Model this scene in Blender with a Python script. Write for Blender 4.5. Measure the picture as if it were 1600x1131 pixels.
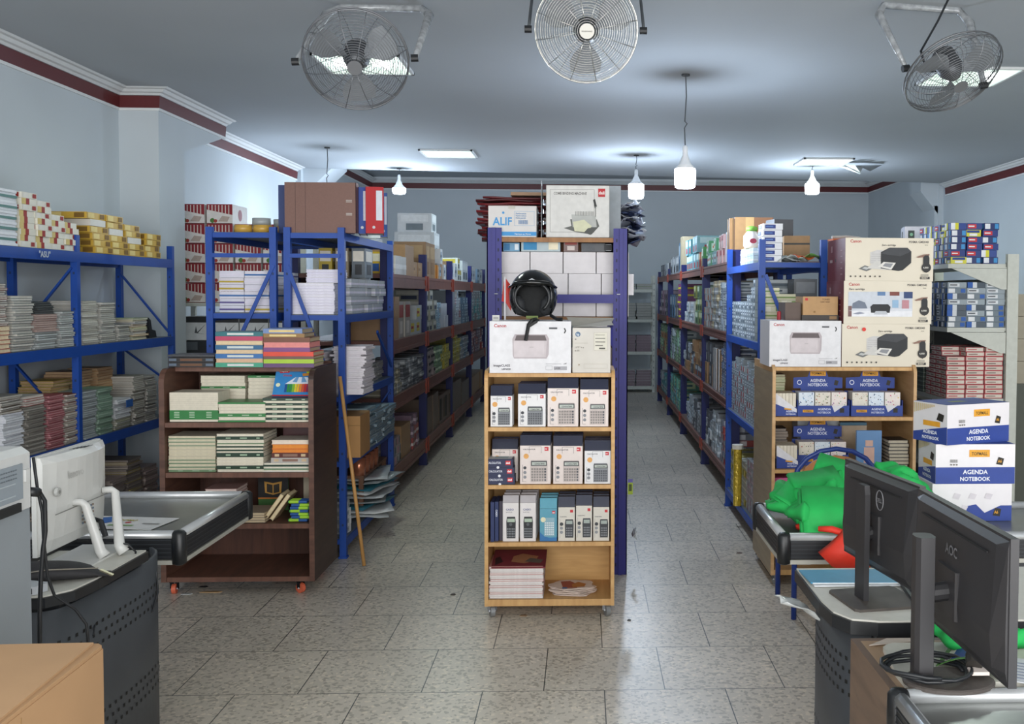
import bpy, math, random
from mathutils import Vector, Matrix
random.seed(7)
R = random.Random(11)
PI = math.pi
C = bpy.context.scene.collection
for o in list(bpy.data.objects): bpy.data.objects.remove(o)

# ------------------------------------------------------------------ camera
F, CX, CY, H = 1572., 980., 520., 1.63
Yc = Vector(((912-CX)/F, (CY-460)/F, 1.)).normalized()
a_ = Vector((1, -.0044, 0)); Xc = (a_ - Yc*a_.dot(Yc)).normalized()
Zc = Xc.cross(Yc)
if Zc.y < 0: Zc = -Zc
def w_(d): return Vector((d.dot(Xc), d.dot(Yc), d.dot(Zc)))
r_, u_, f_ = w_(Vector((1,0,0))), w_(Vector((0,1,0))), w_(Vector((0,0,1)))
cam = bpy.data.cameras.new('camera'); cam.sensor_width = 36; cam.lens = 36*F/1600
cam.shift_x = (800-CX)/1600; cam.shift_y = (CY-565.5)/1600
cam.clip_start = .05; cam.clip_end = 100
co = bpy.data.objects.new('camera', cam); C.objects.link(co)
M = Matrix((( r_.x, u_.x, -f_.x, 0), (r_.y, u_.y, -f_.y, 0), (r_.z, u_.z, -f_.z, H), (0,0,0,1)))
co.matrix_world = M
bpy.context.scene.camera = co
def ray(px, py): return w_(Vector(((px-CX)/F, (CY-py)/F, 1)))
def at(px, py, y):                     # measured point on the plane Y = y
    r = ray(px, py); t = y/r.y; return r.x*t, H + r.z*t
def yx(px, x, py=500):                 # how deep a point of the plane X = x lies
    r = ray(px, py); return r.y*x/r.x

# ------------------------------------------------------------------ light
sc = bpy.context.scene
sc.view_settings.view_transform = 'Standard'; sc.view_settings.look = 'None'
sc.view_settings.gamma = 1; sc.view_settings.use_curve_mapping = False
sc.view_settings.exposure = 0.0
wd = bpy.data.worlds.new('world'); sc.world = wd; wd.use_nodes = True
wd.node_tree.nodes['Background'].inputs[0].default_value = (.80, .88, 1, 1)
wd.node_tree.nodes['Background'].inputs[1].default_value = 1.7
def area(name, loc, rot, sx, sy, power, col):
    l = bpy.data.lights.new(name, 'AREA'); l.shape = 'RECTANGLE'; l.size = sx; l.size_y = sy
    l.energy = power; l.color = col
    o = bpy.data.objects.new(name, l); C.objects.link(o); o.location = loc; o.rotation_euler = rot
    return o
# daylight through the open shop front behind the camera
area('shop_front_daylight', (.6, -1.9, 1.75), (PI/2, 0, 0), 8.0, 2.7, 390, (1, .975, .94))

# ------------------------------------------------------------------ materials
MATS = {}
def lin(h):
    h = h.lstrip('#'); h = ''.join(c*2 for c in h) if len(h) == 3 else h; v = [int(h[i:i+2], 16)/255 for i in (0, 2, 4)]
    return tuple(c/12.92 if c <= .04045 else ((c+.055)/1.055)**2.4 for c in v)
def mat(key, rough=.6, metal=0, noise=.06, scale=30, emit=0, alpha=1, trans=0, bump=0):
    k = (key, rough, metal, noise, scale, emit, alpha, trans, bump)
    if k in MATS: return MATS[k]
    m = bpy.data.materials.new('mat_'+key.strip('#')); m.use_nodes = True
    nt = m.node_tree; b = nt.nodes['Principled BSDF']; c = lin(key)
    b.inputs['Base Color'].default_value = (*c, 1); b.inputs['Roughness'].default_value = rough
    b.inputs['Metallic'].default_value = metal
    if noise:
        tc = nt.nodes.new('ShaderNodeTexCoord'); n = nt.nodes.new('ShaderNodeTexNoise')
        n.inputs['Scale'].default_value = scale; n.inputs['Detail'].default_value = 3
        nt.links.new(tc.outputs['Object'], n.inputs['Vector'])
        mr = nt.nodes.new('ShaderNodeMapRange')
        mr.inputs['To Min'].default_value = 1-noise; mr.inputs['To Max'].default_value = 1+noise
        mr.inputs['From Min'].default_value = .3; mr.inputs['From Max'].default_value = .7
        nt.links.new(n.outputs['Fac'], mr.inputs['Value'])
        mx = nt.nodes.new('ShaderNodeVectorMath'); mx.operation = 'SCALE'
        mx.inputs[0].default_value = c; nt.links.new(mr.outputs[0], mx.inputs['Scale'])
        nt.links.new(mx.outputs[0], b.inputs['Base Color'])
        if bump:
            bp = nt.nodes.new('ShaderNodeBump'); bp.inputs['Strength'].default_value = bump
            bp.inputs['Distance'].default_value = .01
            nt.links.new(n.outputs['Fac'], bp.inputs['Height']); nt.links.new(bp.outputs[0], b.inputs['Normal'])
    if emit:
        b.inputs['Emission Color'].default_value = (*c, 1); b.inputs['Emission Strength'].default_value = emit
    if alpha < 1: b.inputs['Alpha'].default_value = alpha
    if trans: b.inputs['Transmission Weight'].default_value = trans
    MATS[k] = m; return m
def wood(key, key2, rough=.45, sc_=(1.2, 1.2, 14), rot=False):
    k = ('wood', key, key2, sc_)
    if k in MATS: return MATS[k]
    m = bpy.data.materials.new('wood_'+key.strip('#')); m.use_nodes = True
    nt = m.node_tree; b = nt.nodes['Principled BSDF']; b.inputs['Roughness'].default_value = rough
    tc = nt.nodes.new('ShaderNodeTexCoord'); mp = nt.nodes.new('ShaderNodeMapping')
    mp.inputs['Scale'].default_value = sc_
    n = nt.nodes.new('ShaderNodeTexNoise'); n.inputs['Scale'].default_value = 3.5; n.inputs['Detail'].default_value = 6
    n.inputs['Distortion'].default_value = .6
    cr = nt.nodes.new('ShaderNodeValToRGB')
    cr.color_ramp.elements[0].position = .3; cr.color_ramp.elements[1].position = .7
    cr.color_ramp.elements[0].color = (*lin(key), 1); cr.color_ramp.elements[1].color = (*lin(key2), 1)
    nt.links.new(tc.outputs['Object'], mp.inputs[0]); nt.links.new(mp.outputs[0], n.inputs['Vector'])
    nt.links.new(n.outputs['Fac'], cr.inputs[0]); nt.links.new(cr.outputs[0], b.inputs['Base Color'])
    MATS[k] = m; return m
def floor_mat():
    m = bpy.data.materials.new('terrazzo_tiles'); m.use_nodes = True; nt = m.node_tree
    b = nt.nodes['Principled BSDF']; L = nt.links.new
    tc = nt.nodes.new('ShaderNodeTexCoord'); mp = nt.nodes.new('ShaderNodeMapping')
    mp.inputs['Location'].default_value = (.16+.25, -4.09+5.0, 0)
    L(tc.outputs['Object'], mp.inputs[0])
    br = nt.nodes.new('ShaderNodeTexBrick'); br.offset = .5
    br.inputs['Scale'].default_value = 1; br.inputs['Brick Width'].default_value = .5
    br.inputs['Row Height'].default_value = .5; br.inputs['Mortar Size'].default_value = .0022
    br.inputs['Mortar Smooth'].default_value = 0
    br.inputs['Color1'].default_value = (*lin('#cfc7b8'), 1); br.inputs['Color2'].default_value = (*lin('#d8cebf'), 1)
    br.inputs['Mortar'].default_value = (*lin('#3f4644'), 1)
    L(mp.outputs[0], br.inputs['Vector'])
    v = nt.nodes.new('ShaderNodeTexVoronoi'); v.inputs['Scale'].default_value = 75; L(tc.outputs['Object'], v.inputs['Vector'])
    sp = nt.nodes.new('ShaderNodeSeparateColor'); L(v.outputs['Color'], sp.inputs[0])
    cr = nt.nodes.new('ShaderNodeValToRGB'); e = cr.color_ramp.elements
    e[0].position = 0; e[0].color = (.42, .42, .40, 1); e[1].position = .22; e[1].color = (.93, .93, .93, 1)
    x = e.new(.8); x.color = (1, 1, 1, 1); x = e.new(.9); x.color = (1.25, 1.22, 1.18, 1)
    cr.color_ramp.interpolation = 'CONSTANT'
    L(sp.outputs[0], cr.inputs[0])
    n = nt.nodes.new('ShaderNodeTexNoise'); n.inputs['Scale'].default_value = 1.3; n.inputs['Detail'].default_value = 5
    L(tc.outputs['Object'], n.inputs['Vector'])
    mr = nt.nodes.new('ShaderNodeMapRange'); mr.inputs['To Min'].default_value = .86; mr.inputs['To Max'].default_value = 1.12
    mr.inputs['From Min'].default_value = .3; mr.inputs['From Max'].default_value = .7
    L(n.outputs['Fac'], mr.inputs[0])
    m1 = nt.nodes.new('ShaderNodeMix'); m1.data_type = 'RGBA'; m1.blend_type = 'MULTIPLY'; m1.inputs[0].default_value = .6
    L(br.outputs['Color'], m1.inputs[6]); L(cr.outputs[0], m1.inputs[7])
    m2 = nt.nodes.new('ShaderNodeVectorMath'); m2.operation = 'SCALE'
    L(m1.outputs[2], m2.inputs[0]); L(mr.outputs[0], m2.inputs['Scale']); L(m2.outputs[0], b.inputs['Base Color'])
    b.inputs['Roughness'].default_value = .32
    return m

# ------------------------------------------------------------------ mesh builder
TXT = {}
def textmesh(s, bold):
    if (s, bold) in TXT: return TXT[(s, bold)]
    cu = bpy.data.curves.new('t', 'FONT'); cu.body = s; cu.size = 1; cu.resolution_u = 2; cu.offset = .022 if bold else 0
    ob = bpy.data.objects.new('t', cu); C.objects.link(ob)
    bpy.context.view_layer.update()
    me = bpy.data.meshes.new_from_object(ob)
    vs = [(v.co.x, v.co.y) for v in me.vertices]; fs = [tuple(p.vertices) for p in me.polygons]
    bpy.data.objects.remove(ob); bpy.data.curves.remove(cu); bpy.data.meshes.remove(me)
    x0 = min(v[0] for v in vs); x1 = max(v[0] for v in vs); y0 = min(v[1] for v in vs); y1 = max(v[1] for v in vs)
    TXT[(s, bold)] = (vs, fs, x0, x1, y0, y1); return TXT[(s, bold)]
class MB:
    def __init__(s): s.v = []; s.f = []; s.m = []; s.mats = []
    def mi(s, m):
        if isinstance(m, str): m = mat(m)
        if m not in s.mats: s.mats.append(m)
        return s.mats.index(m)
    def poly(s, pts, m):
        n = len(s.v); s.v += [tuple(p) for p in pts]; s.f.append(tuple(range(n, n+len(pts)))); s.m.append(s.mi(m)); return s
    def mesh(s, vs, fs, m):
        n = len(s.v); k = s.mi(m); s.v += [tuple(p) for p in vs]
        for f in fs: s.f.append(tuple(i+n for i in f)); s.m.append(k)
        return s
    def box(s, x0, x1, y0, y1, z0, z1, m, ch=0):
        if ch:
            pl = [(x0+ch, y0), (x1-ch, y0), (x1, y0+ch), (x1, y1-ch), (x1-ch, y1), (x0+ch, y1), (x0, y1-ch), (x0, y0+ch)]
            return s.prism(pl, z0, z1, m)
        v = [(x, y, z) for z in (z0, z1) for y in (y0, y1) for x in (x0, x1)]
        return s.mesh(v, [(0,2,3,1), (4,5,7,6), (0,1,5,4), (2,6,7,3), (0,4,6,2), (1,3,7,5)], m)
    def prism(s, pl, z0, z1, m, axis='z'):
        n = len(pl)
        def q(a, b, c): return {'z': (a, b, c), 'y': (a, c, b), 'x': (c, a, b)}[axis]
        v = [q(a, b, z0) for a, b in pl] + [q(a, b, z1) for a, b in pl]
        f = [tuple(range(n))[::-1], tuple(range(n, 2*n))] + [(i, (i+1) % n, n+(i+1) % n, n+i) for i in range(n)]
        return s.mesh(v, f, m)
    def bar(s, p0, p1, w, h, m):
        p0, p1 = Vector(p0), Vector(p1); d = (p1-p0).normalized()
        up = Vector((0, 0, 1)) if abs(d.z) < .9 else Vector((0, 1, 0))
        a = d.cross(up).normalized()*w/2; b = a.cross(d).normalized()*h/2
        v = [p+i*a+j*b for p in (p0, p1) for i, j in ((-1,-1), (1,-1), (1,1), (-1,1))]
        return s.mesh(v, [(0,1,2,3), (7,6,5,4), (0,4,5,1), (1,5,6,2), (2,6,7,3), (3,7,4,0)], m)
    def tube(s, pts, r, m, n=8, closed=False, caps=True):
        pts = [Vector(p) for p in pts]; k = len(pts); rr = r if isinstance(r, (list, tuple)) else [r]*k
        vs = []; prev = None
        for i, p in enumerate(pts):
            if closed: d = (pts[(i+1) % k]-pts[i-1]).normalized()
            else: d = (pts[min(i+1, k-1)]-pts[max(i-1, 0)]).normalized()
            if prev is None:
                up = Vector((0, 0, 1)) if abs(d.z) < .9 else Vector((1, 0, 0)); a = d.cross(up).normalized()
            else: a = (prev-d*prev.dot(d)).normalized()
            prev = a; b = d.cross(a)
            vs += [p+rr[i]*(math.cos(2*PI*j/n)*a+math.sin(2*PI*j/n)*b) for j in range(n)]
        fs = []
        for i in range(k if closed else k-1):
            for j in range(n):
                i2 = (i+1) % k; fs.append((i*n+j, i*n+(j+1) % n, i2*n+(j+1) % n, i2*n+j))
        if not closed and caps: fs += [tuple(range(n))[::-1], tuple(range((k-1)*n, k*n))]
        return s.mesh(vs, fs, m)
    def lathe(s, prof, m, n=20, c=(0,0,0)):
        vs = []; k = len(prof)
        for r, z in prof: vs += [(c[0]+r*math.cos(2*PI*j/n), c[1]+r*math.sin(2*PI*j/n), c[2]+z) for j in range(n)]
        fs = [(i*n+j, i*n+(j+1) % n, (i+1)*n+(j+1) % n, (i+1)*n+j) for i in range(k-1) for j in range(n)]
        if prof[0][0] > 1e-4: fs.append(tuple(range(n))[::-1])
        if prof[-1][0] > 1e-4: fs.append(tuple(range((k-1)*n, k*n)))
        return s.mesh(vs, fs, m)
    def text(s, st, o, u, v, hgt, m, maxw=None, bold=True, anchor='l'):
        vs, fs, x0, x1, y0, y1 = textmesh(st, bold); k = hgt/.72
        w = (x1-x0)*k; sx = k
        if maxw and w > maxw: sx = maxw/(x1-x0); w = maxw
        dx = {'l': 0, 'c': -w/2, 'r': -w}[anchor]
        o, u, v = Vector(o), Vector(u), Vector(v)
        return s.mesh([o+u*((a-x0)*sx+dx)+v*(b*k) for a, b in vs], fs, m)
    # drawings on one face of a carton w x d x h standing at the origin
    def draw(s, face, w, d, h, items, off=.0006, o3=(0,0,0)):
        o, u, v, n, W, Hh = {'F': ((-w/2, -d/2, 0), (1,0,0), (0,0,1), (0,-1,0), w, h),
            'B': ((w/2, d/2, 0), (-1,0,0), (0,0,1), (0,1,0), w, h),
            'L': ((-w/2, d/2, 0), (0,-1,0), (0,0,1), (-1,0,0), d, h),
            'R': ((w/2, -d/2, 0), (0,1,0), (0,0,1), (1,0,0), d, h),
            'T': ((-w/2, -d/2, h), (1,0,0), (0,1,0), (0,0,1), w, d)}[face]
        o, u, v, n = Vector(o)+Vector(o3), Vector(u), Vector(v), Vector(n)
        for i, it in enumerate(items):
            oo = o+n*off*(1+i*.5); P = lambda a, b: oo+u*a*W+v*b*Hh
            if it[0] == 'r': _, a0, b0, a1, b1, m = it; s.poly([P(a0, b0), P(a1, b0), P(a1, b1), P(a0, b1)], m)
            elif it[0] == 'p': s.poly([P(a, b) for a, b in it[1]], it[2])
            elif it[0] == 'd':
                _, a, b, r, m = it; s.poly([P(a, b)+(u*math.cos(t*PI/8)+v*math.sin(t*PI/8))*r for t in range(16)], m)
            elif it[0] == 't':
                _, st, a, b, hh, m = it[:6]; mw = it[6]*W if len(it) > 6 and it[6] else None
                s.text(st, P(a, b), u, v, hh*Hh, m, mw, anchor=it[7] if len(it) > 7 else 'l')
            elif it[0] == 'l':                       # outline
                _, a0, b0, a1, b1, t, m = it; tx = t/W; ty = t/Hh
                for q in ((a0, b0, a1, b0+ty), (a0, b1-ty, a1, b1), (a0, b0, a0+tx, b1), (a1-tx, b0, a1, b1)):
                    s.poly([P(q[0], q[1]), P(q[2], q[1]), P(q[2], q[3]), P(q[0], q[3])], m)
        return s
    def me(s, name='m', smooth=False):
        m = bpy.data.meshes.new(name); m.from_pydata(s.v, [], s.f)
        for x in s.mats: m.materials.append(x)
        m.polygons.foreach_set('material_index', s.m)
        if smooth: m.polygons.foreach_set('use_smooth', [True]*len(s.f))
        m.update(); return m
    def build(s, name, parent=None, smooth=False, label=None):
        o = bpy.data.objects.new(name, s.me(name, smooth)); C.objects.link(o)
        if parent: o.parent = parent
        if label: o['label'] = label
        return o
def tag(o, label=None, cat=None, group=None, kind=None):
    for k, v in (('label', label), ('category', cat), ('group', group), ('kind', kind)):
        if v: o[k] = v
    return o
def thing(name, label, cat, loc=(0,0,0), rz=0, group=None):
    o = bpy.data.objects.new(name, None); C.objects.link(o); o.location = loc; o.rotation_euler = (0, 0, rz)
    o.empty_display_size = .05
    return tag(o, label, cat, group)
def put(me, name, label, cat, loc, rz=0, group=None, rot=None):
    o = bpy.data.objects.new(name, me); C.objects.link(o); o.location = (loc[0], loc[1], loc[2]+.0012)
    o.rotation_euler = rot or (0, 0, rz); return tag(o, label, cat, group)
def kid(me, name, parent, label=None, loc=None):
    o = bpy.data.objects.new(name, me); C.objects.link(o); o.parent = parent
    if label: o['label'] = label
    if loc: o.location = loc
    return o
def struct(mb, name): return tag(mb.build(name), kind='structure')
CACHE = {}
def cached(key, fn):
    if key not in CACHE: CACHE[key] = fn()
    return CACHE[key]

# ------------------------------------------------------------------ the room
XL, XR, YF, YB, ZC, ZR = -3.57, 5.05, -2.0, 17.5, 3.19, 3.62
wallm = mat('#c3cbd0', .85, noise=.035, scale=1.2, bump=.0)
ceilm = mat('#b0b6bb', .85, noise=.03, scale=.8)
whitem = mat('#dde0e0', .7, noise=.02); redm = mat('#5b1518', .45, noise=.05)
m = MB(); m.box(-5, 7, YF, 19, -.05, 0, floor_mat()); struct(m, 'floor')
m = MB(); m.prism([(-4.2, YF), (6, YF), (6, 14.0), (4.6, 13.72), (-3.05, 12.84), (-4.2, 12.7)], ZC, ZC+.14, ceilm); struct(m, 'ceiling')
m = MB(); m.box(-4.2, 6, 12.4, 18, ZR, ZR+.1, ceilm); struct(m, 'ceiling_recess')
m = MB(); m.box(XL-.2, XL, YF, 12.7, 0, ZC, wallm)
m.box(XL-.27, XL-.07, 12.7, YB, 0, ZR, wallm); struct(m, 'wall_left')
m = MB(); m.box(XR, XR+.2, YF, 14.0, 0, ZC, wallm); m.box(4.98, 5.25, 14.0, YB, 0, ZR, wallm); struct(m, 'wall_right')
m = MB(); m.box(-4, 5.4, YB, YB+.2, 0, ZR, wallm); struct(m, 'wall_back')
m = MB(); m.box(XL, -3.27, 7.94, 8.43, 0, ZC, wallm); struct(m, 'trim_1')          # pillar on the left
# sloping beam beyond the pillar
m = MB(); m.prism([(8.43, ZC), (8.43, 2.78), (9.3, 3.02), (9.36, ZC)], XL, -3.27, wallm, 'x'); struct(m, 'trim_2')
m = MB(); m.prism([(12.86, 2.75), (13.3, 2.75), (13.3, ZR), (12.86, ZR)], XL-.07, XL+.02, wallm, 'x')
m.prism([(XL, 2.85), (XL+.42, 3.25), (XL+.42, 3.6), (XL, 3.6)], 12.95, 13.6, wallm, 'y'); struct(m, 'trim_3')
m = MB(); m.prism([(XR, 2.7), (XR-.32, 3.1), (XR-.32, 3.6), (XR, 3.6)], 14.02, 14.5, wallm, 'y')
m.box(4.93, 5.0, 14.02, 14.5, 0, 2.9, wallm); struct(m, 'trim_4')
def cornice(name, pts, z, side, parts):
    """profile swept along pts (plan), z = ceiling; side=+1 profile grows to the left of travel"""
    m = MB()
    prof = {'w': [(0, -.05), (.02, -.05), (.035, -.035), (.055, -.03), (.075, -.012), (.10, -.01), (.115, 0), (0, 0)],
            'r': [(0, -.145), (.012, -.145), (.02, -.055), (.0, -.05)], 'b': [(0, -.165), (.014, -.165), (.014, -.145), (0, -.145)]}
    P = [Vector(p) for p in pts]; n = len(P)
    offs = []
    for i in range(n):
        d0 = (P[i]-P[i-1]).normalized() if i else (P[1]-P[0]).normalized()
        d1 = (P[i+1]-P[i]).normalized() if i < n-1 else d0
        n0 = Vector((-d0.y, d0.x))*side; n1 = Vector((-d1.y, d1.x))*side
        b = (n0+n1).normalized(); offs.append(b/max(.3, b.dot(n0)))
    for k, mm in (('w', whitem), ('r', redm), ('b', whitem)):
        if k not in parts: continue
        pr = prof[k]; q = len(pr); vs = []
        for i in range(n): vs += [(P[i].x+offs[i].x*a, P[i].y+offs[i].y*a, z+b) for a, b in pr]
        fs = [(i*q+j, i*q+(j+1) % q, (i+1)*q+(j+1) % q, (i+1)*q+j) for i in range(n-1) for j in range(q)]
        fs += [tuple(range(q))[::-1], tuple(range((n-1)*q, n*q))]
        m.mesh(vs, fs, mm)
    return struct(m, name)
cornice('trim_5', [(XL, YF), (XL, 7.94), (-3.27, 7.94), (-3.27, 9.36)], ZC, -1, 'wrb')
cornice('trim_6', [(XL, 9.5), (XL, 12.72)], ZC, -1, 'wrb')
cornice('trim_7', [(XL-.07, 13.7), (XL-.07, YB), (4.98, YB), (4.98, 14.5)], 3.6-.02, -1, 'wrb')
cornice('trim_8', [(XR, 13.9), (XR, YF)], ZC, -1, 'wrb')
# widen the far white cornice upward as in the photograph
m = MB(); m.box(-3.64, 4.98, YB-.10, YB, 3.575, 3.62, whitem); struct(m, 'trim_9')

# ------------------------------------------------------------------ ceiling lights and bulbs
glow = mat('#dff5e6', .4, noise=0, emit=1.1); glow2 = mat('#ffffff', .4, noise=0, emit=4.0)
def ceiling_panel(x, y, label, torn=False):
    t = thing('ceiling_light', label, 'ceiling light', (x, y, ZC-.012), 0, None)
    m = MB()
    s = .29
    for a, b, c, d in ((-s, s, -s, -s+.02), (-s, s, s-.02, s), (-s, -s+.02, -s, s), (s-.02, s, -s, s)): m.box(a, b, c, d, -.006, .012, whitem)
    m.build('frame', t)
    m = MB(); m.box(-s+.02, s-.02, -s+.02, s-.02, .004, .010, glow); m.build('diffuser', t)
    for dx in (-.12, .14):
        m = MB(); m.tube([(dx, -.14, -.004), (dx-.06, -.06, -.006), (dx+.02, -.02, -.006), (dx+.0, .06, -.004)], .018, glow2); m.build('tube', t)
    if torn:
        m = MB(); m.poly([(.2, .2, -.01), (.5, .1, -.02), (.42, -.05, -.14), (.3, .05, -.05)], '#a5a9ac')
        m.poly([(.42, .1, -.02), (.75, .2, .0), (.55, .0, -.10)], '#9ba0a4'); m.poly([(.28, .1, -.02), (.4, -.1, -.12), (.33, -.15, -.05)], '#b5b9bb')
        m.build('torn_ceiling_film', t)
    l = bpy.data.lights.new('panel_lamp', 'AREA'); l.size = .5; l.energy = 16; l.color = (.86, 1, .93)
    o = bpy.data.objects.new('panel_lamp', l); C.objects.link(o); o.parent = t; o.location = (0, 0, -.03)
ceiling_panel(-1.49, 6.95, 'square ceiling light seen through the left cage fan')
ceiling_panel(-1.50, 11.3, 'square ceiling light alone above the left aisle')
ceiling_panel(2.72, 7.08, 'square ceiling light behind the tilted right fan')
ceiling_panel(2.78, 11.65, 'square ceiling light with torn hanging film, above right shelves', True)
bulbglow = mat('#e6efff', .3, noise=0, emit=14)
def bulb(x, y, ztop, zb, r, label, power=26):
    t = thing('pendant_bulb', label, 'light bulb', (x, y, ZC))
    L = ZC-zb
    m = MB(); m.lathe([(.03, -.012), (.03, 0)], '#3a3d40', 12); m.build('ceiling_cap', t)
    k = -(ZC-ztop)
    pts = [(0, 0, 0), (.006, 0, k*.3), (-.004, 0, k*.65), (.012, 0, k*.68), (-.006, 0, k*.74), (0, 0, k)]
    m = MB(); m.tube(pts, .0045, '#4a4f52', 6); m.build('cord', t)
    m = MB(); m.lathe([(.008, k+.01), (.018, k), (.02, k-.035), (.018, k-.04), (.02, k-.06), (r*.55, k-.12), (r*.95, k-.155)], mat('#e9ecef', .4, noise=0), 20); m.build('housing', t, True)
    hb = -L; top = k-.155
    m = MB(); m.lathe([(r*.95, top), (r, top-.02), (r*.97, hb+.03), (r*.9, hb+.008), (r*.6, hb), (.001, hb)], bulbglow, 20); m.build('glass', t, True)
    l = bpy.data.lights.new('bulb_lamp', 'POINT'); l.energy = power; l.color = (.70, .83, 1); l.shadow_soft_size = r*.9
    o = bpy.data.objects.new('bulb_lamp', l); C.objects.link(o); o.parent = t; o.location = (0, 0, hb-.09-r)
    return t
bulb(.717, 7.16, 2.68, 2.385, .077, 'largest lit hanging bulb, on the longest cord over the right aisle', 50)
bulb(.583, 11.29, 3.02, 2.70, .088, 'lit hanging bulb beside the comb binding carton', 62)
bulb(2.73, 12.0, 3.12, 2.84, .088, 'lit hanging bulb below the torn ceiling light', 48)
bulb(-2.30, 12.7, 3.10, 2.87, .085, 'lit hanging bulb by the back wall, left aisle', 66)
bulb(-2.745, 10.95, 2.75, 2.45, .085, 'hanging bulb hidden behind the brown box file, only its cord showing', 34)

# ------------------------------------------------------------------ fans
def fan(loc, axis, label, roll=0, metal='#8d8f92', shiny=.35, wrap=True, cord=False, pts_l=None):
    t = thing('ceiling_mounted_fan', label, 'fan', loc)
    ax = Vector(axis).normalized(); xx = Vector((1, 0, 0)); xx = (xx-ax*xx.dot(ax)).normalized()
    xx = Matrix.Rotation(roll, 3, ax) @ xx; yy = ax.cross(xx)
    def Q(a, b, c): return xx*a+yy*b+ax*c
    wm = mat(metal, shiny, 1, noise=0)
    Rr = .25
    def ring(r, c, th, mb): mb.tube([Q(r*math.cos(i*PI/20), r*math.sin(i*PI/20), c) for i in range(40)], th, wm, 5, True)
    for nm, sg in (('front_guard', 1), ('rear_guard', -1)):
        m = MB(); dep = .085 if sg > 0 else -.085
        prof = lambda r: dep*math.cos(min(1, r/Rr)**2.2*PI/2)+.012*sg
        nr = 19 if sg > 0 else 10
        for i in range(nr):
            r = .045+(Rr-.05)*i/(nr-1); ring(r, prof(r), .0013, m)
        ring(Rr, sg*.012, .004, m)
        for k in range(12 if sg > 0 else 8):
            an = k*2*PI/(12 if sg > 0 else 8)+.2
            m.tube([Q(r*math.cos(an), r*math.sin(an), prof(r)+.002*sg) for r in (.035, .09, .15, .2, .235, Rr)], .0018, wm, 5)
        m.build(nm, t, True)
    m = MB(); m.tube([Q(0, 0, .098), Q(0, 0, .103)], .036, mat('#b9b7b0' if shiny < .3 else '#77797d', .4, .3, noise=0), 20)
    b = m.build('badge', t)
    if shiny < .3: m2 = MB(); m2.text('SOLIDWIND', Q(-.026, -.004, .1036), xx, yy, .007, '#4b4a46', .052); m2.build('lettering', b)
    m = MB(); m.tube([Q(0, 0, -.15), Q(0, 0, -.13), Q(0, 0, -.03), Q(0, 0, .0), Q(0, 0, .03)], [.04, .06, .065, .05, .03], mat('#55585c', .4, .5, noise=0), 16); m.build('motor', t, True)
    for k in range(3):
        a0 = k*2*PI/3+.5; m = MB(); vs = []
        for i in range(5):
            r = .04+.17*i/4; w = .18+.5*math.sin(i/4*PI*.8)
            for j in range(4): an = a0+w*(j/3-.5)*1.5; vs.append(Q(r*math.cos(an), r*math.sin(an), .02-.04*j/3))
        m.mesh(vs, [(i*4+j, i*4+j+1, i*4+j+5, i*4+j+4) for i in range(4) for j in range(3)], mat('#7f8489', .5, .1, noise=0)); m.build('blade', t)
    # U bracket up to the ceiling
    dz = ZC-loc[2]-.012; e = xx.copy(); l0 = -e*(Rr+.03); l1 = e*(Rr+.03)
    back = Vector((0, .62, 0)) if wrap else Vector((0, .22, 0))
    if pts_l: l0, l1, tl, tr = [Vector(p) for p in pts_l]
    else: tl = Vector((-.27, back.y, dz)); tr = Vector((.27, back.y, dz))
    path = [l0, l0.lerp(tl, .55), tl.lerp(l0, .15), tl.lerp(tr, .1), tl.lerp(tr, .5), tl.lerp(tr, .9), tr.lerp(l1, .15), l1.lerp(tr, .55), l1]
    path[3].z = path[4].z = path[5].z = dz
    m = MB()
    if wrap: m.tube(path, [.012, .018, .024, .02, .018, .021, .026, .02, .014], mat('#a4a8ab', .25, .1, noise=.25, scale=25, bump=.8), 8)
    else: m.tube(path, .008, mat('#6e7275', .35, .8, noise=0), 8)
    m.build('bracket', t, True)
    for p in (l0, l1):
        m = MB(); m.tube([p-e*.02, p+e*.015], .018, mat('#1d1f22', .5, noise=0), 10); m.build('knob', t)
    if cord:
        m = MB(); m.tube([(-.13, -.9, dz), (-.13, -.5, dz-.05), (-.15, -.2, .2), (-.17, -.02, .1), (-.10, .1, .03), (-.02, .1, .03)], .006, '#22262a', 6); m.build('power_cord', t)
    return t
fan((-1.10, 4.95, 2.755), (.12, -.82, -.56), 'grey cage fan hanging left, before the greenish ceiling light', metal='#8a8c90', shiny=.5)
fan((.01, 4.95, 2.915), (0.02, -.95, -.30), 'shiny chrome cage fan hanging in the middle of the ceiling', metal='#c3c3bf', shiny=.22, wrap=False)
fan((1.84, 5.0, 2.745), (.21, -.557, -.80), 'strongly tilted grey cage fan hanging at the right with black cord', metal='#8f9194', shiny=.5, cord=True,
    pts_l=((-.22, .05, .03), (.16, .0, -.06), (-.30, .35, ZC-2.745-.02), (.24, .45, ZC-2.745-.02)))

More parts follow.
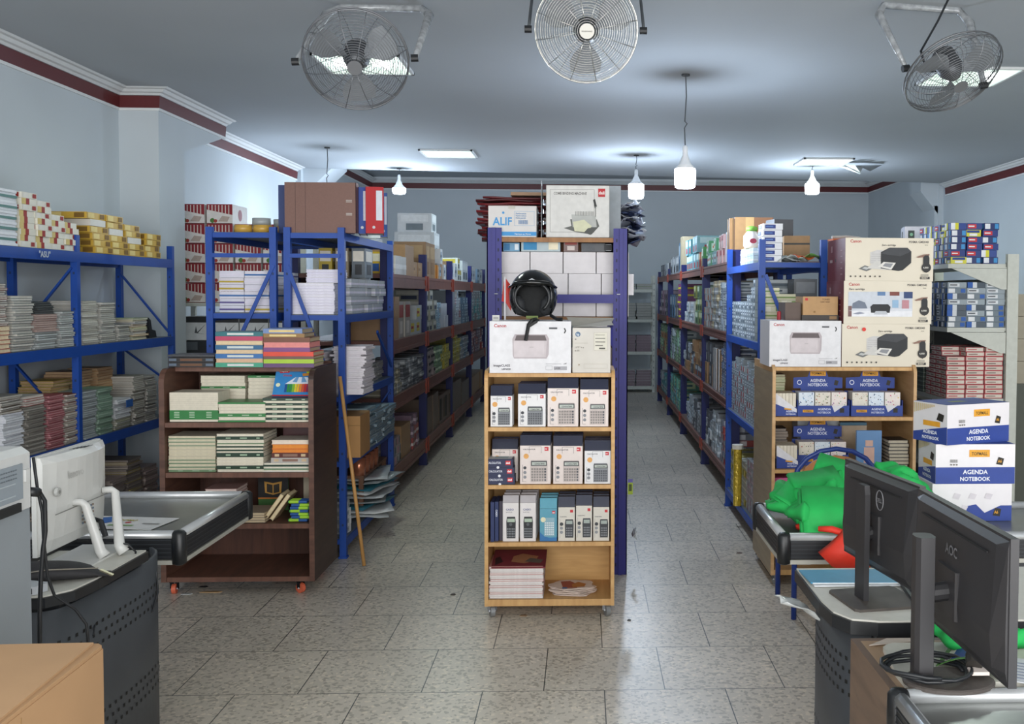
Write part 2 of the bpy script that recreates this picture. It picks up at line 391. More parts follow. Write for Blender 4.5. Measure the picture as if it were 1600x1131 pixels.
# ------------------------------------------------------------------ generic goods
def carton(w, d, h, base, faces=None, ch=0):
    m = MB(); m.box(-w/2, w/2, -d/2, d/2, 0, h, base, ch)
    for f, items in (faces or {}).items(): m.draw(f, w, d, h, items)
    return m
def pack(w, d, h, c1, c2='#ffffff', c3='#222222', style=0):
    def mk():
        m = MB(); base = mat(c1, .45, noise=.05, scale=20)
        g = .001
        m.box(-w/2+g, w/2-g, -d/2+g, d/2-g, 0, h-g, base)
        for f in 'FLRT':
            if style == 0: it = [('r', .08, .2, .62, .8, c2), ('r', .12, .42, .5, .6, c3)]
            elif style == 1: it = [('r', 0, .3, 1, .55, c2)]
            elif style == 2: it = [('r', .06, .12, .4, .88, c2), ('r', .7, .15, .94, .85, c3)]
            elif style == 3: it = [('r', .1, .55, .9, .9, c2), ('r', .25, .1, .75, .45, c3)]
            elif style == 4: it = [('r', .0, .0, .28, 1, c2), ('r', .28, .0, .5, 1, c3)]
            elif style == 6: it = [('r', .04, .14, .96, .86, c2), ('r', .12, .38, .62, .58, c3)]
            else: it = []
            m.draw(f, w, d, h, it)
        return m.me('pack')
    return cached(('pack', w, d, h, c1, c2, c3, style), mk)
def bookmesh(w, d, h, cover, page='#d8cfb8', spine='F', soft=False):
    def mk():
        m = MB(); t = min(.0025, h*.16); cm = mat(cover, .4, noise=.05); pm = mat(page, .85, noise=.07, scale=60)
        m.box(-w/2, w/2, -d/2, d/2, 0, t, cm); m.box(-w/2, w/2, -d/2, d/2, h-t, h-.0004, cm)
        i = .003; m.box(-w/2+i, w/2-i, -d/2+i, d/2-i, t, h-t, pm)
        if spine == 'F': m.box(-w/2, w/2, -d/2, -d/2+t, t, h-t, cm)
        if spine == 'R': m.box(w/2-t, w/2, -d/2, d/2, t, h-t, cm)
        return m.me('book')
    return cached(('book', w, d, h, cover, page, spine), mk)
COUNT = {}
def stack(n, x, y, z, w, d, h, covers, page, name, label, cat, group, rz=0, jit=.006, jr=.03, spine='', turn=False, lean=(0,0)):
    zz = z
    for i in range(n):
        c = covers[i % len(covers)] if isinstance(covers, list) else covers
        p = page[i % len(page)] if isinstance(page, list) else page
        hh = h
        put(bookmesh(w, d, hh, c, p, spine if not (turn and i % 2) else ''), name, label, cat if cat != 'magazine' or 'booklet' not in label else 'booklet',
            (x+R.uniform(-jit, jit)+lean[0]*i, y+R.uniform(-jit, jit)+lean[1]*i, zz), rz+R.uniform(-jr, jr), group)
        zz += hh
    return zz
def grid(me, dims, nx, ny, nz, x, y, z, name, label, cat, group, jit=.002, jr=.01, drop=0, rz=0, skew=0):
    w, d, h = dims
    for i in range(nx):
        for j in range(ny):
            top = nz if isinstance(nz, int) else nz[(i+j) % len(nz)]
            for k in range(top):
                if drop and R.random() < drop*k/top: break
                mm = me[R.randrange(len(me))] if isinstance(me, list) else me
                put(mm, name, label, cat, (x+i*w+R.uniform(-jit, jit)+skew*k, y+j*d+R.uniform(-jit, jit), z+k*h), rz+R.uniform(-jr, jr), group)

# ------------------------------------------------------------------ racks
blue = mat('#10459c', .5, noise=.06, scale=9); navy = mat('#151f60', .5, noise=.06, scale=9); violet = mat('#1d1c78', .5, noise=.07, scale=14)
orange = mat('#a2432f', .5, noise=.12, scale=8); brownbeam = mat('#7d5146', .5, noise=.12, scale=8); greywhite = mat('#c3c6bd', .5, noise=.05)
steel = mat('#5d6670', .5, noise=.05)
def post(m, x, y, z0, z1, w, mm, d=None):
    d = d or w; m.box(x-w/2, x+w/2, y-d/2, y+d/2, z0, z1, mm)
    m.box(x-w/2-.006, x+w/2+.006, y-d/2-.006, y+d/2+.006, z0, z0+.012, mm)
def rack(label, x0, x1, ys, levels, top, pm=blue, bm=blue, board=steel, bh=.05, front=True, pw=.04, braces=True, face=1):
    """x0..x1 deep, posts at each y of ys; levels = shelf surface heights; face=+1 the aisle is at x1"""
    t = thing('storage_rack', label, 'rack', ((x0+x1)/2, (ys[0]+ys[-1])/2, 0)); ox, oy = (x0+x1)/2, (ys[0]+ys[-1])/2
    for y in ys:
        for x in (x0+pw/2, x1-pw/2):
            m = MB(); post(m, x-ox, y-oy, 0, top, pw, pm)
            if pm is not blue:
                pass
            else:
                for k in range(8): m.box(x-ox-.006, x-ox+.006, y-oy-pw/2-.0008, y-oy-pw/2, .2+.22*k, .215+.22*k, '#16325f')
            m.build('post', t)
    for a, b in zip(ys[:-1], ys[1:]):
        for z in levels:
            m = MB(); g = pw/2
            for x in (x0+.012, x1-.012): m.box(x-ox-.012, x-ox+.012, a+g-oy, b-g-oy, z-bh, z-.002, bm)
            for y in (a, b): m.box(x0+pw-ox, x1-pw-ox, y-oy-.012, y-oy+.012, z-.035, z-.004, bm)
            if bm is brownbeam:
                xf = (x1 if face > 0 else x0)-ox; s = face
                m.box(min(xf, xf+s*.006), max(xf, xf+s*.006), a+g-oy, b-g-oy, z-bh, z-bh*.72, bm)
                m.box(min(xf, xf+s*.006), max(xf, xf+s*.006), a+g-oy, b-g-oy, z-bh*.25, z-.002, bm)
                for y in (a+g+.03, b-g-.03): m.box(min(xf, xf+s*.012), max(xf, xf+s*.012), y-oy-.03, y-oy+.03, z-bh-.02, z+.01, orange)
            m.box(x0+.01-ox, x1-.01-ox, a+g-oy-.01, b-g-oy+.01, z-.012, z, board)
            m.build('shelf', t)
    if braces:
        for (za, zb, s) in ((1.0, 1.5, 1), (.3, .9, -1)):
            for y in ys[:1] if len(ys) > 2 else ys:
                pass
    return t, ox, oy
def brace(t, ox, oy, p, q, mm=blue, w=.022):
    m = MB(); m.bar((p[0]-ox, p[1]-oy, p[2]), (q[0]-ox, q[1]-oy, q[2]), w, .012, mm); m.build('brace', t)

# --- long blue rack on the left wall
LX0, LX1 = -3.52, -3.10
t, ox, oy = rack('long blue metal rack against the left wall, loaded with paper stock', LX0, LX1, [3.5, 4.92, 6.33, 7.76], [1.88, 1.30, .71, .16], 1.98, bh=.065)
for y in (6.33, 4.92):
    brace(t, ox, oy, (LX1-.03, y-.02, 1.78), (LX0+.03, y-.02, 1.33))
    brace(t, ox, oy, (LX0+.03, y-.02, 1.2), (LX1-.03, y-.02, .78))
brace(t, ox, oy, (LX0+.03, 7.74, 1.78), (LX1-.03, 7.74, 1.33)); brace(t, ox, oy, (LX0+.03, 7.74, 1.22), (LX1-.03, 7.74, .95))
m = MB(); m.text('"ASU"', (LX1+.013-ox, 5.86-oy, 1.83), (0, 1, 0), (0, 0, 1), .035, '#c9d2dc', .2); m.build('paint_marking', t)
G = lambda s: s
rackname = 'on the long left rack'
for k, y in enumerate((5.38, 5.60)):
    stack(21, -3.24, y, 1.88, .25, .19, .0145, ['#e2e5e8', '#cfd6d8', '#2f6d60', '#dfe3e6'], '#dfe4ea', 'notebook', ['white and green notebook in the leftmost pile on the top shelf', 'white and green notebook in the second pile, beside red-ended boxes'][k],
          'notebook', ['notebooks, leftmost top-shelf pile', 'notebooks, second top-shelf pile'][k], jit=.005, spine='R', turn=True)
wb = [pack(.26, .155, .034, '#e3dfd0', '#d9c27a', '#a02b22', 4), pack(.26, .155, .034, '#e3dfd0', '#e9e6dd', '#a02b22', 2)]
for i, n in enumerate((9, 8, 6, 5)):
    grid(wb, (.26, .155, .034), 1, 1, n, -3.24, 5.80+.157*i, 1.88, 'small_carton', 'cream carton with red and yellow ends, on the rack top shelf', 'carton', 'cream and red cartons on the left top shelf', .008)
gb = pack(.26, .245, .042, '#c9a23a', '#e6cf86', '#7d5c1a', 2); gw = pack(.26, .2, .042, '#d6d2c9', '#e6e2da', '#cfcac0', 5)
for i, n in enumerate((6, 6, 5, 4)):
    for k in range(n):
        me = gw if (i+k) % 4 == 0 and k > 1 else gb
        lab = 'gold yellow carton piled on the rack top shelf' if me is gb else 'plain white carton among the gold cartons, rack top shelf'
        put(me, 'gold_carton' if me is gb else 'white_carton', lab, 'carton', (-3.24+R.uniform(-.008, .008), 6.68+.25*i-(k*.02 if n > 4 else 0), 1.88+k*.0425), R.uniform(-.02, .02), 'gold cartons on the left top shelf' if me is gb else 'white cartons among gold ones')
# middle shelf stacks
def mags(y, n, cov, page, label, group, z, w=.27, d=.2, h=.0125, x=-3.25, **k):
    return stack(n, x, y, z, w, d, h, cov, page, 'booklet' if 'booklet' in label else 'magazine', label, 'magazine', group, jit=.009, jr=.06, **k)
gr = ['#8f9592', '#a6a9a5', '#7b817f', '#b3b3ad', '#999c98', '#6c7270']
pg = ['#c9c6bd', '#bdbab2', '#d2cfc8']
Z2 = 1.30
mags(5.52, 6, ['#b03a35', '#d6c7ad'], '#e0cfae', 'red and cream thick book low in the leftmost middle-shelf pile', 'cream books, left of middle shelf', Z2, h=.024, d=.16)
mags(5.50, 19, ['#8e3b38', '#c9c0b8', '#2c2f33', '#a08f84'], pg, 'red and black edged magazine above the cream books', 'magazines above cream books', Z2+.146, h=.012, d=.16)
mags(5.74, 22, gr, pg, 'grey wrapped magazine in the pile by the pink-brown ones, middle shelf', 'grey magazines, second pile', Z2, h=.014)
mags(5.98, 8, gr, ['#c3c9ca', '#b5bbbc'], 'film-wrapped pale booklet under the pinkish brown booklets', 'film-wrapped booklets under pinkish ones', Z2, h=.0125, d=.22)
mags(5.99, 8, ['#a88a83', '#b59b93', '#94766f'], '#b9a69f', 'pinkish brown booklet in the middle-shelf pile', 'pinkish brown booklets', Z2+.1005, h=.0125, d=.23)
mags(6.02, 6, ['#2a2c2e', '#3b3e41'], '#565a5a', 'black booklet topping the pinkish brown pile', 'black booklets', Z2+.201, h=.012, d=.19, w=.2)
mags(6.22, 17, gr, ['#b8bdbc', '#c9cccb'], 'shiny grey booklet just left of the middle post', 'shiny booklets left of middle post', Z2, h=.0125, d=.16)
mags(6.50, 22, ['#c7c8c0', '#a9aba4', '#dcdcd6', '#b4b2a6'], pg, 'pale booklet in the tall pile right of the middle post', 'tall pale pile right of middle post', Z2, h=.0125)
mags(6.74, 21, gr+['#c9cccb'], pg, 'grey booklet in the second pile right of the middle post', 'second pile right of middle post', Z2, h=.0125)
mags(6.97, 9, gr, pg, 'grey booklet in the low pile before the striped pile', 'low grey pile', Z2, h=.0125, d=.17)
mags(7.22, 12, ['#d1c9ad', '#9fb07e', '#c79b6a', '#c4c6ca', '#7e8fb0'], ['#dad3be', '#c8c4b6'], 'colour-striped booklet in the rightmost middle-shelf pile', 'colour-striped booklets', Z2, h=.0125, d=.22)
m = MB(); m.prism([(-.06, 0), (.07, 0), (.05, .05), (-.01, .06), (-.03, .13), (-.07, .15)], -.05, .05, '#23262b', 'x'); tag(m.build('stapler'), 'black stapler-like object standing at the right end of middle shelf', 'stapler').location = (-3.2, 7.5, Z2)
# third shelf stacks
Z3 = .71
mags(5.62, 20, ['#d8dbe0', '#b9bec6', '#e0e2e6'], '#dfe1e6', 'white booklet in the pile above the grey printer, third shelf', 'white booklets above the printer', Z3, h=.013, d=.19)
mags(5.60, 8, ['#7f6d5b', '#93908a', '#5f584f'], pg, 'brownish magazine lying on the white booklets, third shelf', 'brownish magazines on white booklets', Z3+.261, h=.012)
mags(5.85, 22, ['#8d8a84', '#77736c', '#a19b94', '#69665f'], ['#a39f97', '#8e8a82'], 'worn grey-brown magazine behind the white computer, third shelf', 'worn magazines behind the computer', Z3, h=.0125)
mags(5.85, 4, ['#a64843', '#c5c0b8'], '#cfc8c0', 'red-banded magazine on the worn magazines', 'red-banded magazines', Z3+.276, h=.014)
mags(6.07, 25, ['#9c4b55', '#b4666e', '#8b3f49'], '#bb8a8c', 'rose red magazine in the pile behind the white computer', 'rose red booklets', Z3, h=.0125, d=.17)
mags(6.26, 24, ['#7c6e63', '#9c8d80', '#b3a596', '#8a4f44'], pg, 'brown magazine in the pile left of the lower post', 'brown booklets left of lower post', Z3, h=.0125, d=.17)
mags(6.47, 24, ['#a8b0b2', '#8d979a', '#7d8789'], ['#b9c0c2'], 'film-wrapped grey magazine right of the lower post', 'film-wrapped grey booklets', Z3, h=.0125, d=.18)
mags(6.68, 24, ['#7fa08a', '#96b39d', '#6c8f7a'], ['#a8bdae', '#93ab9b'], 'pale green magazine in the third-shelf pile', 'pale green booklets', Z3, h=.0125, d=.19)
mags(6.93, 6, ['#a3a46f', '#8f9490'], pg, 'olive booklet under the white papers, third shelf', 'olive booklets', Z3, h=.0125, d=.22)
mags(6.93, 9, ['#e1e3e6', '#d3d6da'], '#e3e5e8', 'white booklet beside a blue label, third shelf', 'white booklets with blue label', Z3+.075, h=.014, d=.22)
mags(7.18, 27, ['#a09a90', '#b5afa5', '#8c867c'], pg, 'grey-beige magazine in the tall pile beside the white ones', 'tall grey-beige pile', Z3, h=.0125, d=.17)
mags(7.38, 26, ['#8d8a85', '#a09d98', '#79766f'], pg, 'grey magazine in the last third-shelf pile, by the end post', 'last third-shelf pile', Z3, h=.0125, d=.17)
for k, (y, n, cov, lab) in enumerate([(6.42, 7, ['#c4a63f', '#8a8d55'], 'yellow booklet propped high in the back row, third shelf'), (6.70, 9, ['#a88a6b', '#8d6f54'], 'brown booklet high in the back row, third shelf'), (7.0, 9, ['#c49c72', '#b98f66'], 'tan booklet in the back row above the white papers')]):
    stack(n, -3.36, y, Z3+.245, .2, .22, .018, cov, '#b79a78', 'booklet', lab, 'booklet', 'back row '+['yellow', 'brown', 'tan'][k]+' booklets', jit=.01, jr=.05)
m = MB(); m.box(0, .002, -.05, .05, 0, .05, '#2a5ea8'); tag(m.build('blue_label'), 'blue paper label hanging on the white booklets, third shelf', 'label').location = (-3.098, 6.99, Z3+.14)
# bottom shelf stacks
Z4 = .16
for y, n, cov, lab in [(6.55, 17, ['#77706a', '#8c8078', '#57504a'], 'dusty brown booklet behind the white computer, bottom shelf'),
                       (6.85, 14, ['#8d827c', '#a38f8c', '#6e6460'], 'mauve-grey booklet in second bottom-shelf pile'),
                       (7.10, 20, ['#6f6864', '#8f7f7a', '#b3a13d', '#79706b'], 'grey booklet with a few yellow ones, bottom shelf'),
                       (7.36, 14, ['#99807c', '#8b7673', '#b39a96'], 'pinkish booklet in the bottom-shelf pile near the brown cabinet')]:
    mags(y, n, cov, ['#a79d93', '#8f867e'], lab, lab.split(',')[0]+' pile', Z4, h=.016, d=.21)
mags(5.9, 12, ['#5c5550', '#77706a'], '#8a8178', 'dark dusty booklet at the hidden left of the bottom shelf', 'dark dusty booklets', Z4, h=.018)

# --- white rack with kitchen cartons at the left wall, behind the pillar
m0 = thing('metal_shelf', 'white metal shelf against left wall holding red and white cartons', 'shelf', (-2.95, 8.9, 0))
for x in (-.53, .55):
    for y in (-.15, .25): m = MB(); m.box(x-.02, x+.02, y-.02, y+.02, 0, 2.05, greywhite); m.build('post', m0)
for z in (1.545, 1.02, .5): m = MB(); m.box(-.5, .55, -.18, .28, z-.03, z, greywhite); m.build('shelf', m0)
def redcarton():
    m = carton(.215, .38, .165, '#e3ddd8', {'F': [('p', [(0, 1), (1, 1), (1, .45), (.0, .72)], '#8e1f2a')]+[('r', .06+.13*i, .66-.03*i, .10+.13*i, .95, '#d9c9c0') for i in range(7)]+
        [('d', .22, .16, .02, '#4d7a34'), ('d', .34, .14, .015, '#a63a32'), ('p', [(.45, .12), (.8, .1), (.9, .35), (.6, .4)], '#b9a79c'), ('r', 0, 0, 1, .03, '#7a2a2c')],
        'R': [('d', .5, .5, .05, '#8e1f2a')]})
    return m.me('c')
rc = redcarton()
for i in range(4):
    for k in range(5 - (1 if i == 3 else 0) - (1 if i == 2 else 0)):
        put(rc, 'printed_carton', 'white and red kitchenware carton on the shelf left of the blue racks', 'carton', (-3.33+.235*i, 8.92, 1.545+k*.168), 0, 'white and red kitchenware cartons')
bw = carton(.24, .36, .2, '#d9dadb', {'F': [('r', 0, .75, 1, 1, '#26282b'), ('t', 'E', .1, .2, .2, '#26282b', .3), ('p', [(.5, .3), (.55, .6), (.6, .35), (.9, .7), (.62, .3), (.9, .25)], '#55585b')]}).me('c')
bk = carton(.24, .36, .2, '#cfd1d2', {'F': [('p', [(0, 1), (0, .5), (1, .15), (1, 1)], '#2a2d31'), ('r', .1, .6, .6, .95, '#5b6066'), ('p', [(.5, .1), (.6, .3), (.7, .12)], '#6a6d70')]}).me('c')
for i in range(4):
    for k in range(2):
        put(bw if k else bk, 'printed_carton', ('white carton with a black top band below the red cartons' if k else 'black and white carton behind the dark book pair'), 'carton', (-3.32+.25*i, 8.92, 1.02+k*.205), 0, 'white cartons with black band' if k else 'black and white cartons')

# --- the pair of blue racks behind the brown cabinet
tA, ax_, ay_ = rack('left one of the paired blue racks behind the brown cabinet', -2.285, -1.865, [6.22, 7.76], [2.0, 1.51, 1.0, .55, .12], 2.03)
brace(tA, ax_, ay_, (-1.88, 6.2, 1.80), (-2.15, 6.2, 1.22)); m = MB(); m.box(-2.25-ax_, -1.9-ax_, 6.19-ay_, 6.205-ay_, 1.845, 1.87, blue); m.build('cross_bar', tA)
tB, bx_, by_ = rack('right one of the paired blue racks, along the left aisle', -1.82, -1.455, [6.22, 7.76], [2.0, 1.50, 1.0, .60, .12], 2.03)
brace(tB, bx_, by_, (-1.80, 6.2, 1.80), (-1.58, 6.2, 1.2)); brace(tB, bx_, by_, (-1.47, 7.72, .9), (-1.8, 7.72, .4))
m = MB(); m.box(-1.79-bx_, -1.48-bx_, 6.19-by_, 6.205-by_, 1.845, 1.87, blue); m.build('cross_bar', tB)
m = MB(); m.bar((-1.462-bx_, 7.2-by_, 1.36), (-1.462-bx_, 7.72-by_, 1.08), .012, .022, blue); m.build('brace', tB)
# tapes on the left rack
tape = MB(); tape.lathe([(.055, 0), (.055, .045), (.040, .045), (.040, 0)], mat('#c79f49', .25, noise=.05), 20)
tp = tape.me('tape', True)
for i in range(4): put(tp, 'tape_roll', 'golden tape roll lying on the left paired rack top', 'tape roll', (-2.09+.115*i-.05*(i > 2), 6.30+.1*(i > 1), 2.0), 0, 'golden tape rolls on the rack top')
sv = MB(); sv.lathe([(.055, 0), (.055, .045), (.040, .045), (.040, 0)], mat('#9aa0a2', .3, noise=.05), 20); sv = sv.me('tape', True)
for i in range(2): put(sv, 'tape_roll', 'grey tape roll stacked on golden rolls beside the box files', 'tape roll', (-1.99+.1*i, 6.33+.1*i, 2.045), 0, 'grey tape rolls')
# notebook packs on the left paired rack
np_ = [pack(.15, .3, .042, '#cfd0dd', '#59508a', '#9a9ac0', 1), pack(.15, .3, .042, '#d8d6e0', '#3d6ea8', '#e7e7ea', 1), pack(.15, .3, .042, '#d8d6e2', '#ddd9e6', '#c9c5d8', 1), pack(.15, .3, .042, '#d6d2da', '#b8a23e', '#4c5f96', 1)]
grid(np_, (.153, .3, .0425), 2, 1, 6, -2.155, 6.42, 1.51, 'notebook_pack', 'white and blue notebook pack on the left paired rack', 'notebook pack', 'notebook packs on the left paired rack')
grid(np_[2:3]+np_[:1], (.10, .3, .0425), 1, 1, 6, -1.93, 6.42+.02, 1.51, 'notebook_pack', 'notebook pack in the right column of the left paired rack', 'notebook pack', 'right column of notebook packs') if False else None
grid(np_, (.153, .3, .0425), 2, 1, 6, -2.155, 6.75, 1.51, 'notebook_pack', 'notebook pack in the second row of the left paired rack', 'notebook pack', 'second row notebook packs')
for i in range(3):
    put(pack(.13, .3, .18, ['#3a3c40', '#7b2f33', '#55585c'][i], '#8f9296', '#c3c4c6', 0), 'carton', ['dark grey', 'dark red', 'mid grey'][i]+' carton on the lower shelf behind the coloured books', 'carton', (-2.18+.15*i, 6.45, 1.0))
# box files on top of right rack
def boxfile(w, d, h, body, spine_lab, label, loc, rz=0, big=False, name='box_file'):
    t = thing(name, label, 'box file', loc, rz); bm_ = mat(body, .5, noise=.05, scale=120)
    m = MB(); m.box(-w/2, w/2, -d/2, -d/2+.003, 0, h, bm_); m.box(-w/2, w/2, d/2-.003, d/2, 0, h, bm_); m.build('cover', t)
    m = MB(); m.box(w/2-.003, w/2, -d/2, d/2, 0, h, bm_); s_ = m.build('spine', t)
    if spine_lab: m = MB(); m.box(w/2, w/2+.0008, -d*.3, d*.3, h*.42, h*.92, '#dfe0de'); m.build('spine_label', s_)
    m = MB(); m.box(-w/2+.01, w/2-.01, -d/2+.004, d/2-.004, .003, h-.01, '#c9c9c4'); m.build('pages', t)
    if big:
        m = MB()
        for z in (.30, .56):
            for q in ((.86, z, .92, z+.012), (.86, z+.03, .92, z+.042)): m.box(w*(q[0]-.5), w*(q[2]+.025-.5), -d/2-.002, -d/2, h*(q[1]+.05), h*(q[3]+.05), '#c8c6c0')
        m.build('rivet', t)
        m = MB(); m.box(-w/2+.063, -w/2+.065, -d/2-.0008, -d/2, 0, h, '#4c3831'); m.box(-w/2+.124, -w/2+.126, -d/2-.0008, -d/2, 0, h, '#4c3831'); m.build('crease', t)
    return t
boxfile(.43, .075, .305, '#78564b', False, 'large brown box file standing open side out on the blue rack', (-1.605, 6.27, 2.0), 0, True)
boxfile(.45, .07, .297, '#23386e', False, 'dark blue box file just behind the brown one', (-1.66, 6.36, 2.0))
def filespine(c, label, loc, w=.29, t_=.075, h=.285):
    t = thing('box_file', label, 'box file', loc, .19); b = mat(c, .6, noise=.03)
    m = MB(); m.box(-t_/2, -t_/2+.003, 0, w, 0, h, b); m.box(t_/2-.003, t_/2, 0, w, 0, h, b); m.build('cover', t)
    m = MB(); m.box(-t_/2, t_/2, 0, .003, 0, h, b); s = m.build('spine', t)
    m = MB(); m.box(t_*.08, t_*.42, -.001, 0, h*.28, h*.92, '#d7dde6'); m.build('spine_label', s)
    m = MB(); m.tube([(-t_*.05, -.002, h*.13), (-t_*.05, .001, h*.13)], .009, '#c9ccd0', 12); m.build('finger_ring', s)
    m = MB(); m.box(-t_/2+.004, t_/2-.004, .006, w-.01, .004, h-.008, '#cfd0cf'); m.build('pages', t)
filespine('#27489a', 'blue box file squeezed between brown and red ones', (-1.365, 6.30, 2.0), t_=.05)
filespine('#b50d18', 'bright red box file at the end of the rack top', (-1.285, 6.27, 2.0), t_=.108)
filespine('#3a5fa8', 'blue-edged box file right behind the red one', (-1.302, 6.64, 2.0), w=.2, t_=.045)
# white notebooks on the right paired rack
W8 = ['#e3e2ea', '#dcd7ea', '#e6e5e3', '#d5cfe4']
stack(11, -1.665, 6.37, 1.50, .27, .22, .0175, W8, '#e6e4ee', 'notebook', 'white notebook in the front pile of the right paired rack', 'notebook', 'front pile of white notebooks', jit=.004, jr=.01)
stack(5, -1.61, 6.40, 1.50+.1935, .2, .22, .0165, W8, '#dedcea', 'notebook', 'white notebook in the small upper pile, right paired rack', 'notebook', 'small upper pile of white notebooks', jit=.004, jr=.01)
gp = pack(.17, .2, .055, '#aab0b6', '#d5d2e2', '#8c9299', 1)
for j in range(5): grid(gp, (.17, .21, .056), 1, 1, (4, 4, 5, 4, 4)[j], -1.57, 6.62+.215*j, 1.50, 'wrapped_notebooks', 'film-wrapped notebook bundle on the aisle side of the paired rack', 'notebook bundle', 'film-wrapped notebook bundles', .012, .08)
put(carton(.1, .3, .2, '#6a5342').me(), 'carton', 'dark brown carton deep on the right paired rack behind notebooks', 'carton', (-1.74, 7.3, 1.5))
for k, (c, l) in enumerate((('#b9a12f', 'yellow'), ('#8b7d63', 'khaki'), ('#5f6a72', 'slate'))):
    put(pack(.09, .25, .2, c, '#e0dccf', '#33363a', 3), 'carton', l+' packet under the box files, deep on the rack', 'packet', (-1.74+.11*k, 7.0, 1.735))
0 and put(carton(.24, .35, .17, '#5b6066', {'F': [('r', .1, .2, .9, .8, '#7a7f84')]}).me(), 'carton', 'dark grey carton behind the brown-spined books', 'carton', (-1.68, 6.62, 1.0))
# paper piles on level 1.0
WP = ['#e4dfe4', '#ddd9de', '#e9e6e8', '#d9d2da']
stack(24, -1.46, 6.44, 1.0, .2, .27, .0125, WP, '#e2dee2', 'paper_ream', 'sheet bundle in the white paper pile beside the wooden stick', 'paper', 'white paper pile beside the stick', jit=.012, jr=.08)
stack(21, -1.70, 6.42, 1.0, .19, .27, .0125, WP, '#d9d4d8', 'paper_ream', 'sheet bundle in the white pile behind the brown cabinet corner', 'paper', 'white pile behind cabinet corner', jit=.012, jr=.08)
stack(15, -1.56, 6.80, 1.0, .2, .25, .0165, ['#8e9598', '#a9afb1', '#6f2f2f'], '#b2b5b6', 'booklet', 'grey booklet piled behind the white paper, right paired rack', 'booklet', 'grey booklets behind white paper', jit=.01, jr=.05)
for j in range(3): stack(8, -1.61, 7.12+.22*j, 1.0, .2, .2, .016, ['#7d7f7e', '#969896', '#a2a4a2'], '#aaa9a4', 'booklet', 'dim grey booklet deep in the right paired rack, '+['third', 'fourth', 'last'][j]+' pile', 'booklet', 'deep pile '+str(j), jit=.01)
# kraft box and folders on level .60
kb = MB(); kr = mat('#b08450', .7, noise=.07, scale=12)
kb.box(-.12, .12, -.11, .22, 0, .26, kr); kb.poly([(-.12, -.1106, .2), (.12, -.1106, .2), (.12, -.1106, .204), (-.12, -.1106, .204)], '#8a6537'); kb.poly([(.02, -.1106, 0), (.025, -.1106, 0), (.02, -.1106, .26), (.015, -.1106, .26)], '#8a6537')
put(kb.me(), 'kraft_carton', 'crumpled kraft cardboard box on the low shelf behind the stick', 'carton', (-1.52, 6.45, .60), .03)
for j in range(4): stack(14 - j, -1.545, 6.83+.23*j, .60, .25, .22, .019, ['#4f7186', '#8499a3', '#6f8fa6', '#9fb0b6'], '#8d9ca2', 'plastic_folder', 'blue-grey plastic folder in low shelf pile '+['beside the kraft box', 'second from the kraft box', 'third from the kraft box', 'nearest the rack end'][j], 'folder', 'blue-grey folders pile '+str(j), jit=.012, jr=.05)
cp = MB(); cp.lathe([(.045, 0), (.05, .12), (.047, .12), (.043, .01)], mat('#c07a5c', .2, .6, noise=0), 16); cp = cp.me('cup', True)
for j in range(4): put(cp, 'copper_canister', 'shiny copper canister on the lower shelf under the folders', 'canister', (-1.52, 6.85+.14*j, .40), 0, 'copper canisters')
t = thing('low_bench', 'low brown wooden bench carrying the copper canisters', 'bench', (-1.64, 7.22, .1215))
m = MB(); m.box(-.16, .16, -.40, .40, .26, .28, '#6a4a36'); m.build('top_board', t)
for x in (-.14, .14):
    for y in (-.38, .38): m = MB(); m.box(x-.015, x+.015, y-.015, y+.015, 0, .26, '#6a4a36'); m.build('leg', t)
# sheets sliding out of bottom level
def sheet(w, d, seed, amp=.02, n=6, t=.003, col='#c9ced0', rough=.3):
    rr = random.Random(seed); ph = [rr.uniform(0, 6) for _ in range(4)]; m = MB(); top = []; bot = []
    def hz(u, v): return amp*(math.sin(3*u+ph[0])*.5+math.sin(4*v+ph[1])*.4+math.sin(5*(u+v)+ph[2])*.3)
    for j in range(n+1):
        for i in range(n+1):
            u, v = i/n, j/n; z = hz(u*2, v*2)+amp*1.2; top.append(((u-.5)*w, (v-.5)*d, z)); bot.append(((u-.5)*w, (v-.5)*d, z-t))
    k = n+1; fs = [(j*k+i, j*k+i+1, (j+1)*k+i+1, (j+1)*k+i) for j in range(n) for i in range(n)]
    q = len(top); fb = [tuple(x+q for x in f[::-1]) for f in fs]
    ed = [i for i in range(k)]+[j*k+n for j in range(1, k)]+[n*k+i for i in range(n-1, -1, -1)]+[j*k for j in range(n-1, 0, -1)]
    fe = [(ed[i], ed[i-1], ed[i-1]+q, ed[i]+q) for i in range(len(ed))]
    m.mesh(top+bot, fs+fb+fe, mat(col, rough, noise=.08, scale=10)); return m
for i in range(9):
    c, l = [('#b8bec0', 'grey'), ('#d5d8d8', 'white'), ('#2f6f7f', 'teal'), ('#8f9799', 'dark grey')][i % 4]
    o = sheet(.38, .5, i, .012, col=c).build('plastic_sheet', smooth=True); tag(o, l+' plastic sleeve, layer %s of the heap at the rack foot' % ['lowest', 'second', 'third', 'fourth', 'fifth', 'sixth', 'seventh', 'eighth', 'topmost'][i], 'plastic sleeve')
    o.location = (-1.55+.03*math.sin(i*2.), 6.95+.02*i, .13+.028*i+.0); o.rotation_euler = (0, 0, R.uniform(-.3, .3))
wbx = pack(.1, .1, .05, '#dfe2e2', '#aab2b4', '#8a9092', 0)
for k in range(4): put(wbx, 'small_carton', 'small white packet on the rack foot next to the blue post', 'packet', (-1.53, 6.38, .12+.051*k), R.uniform(-.2, .2), 'white packets at the rack foot')

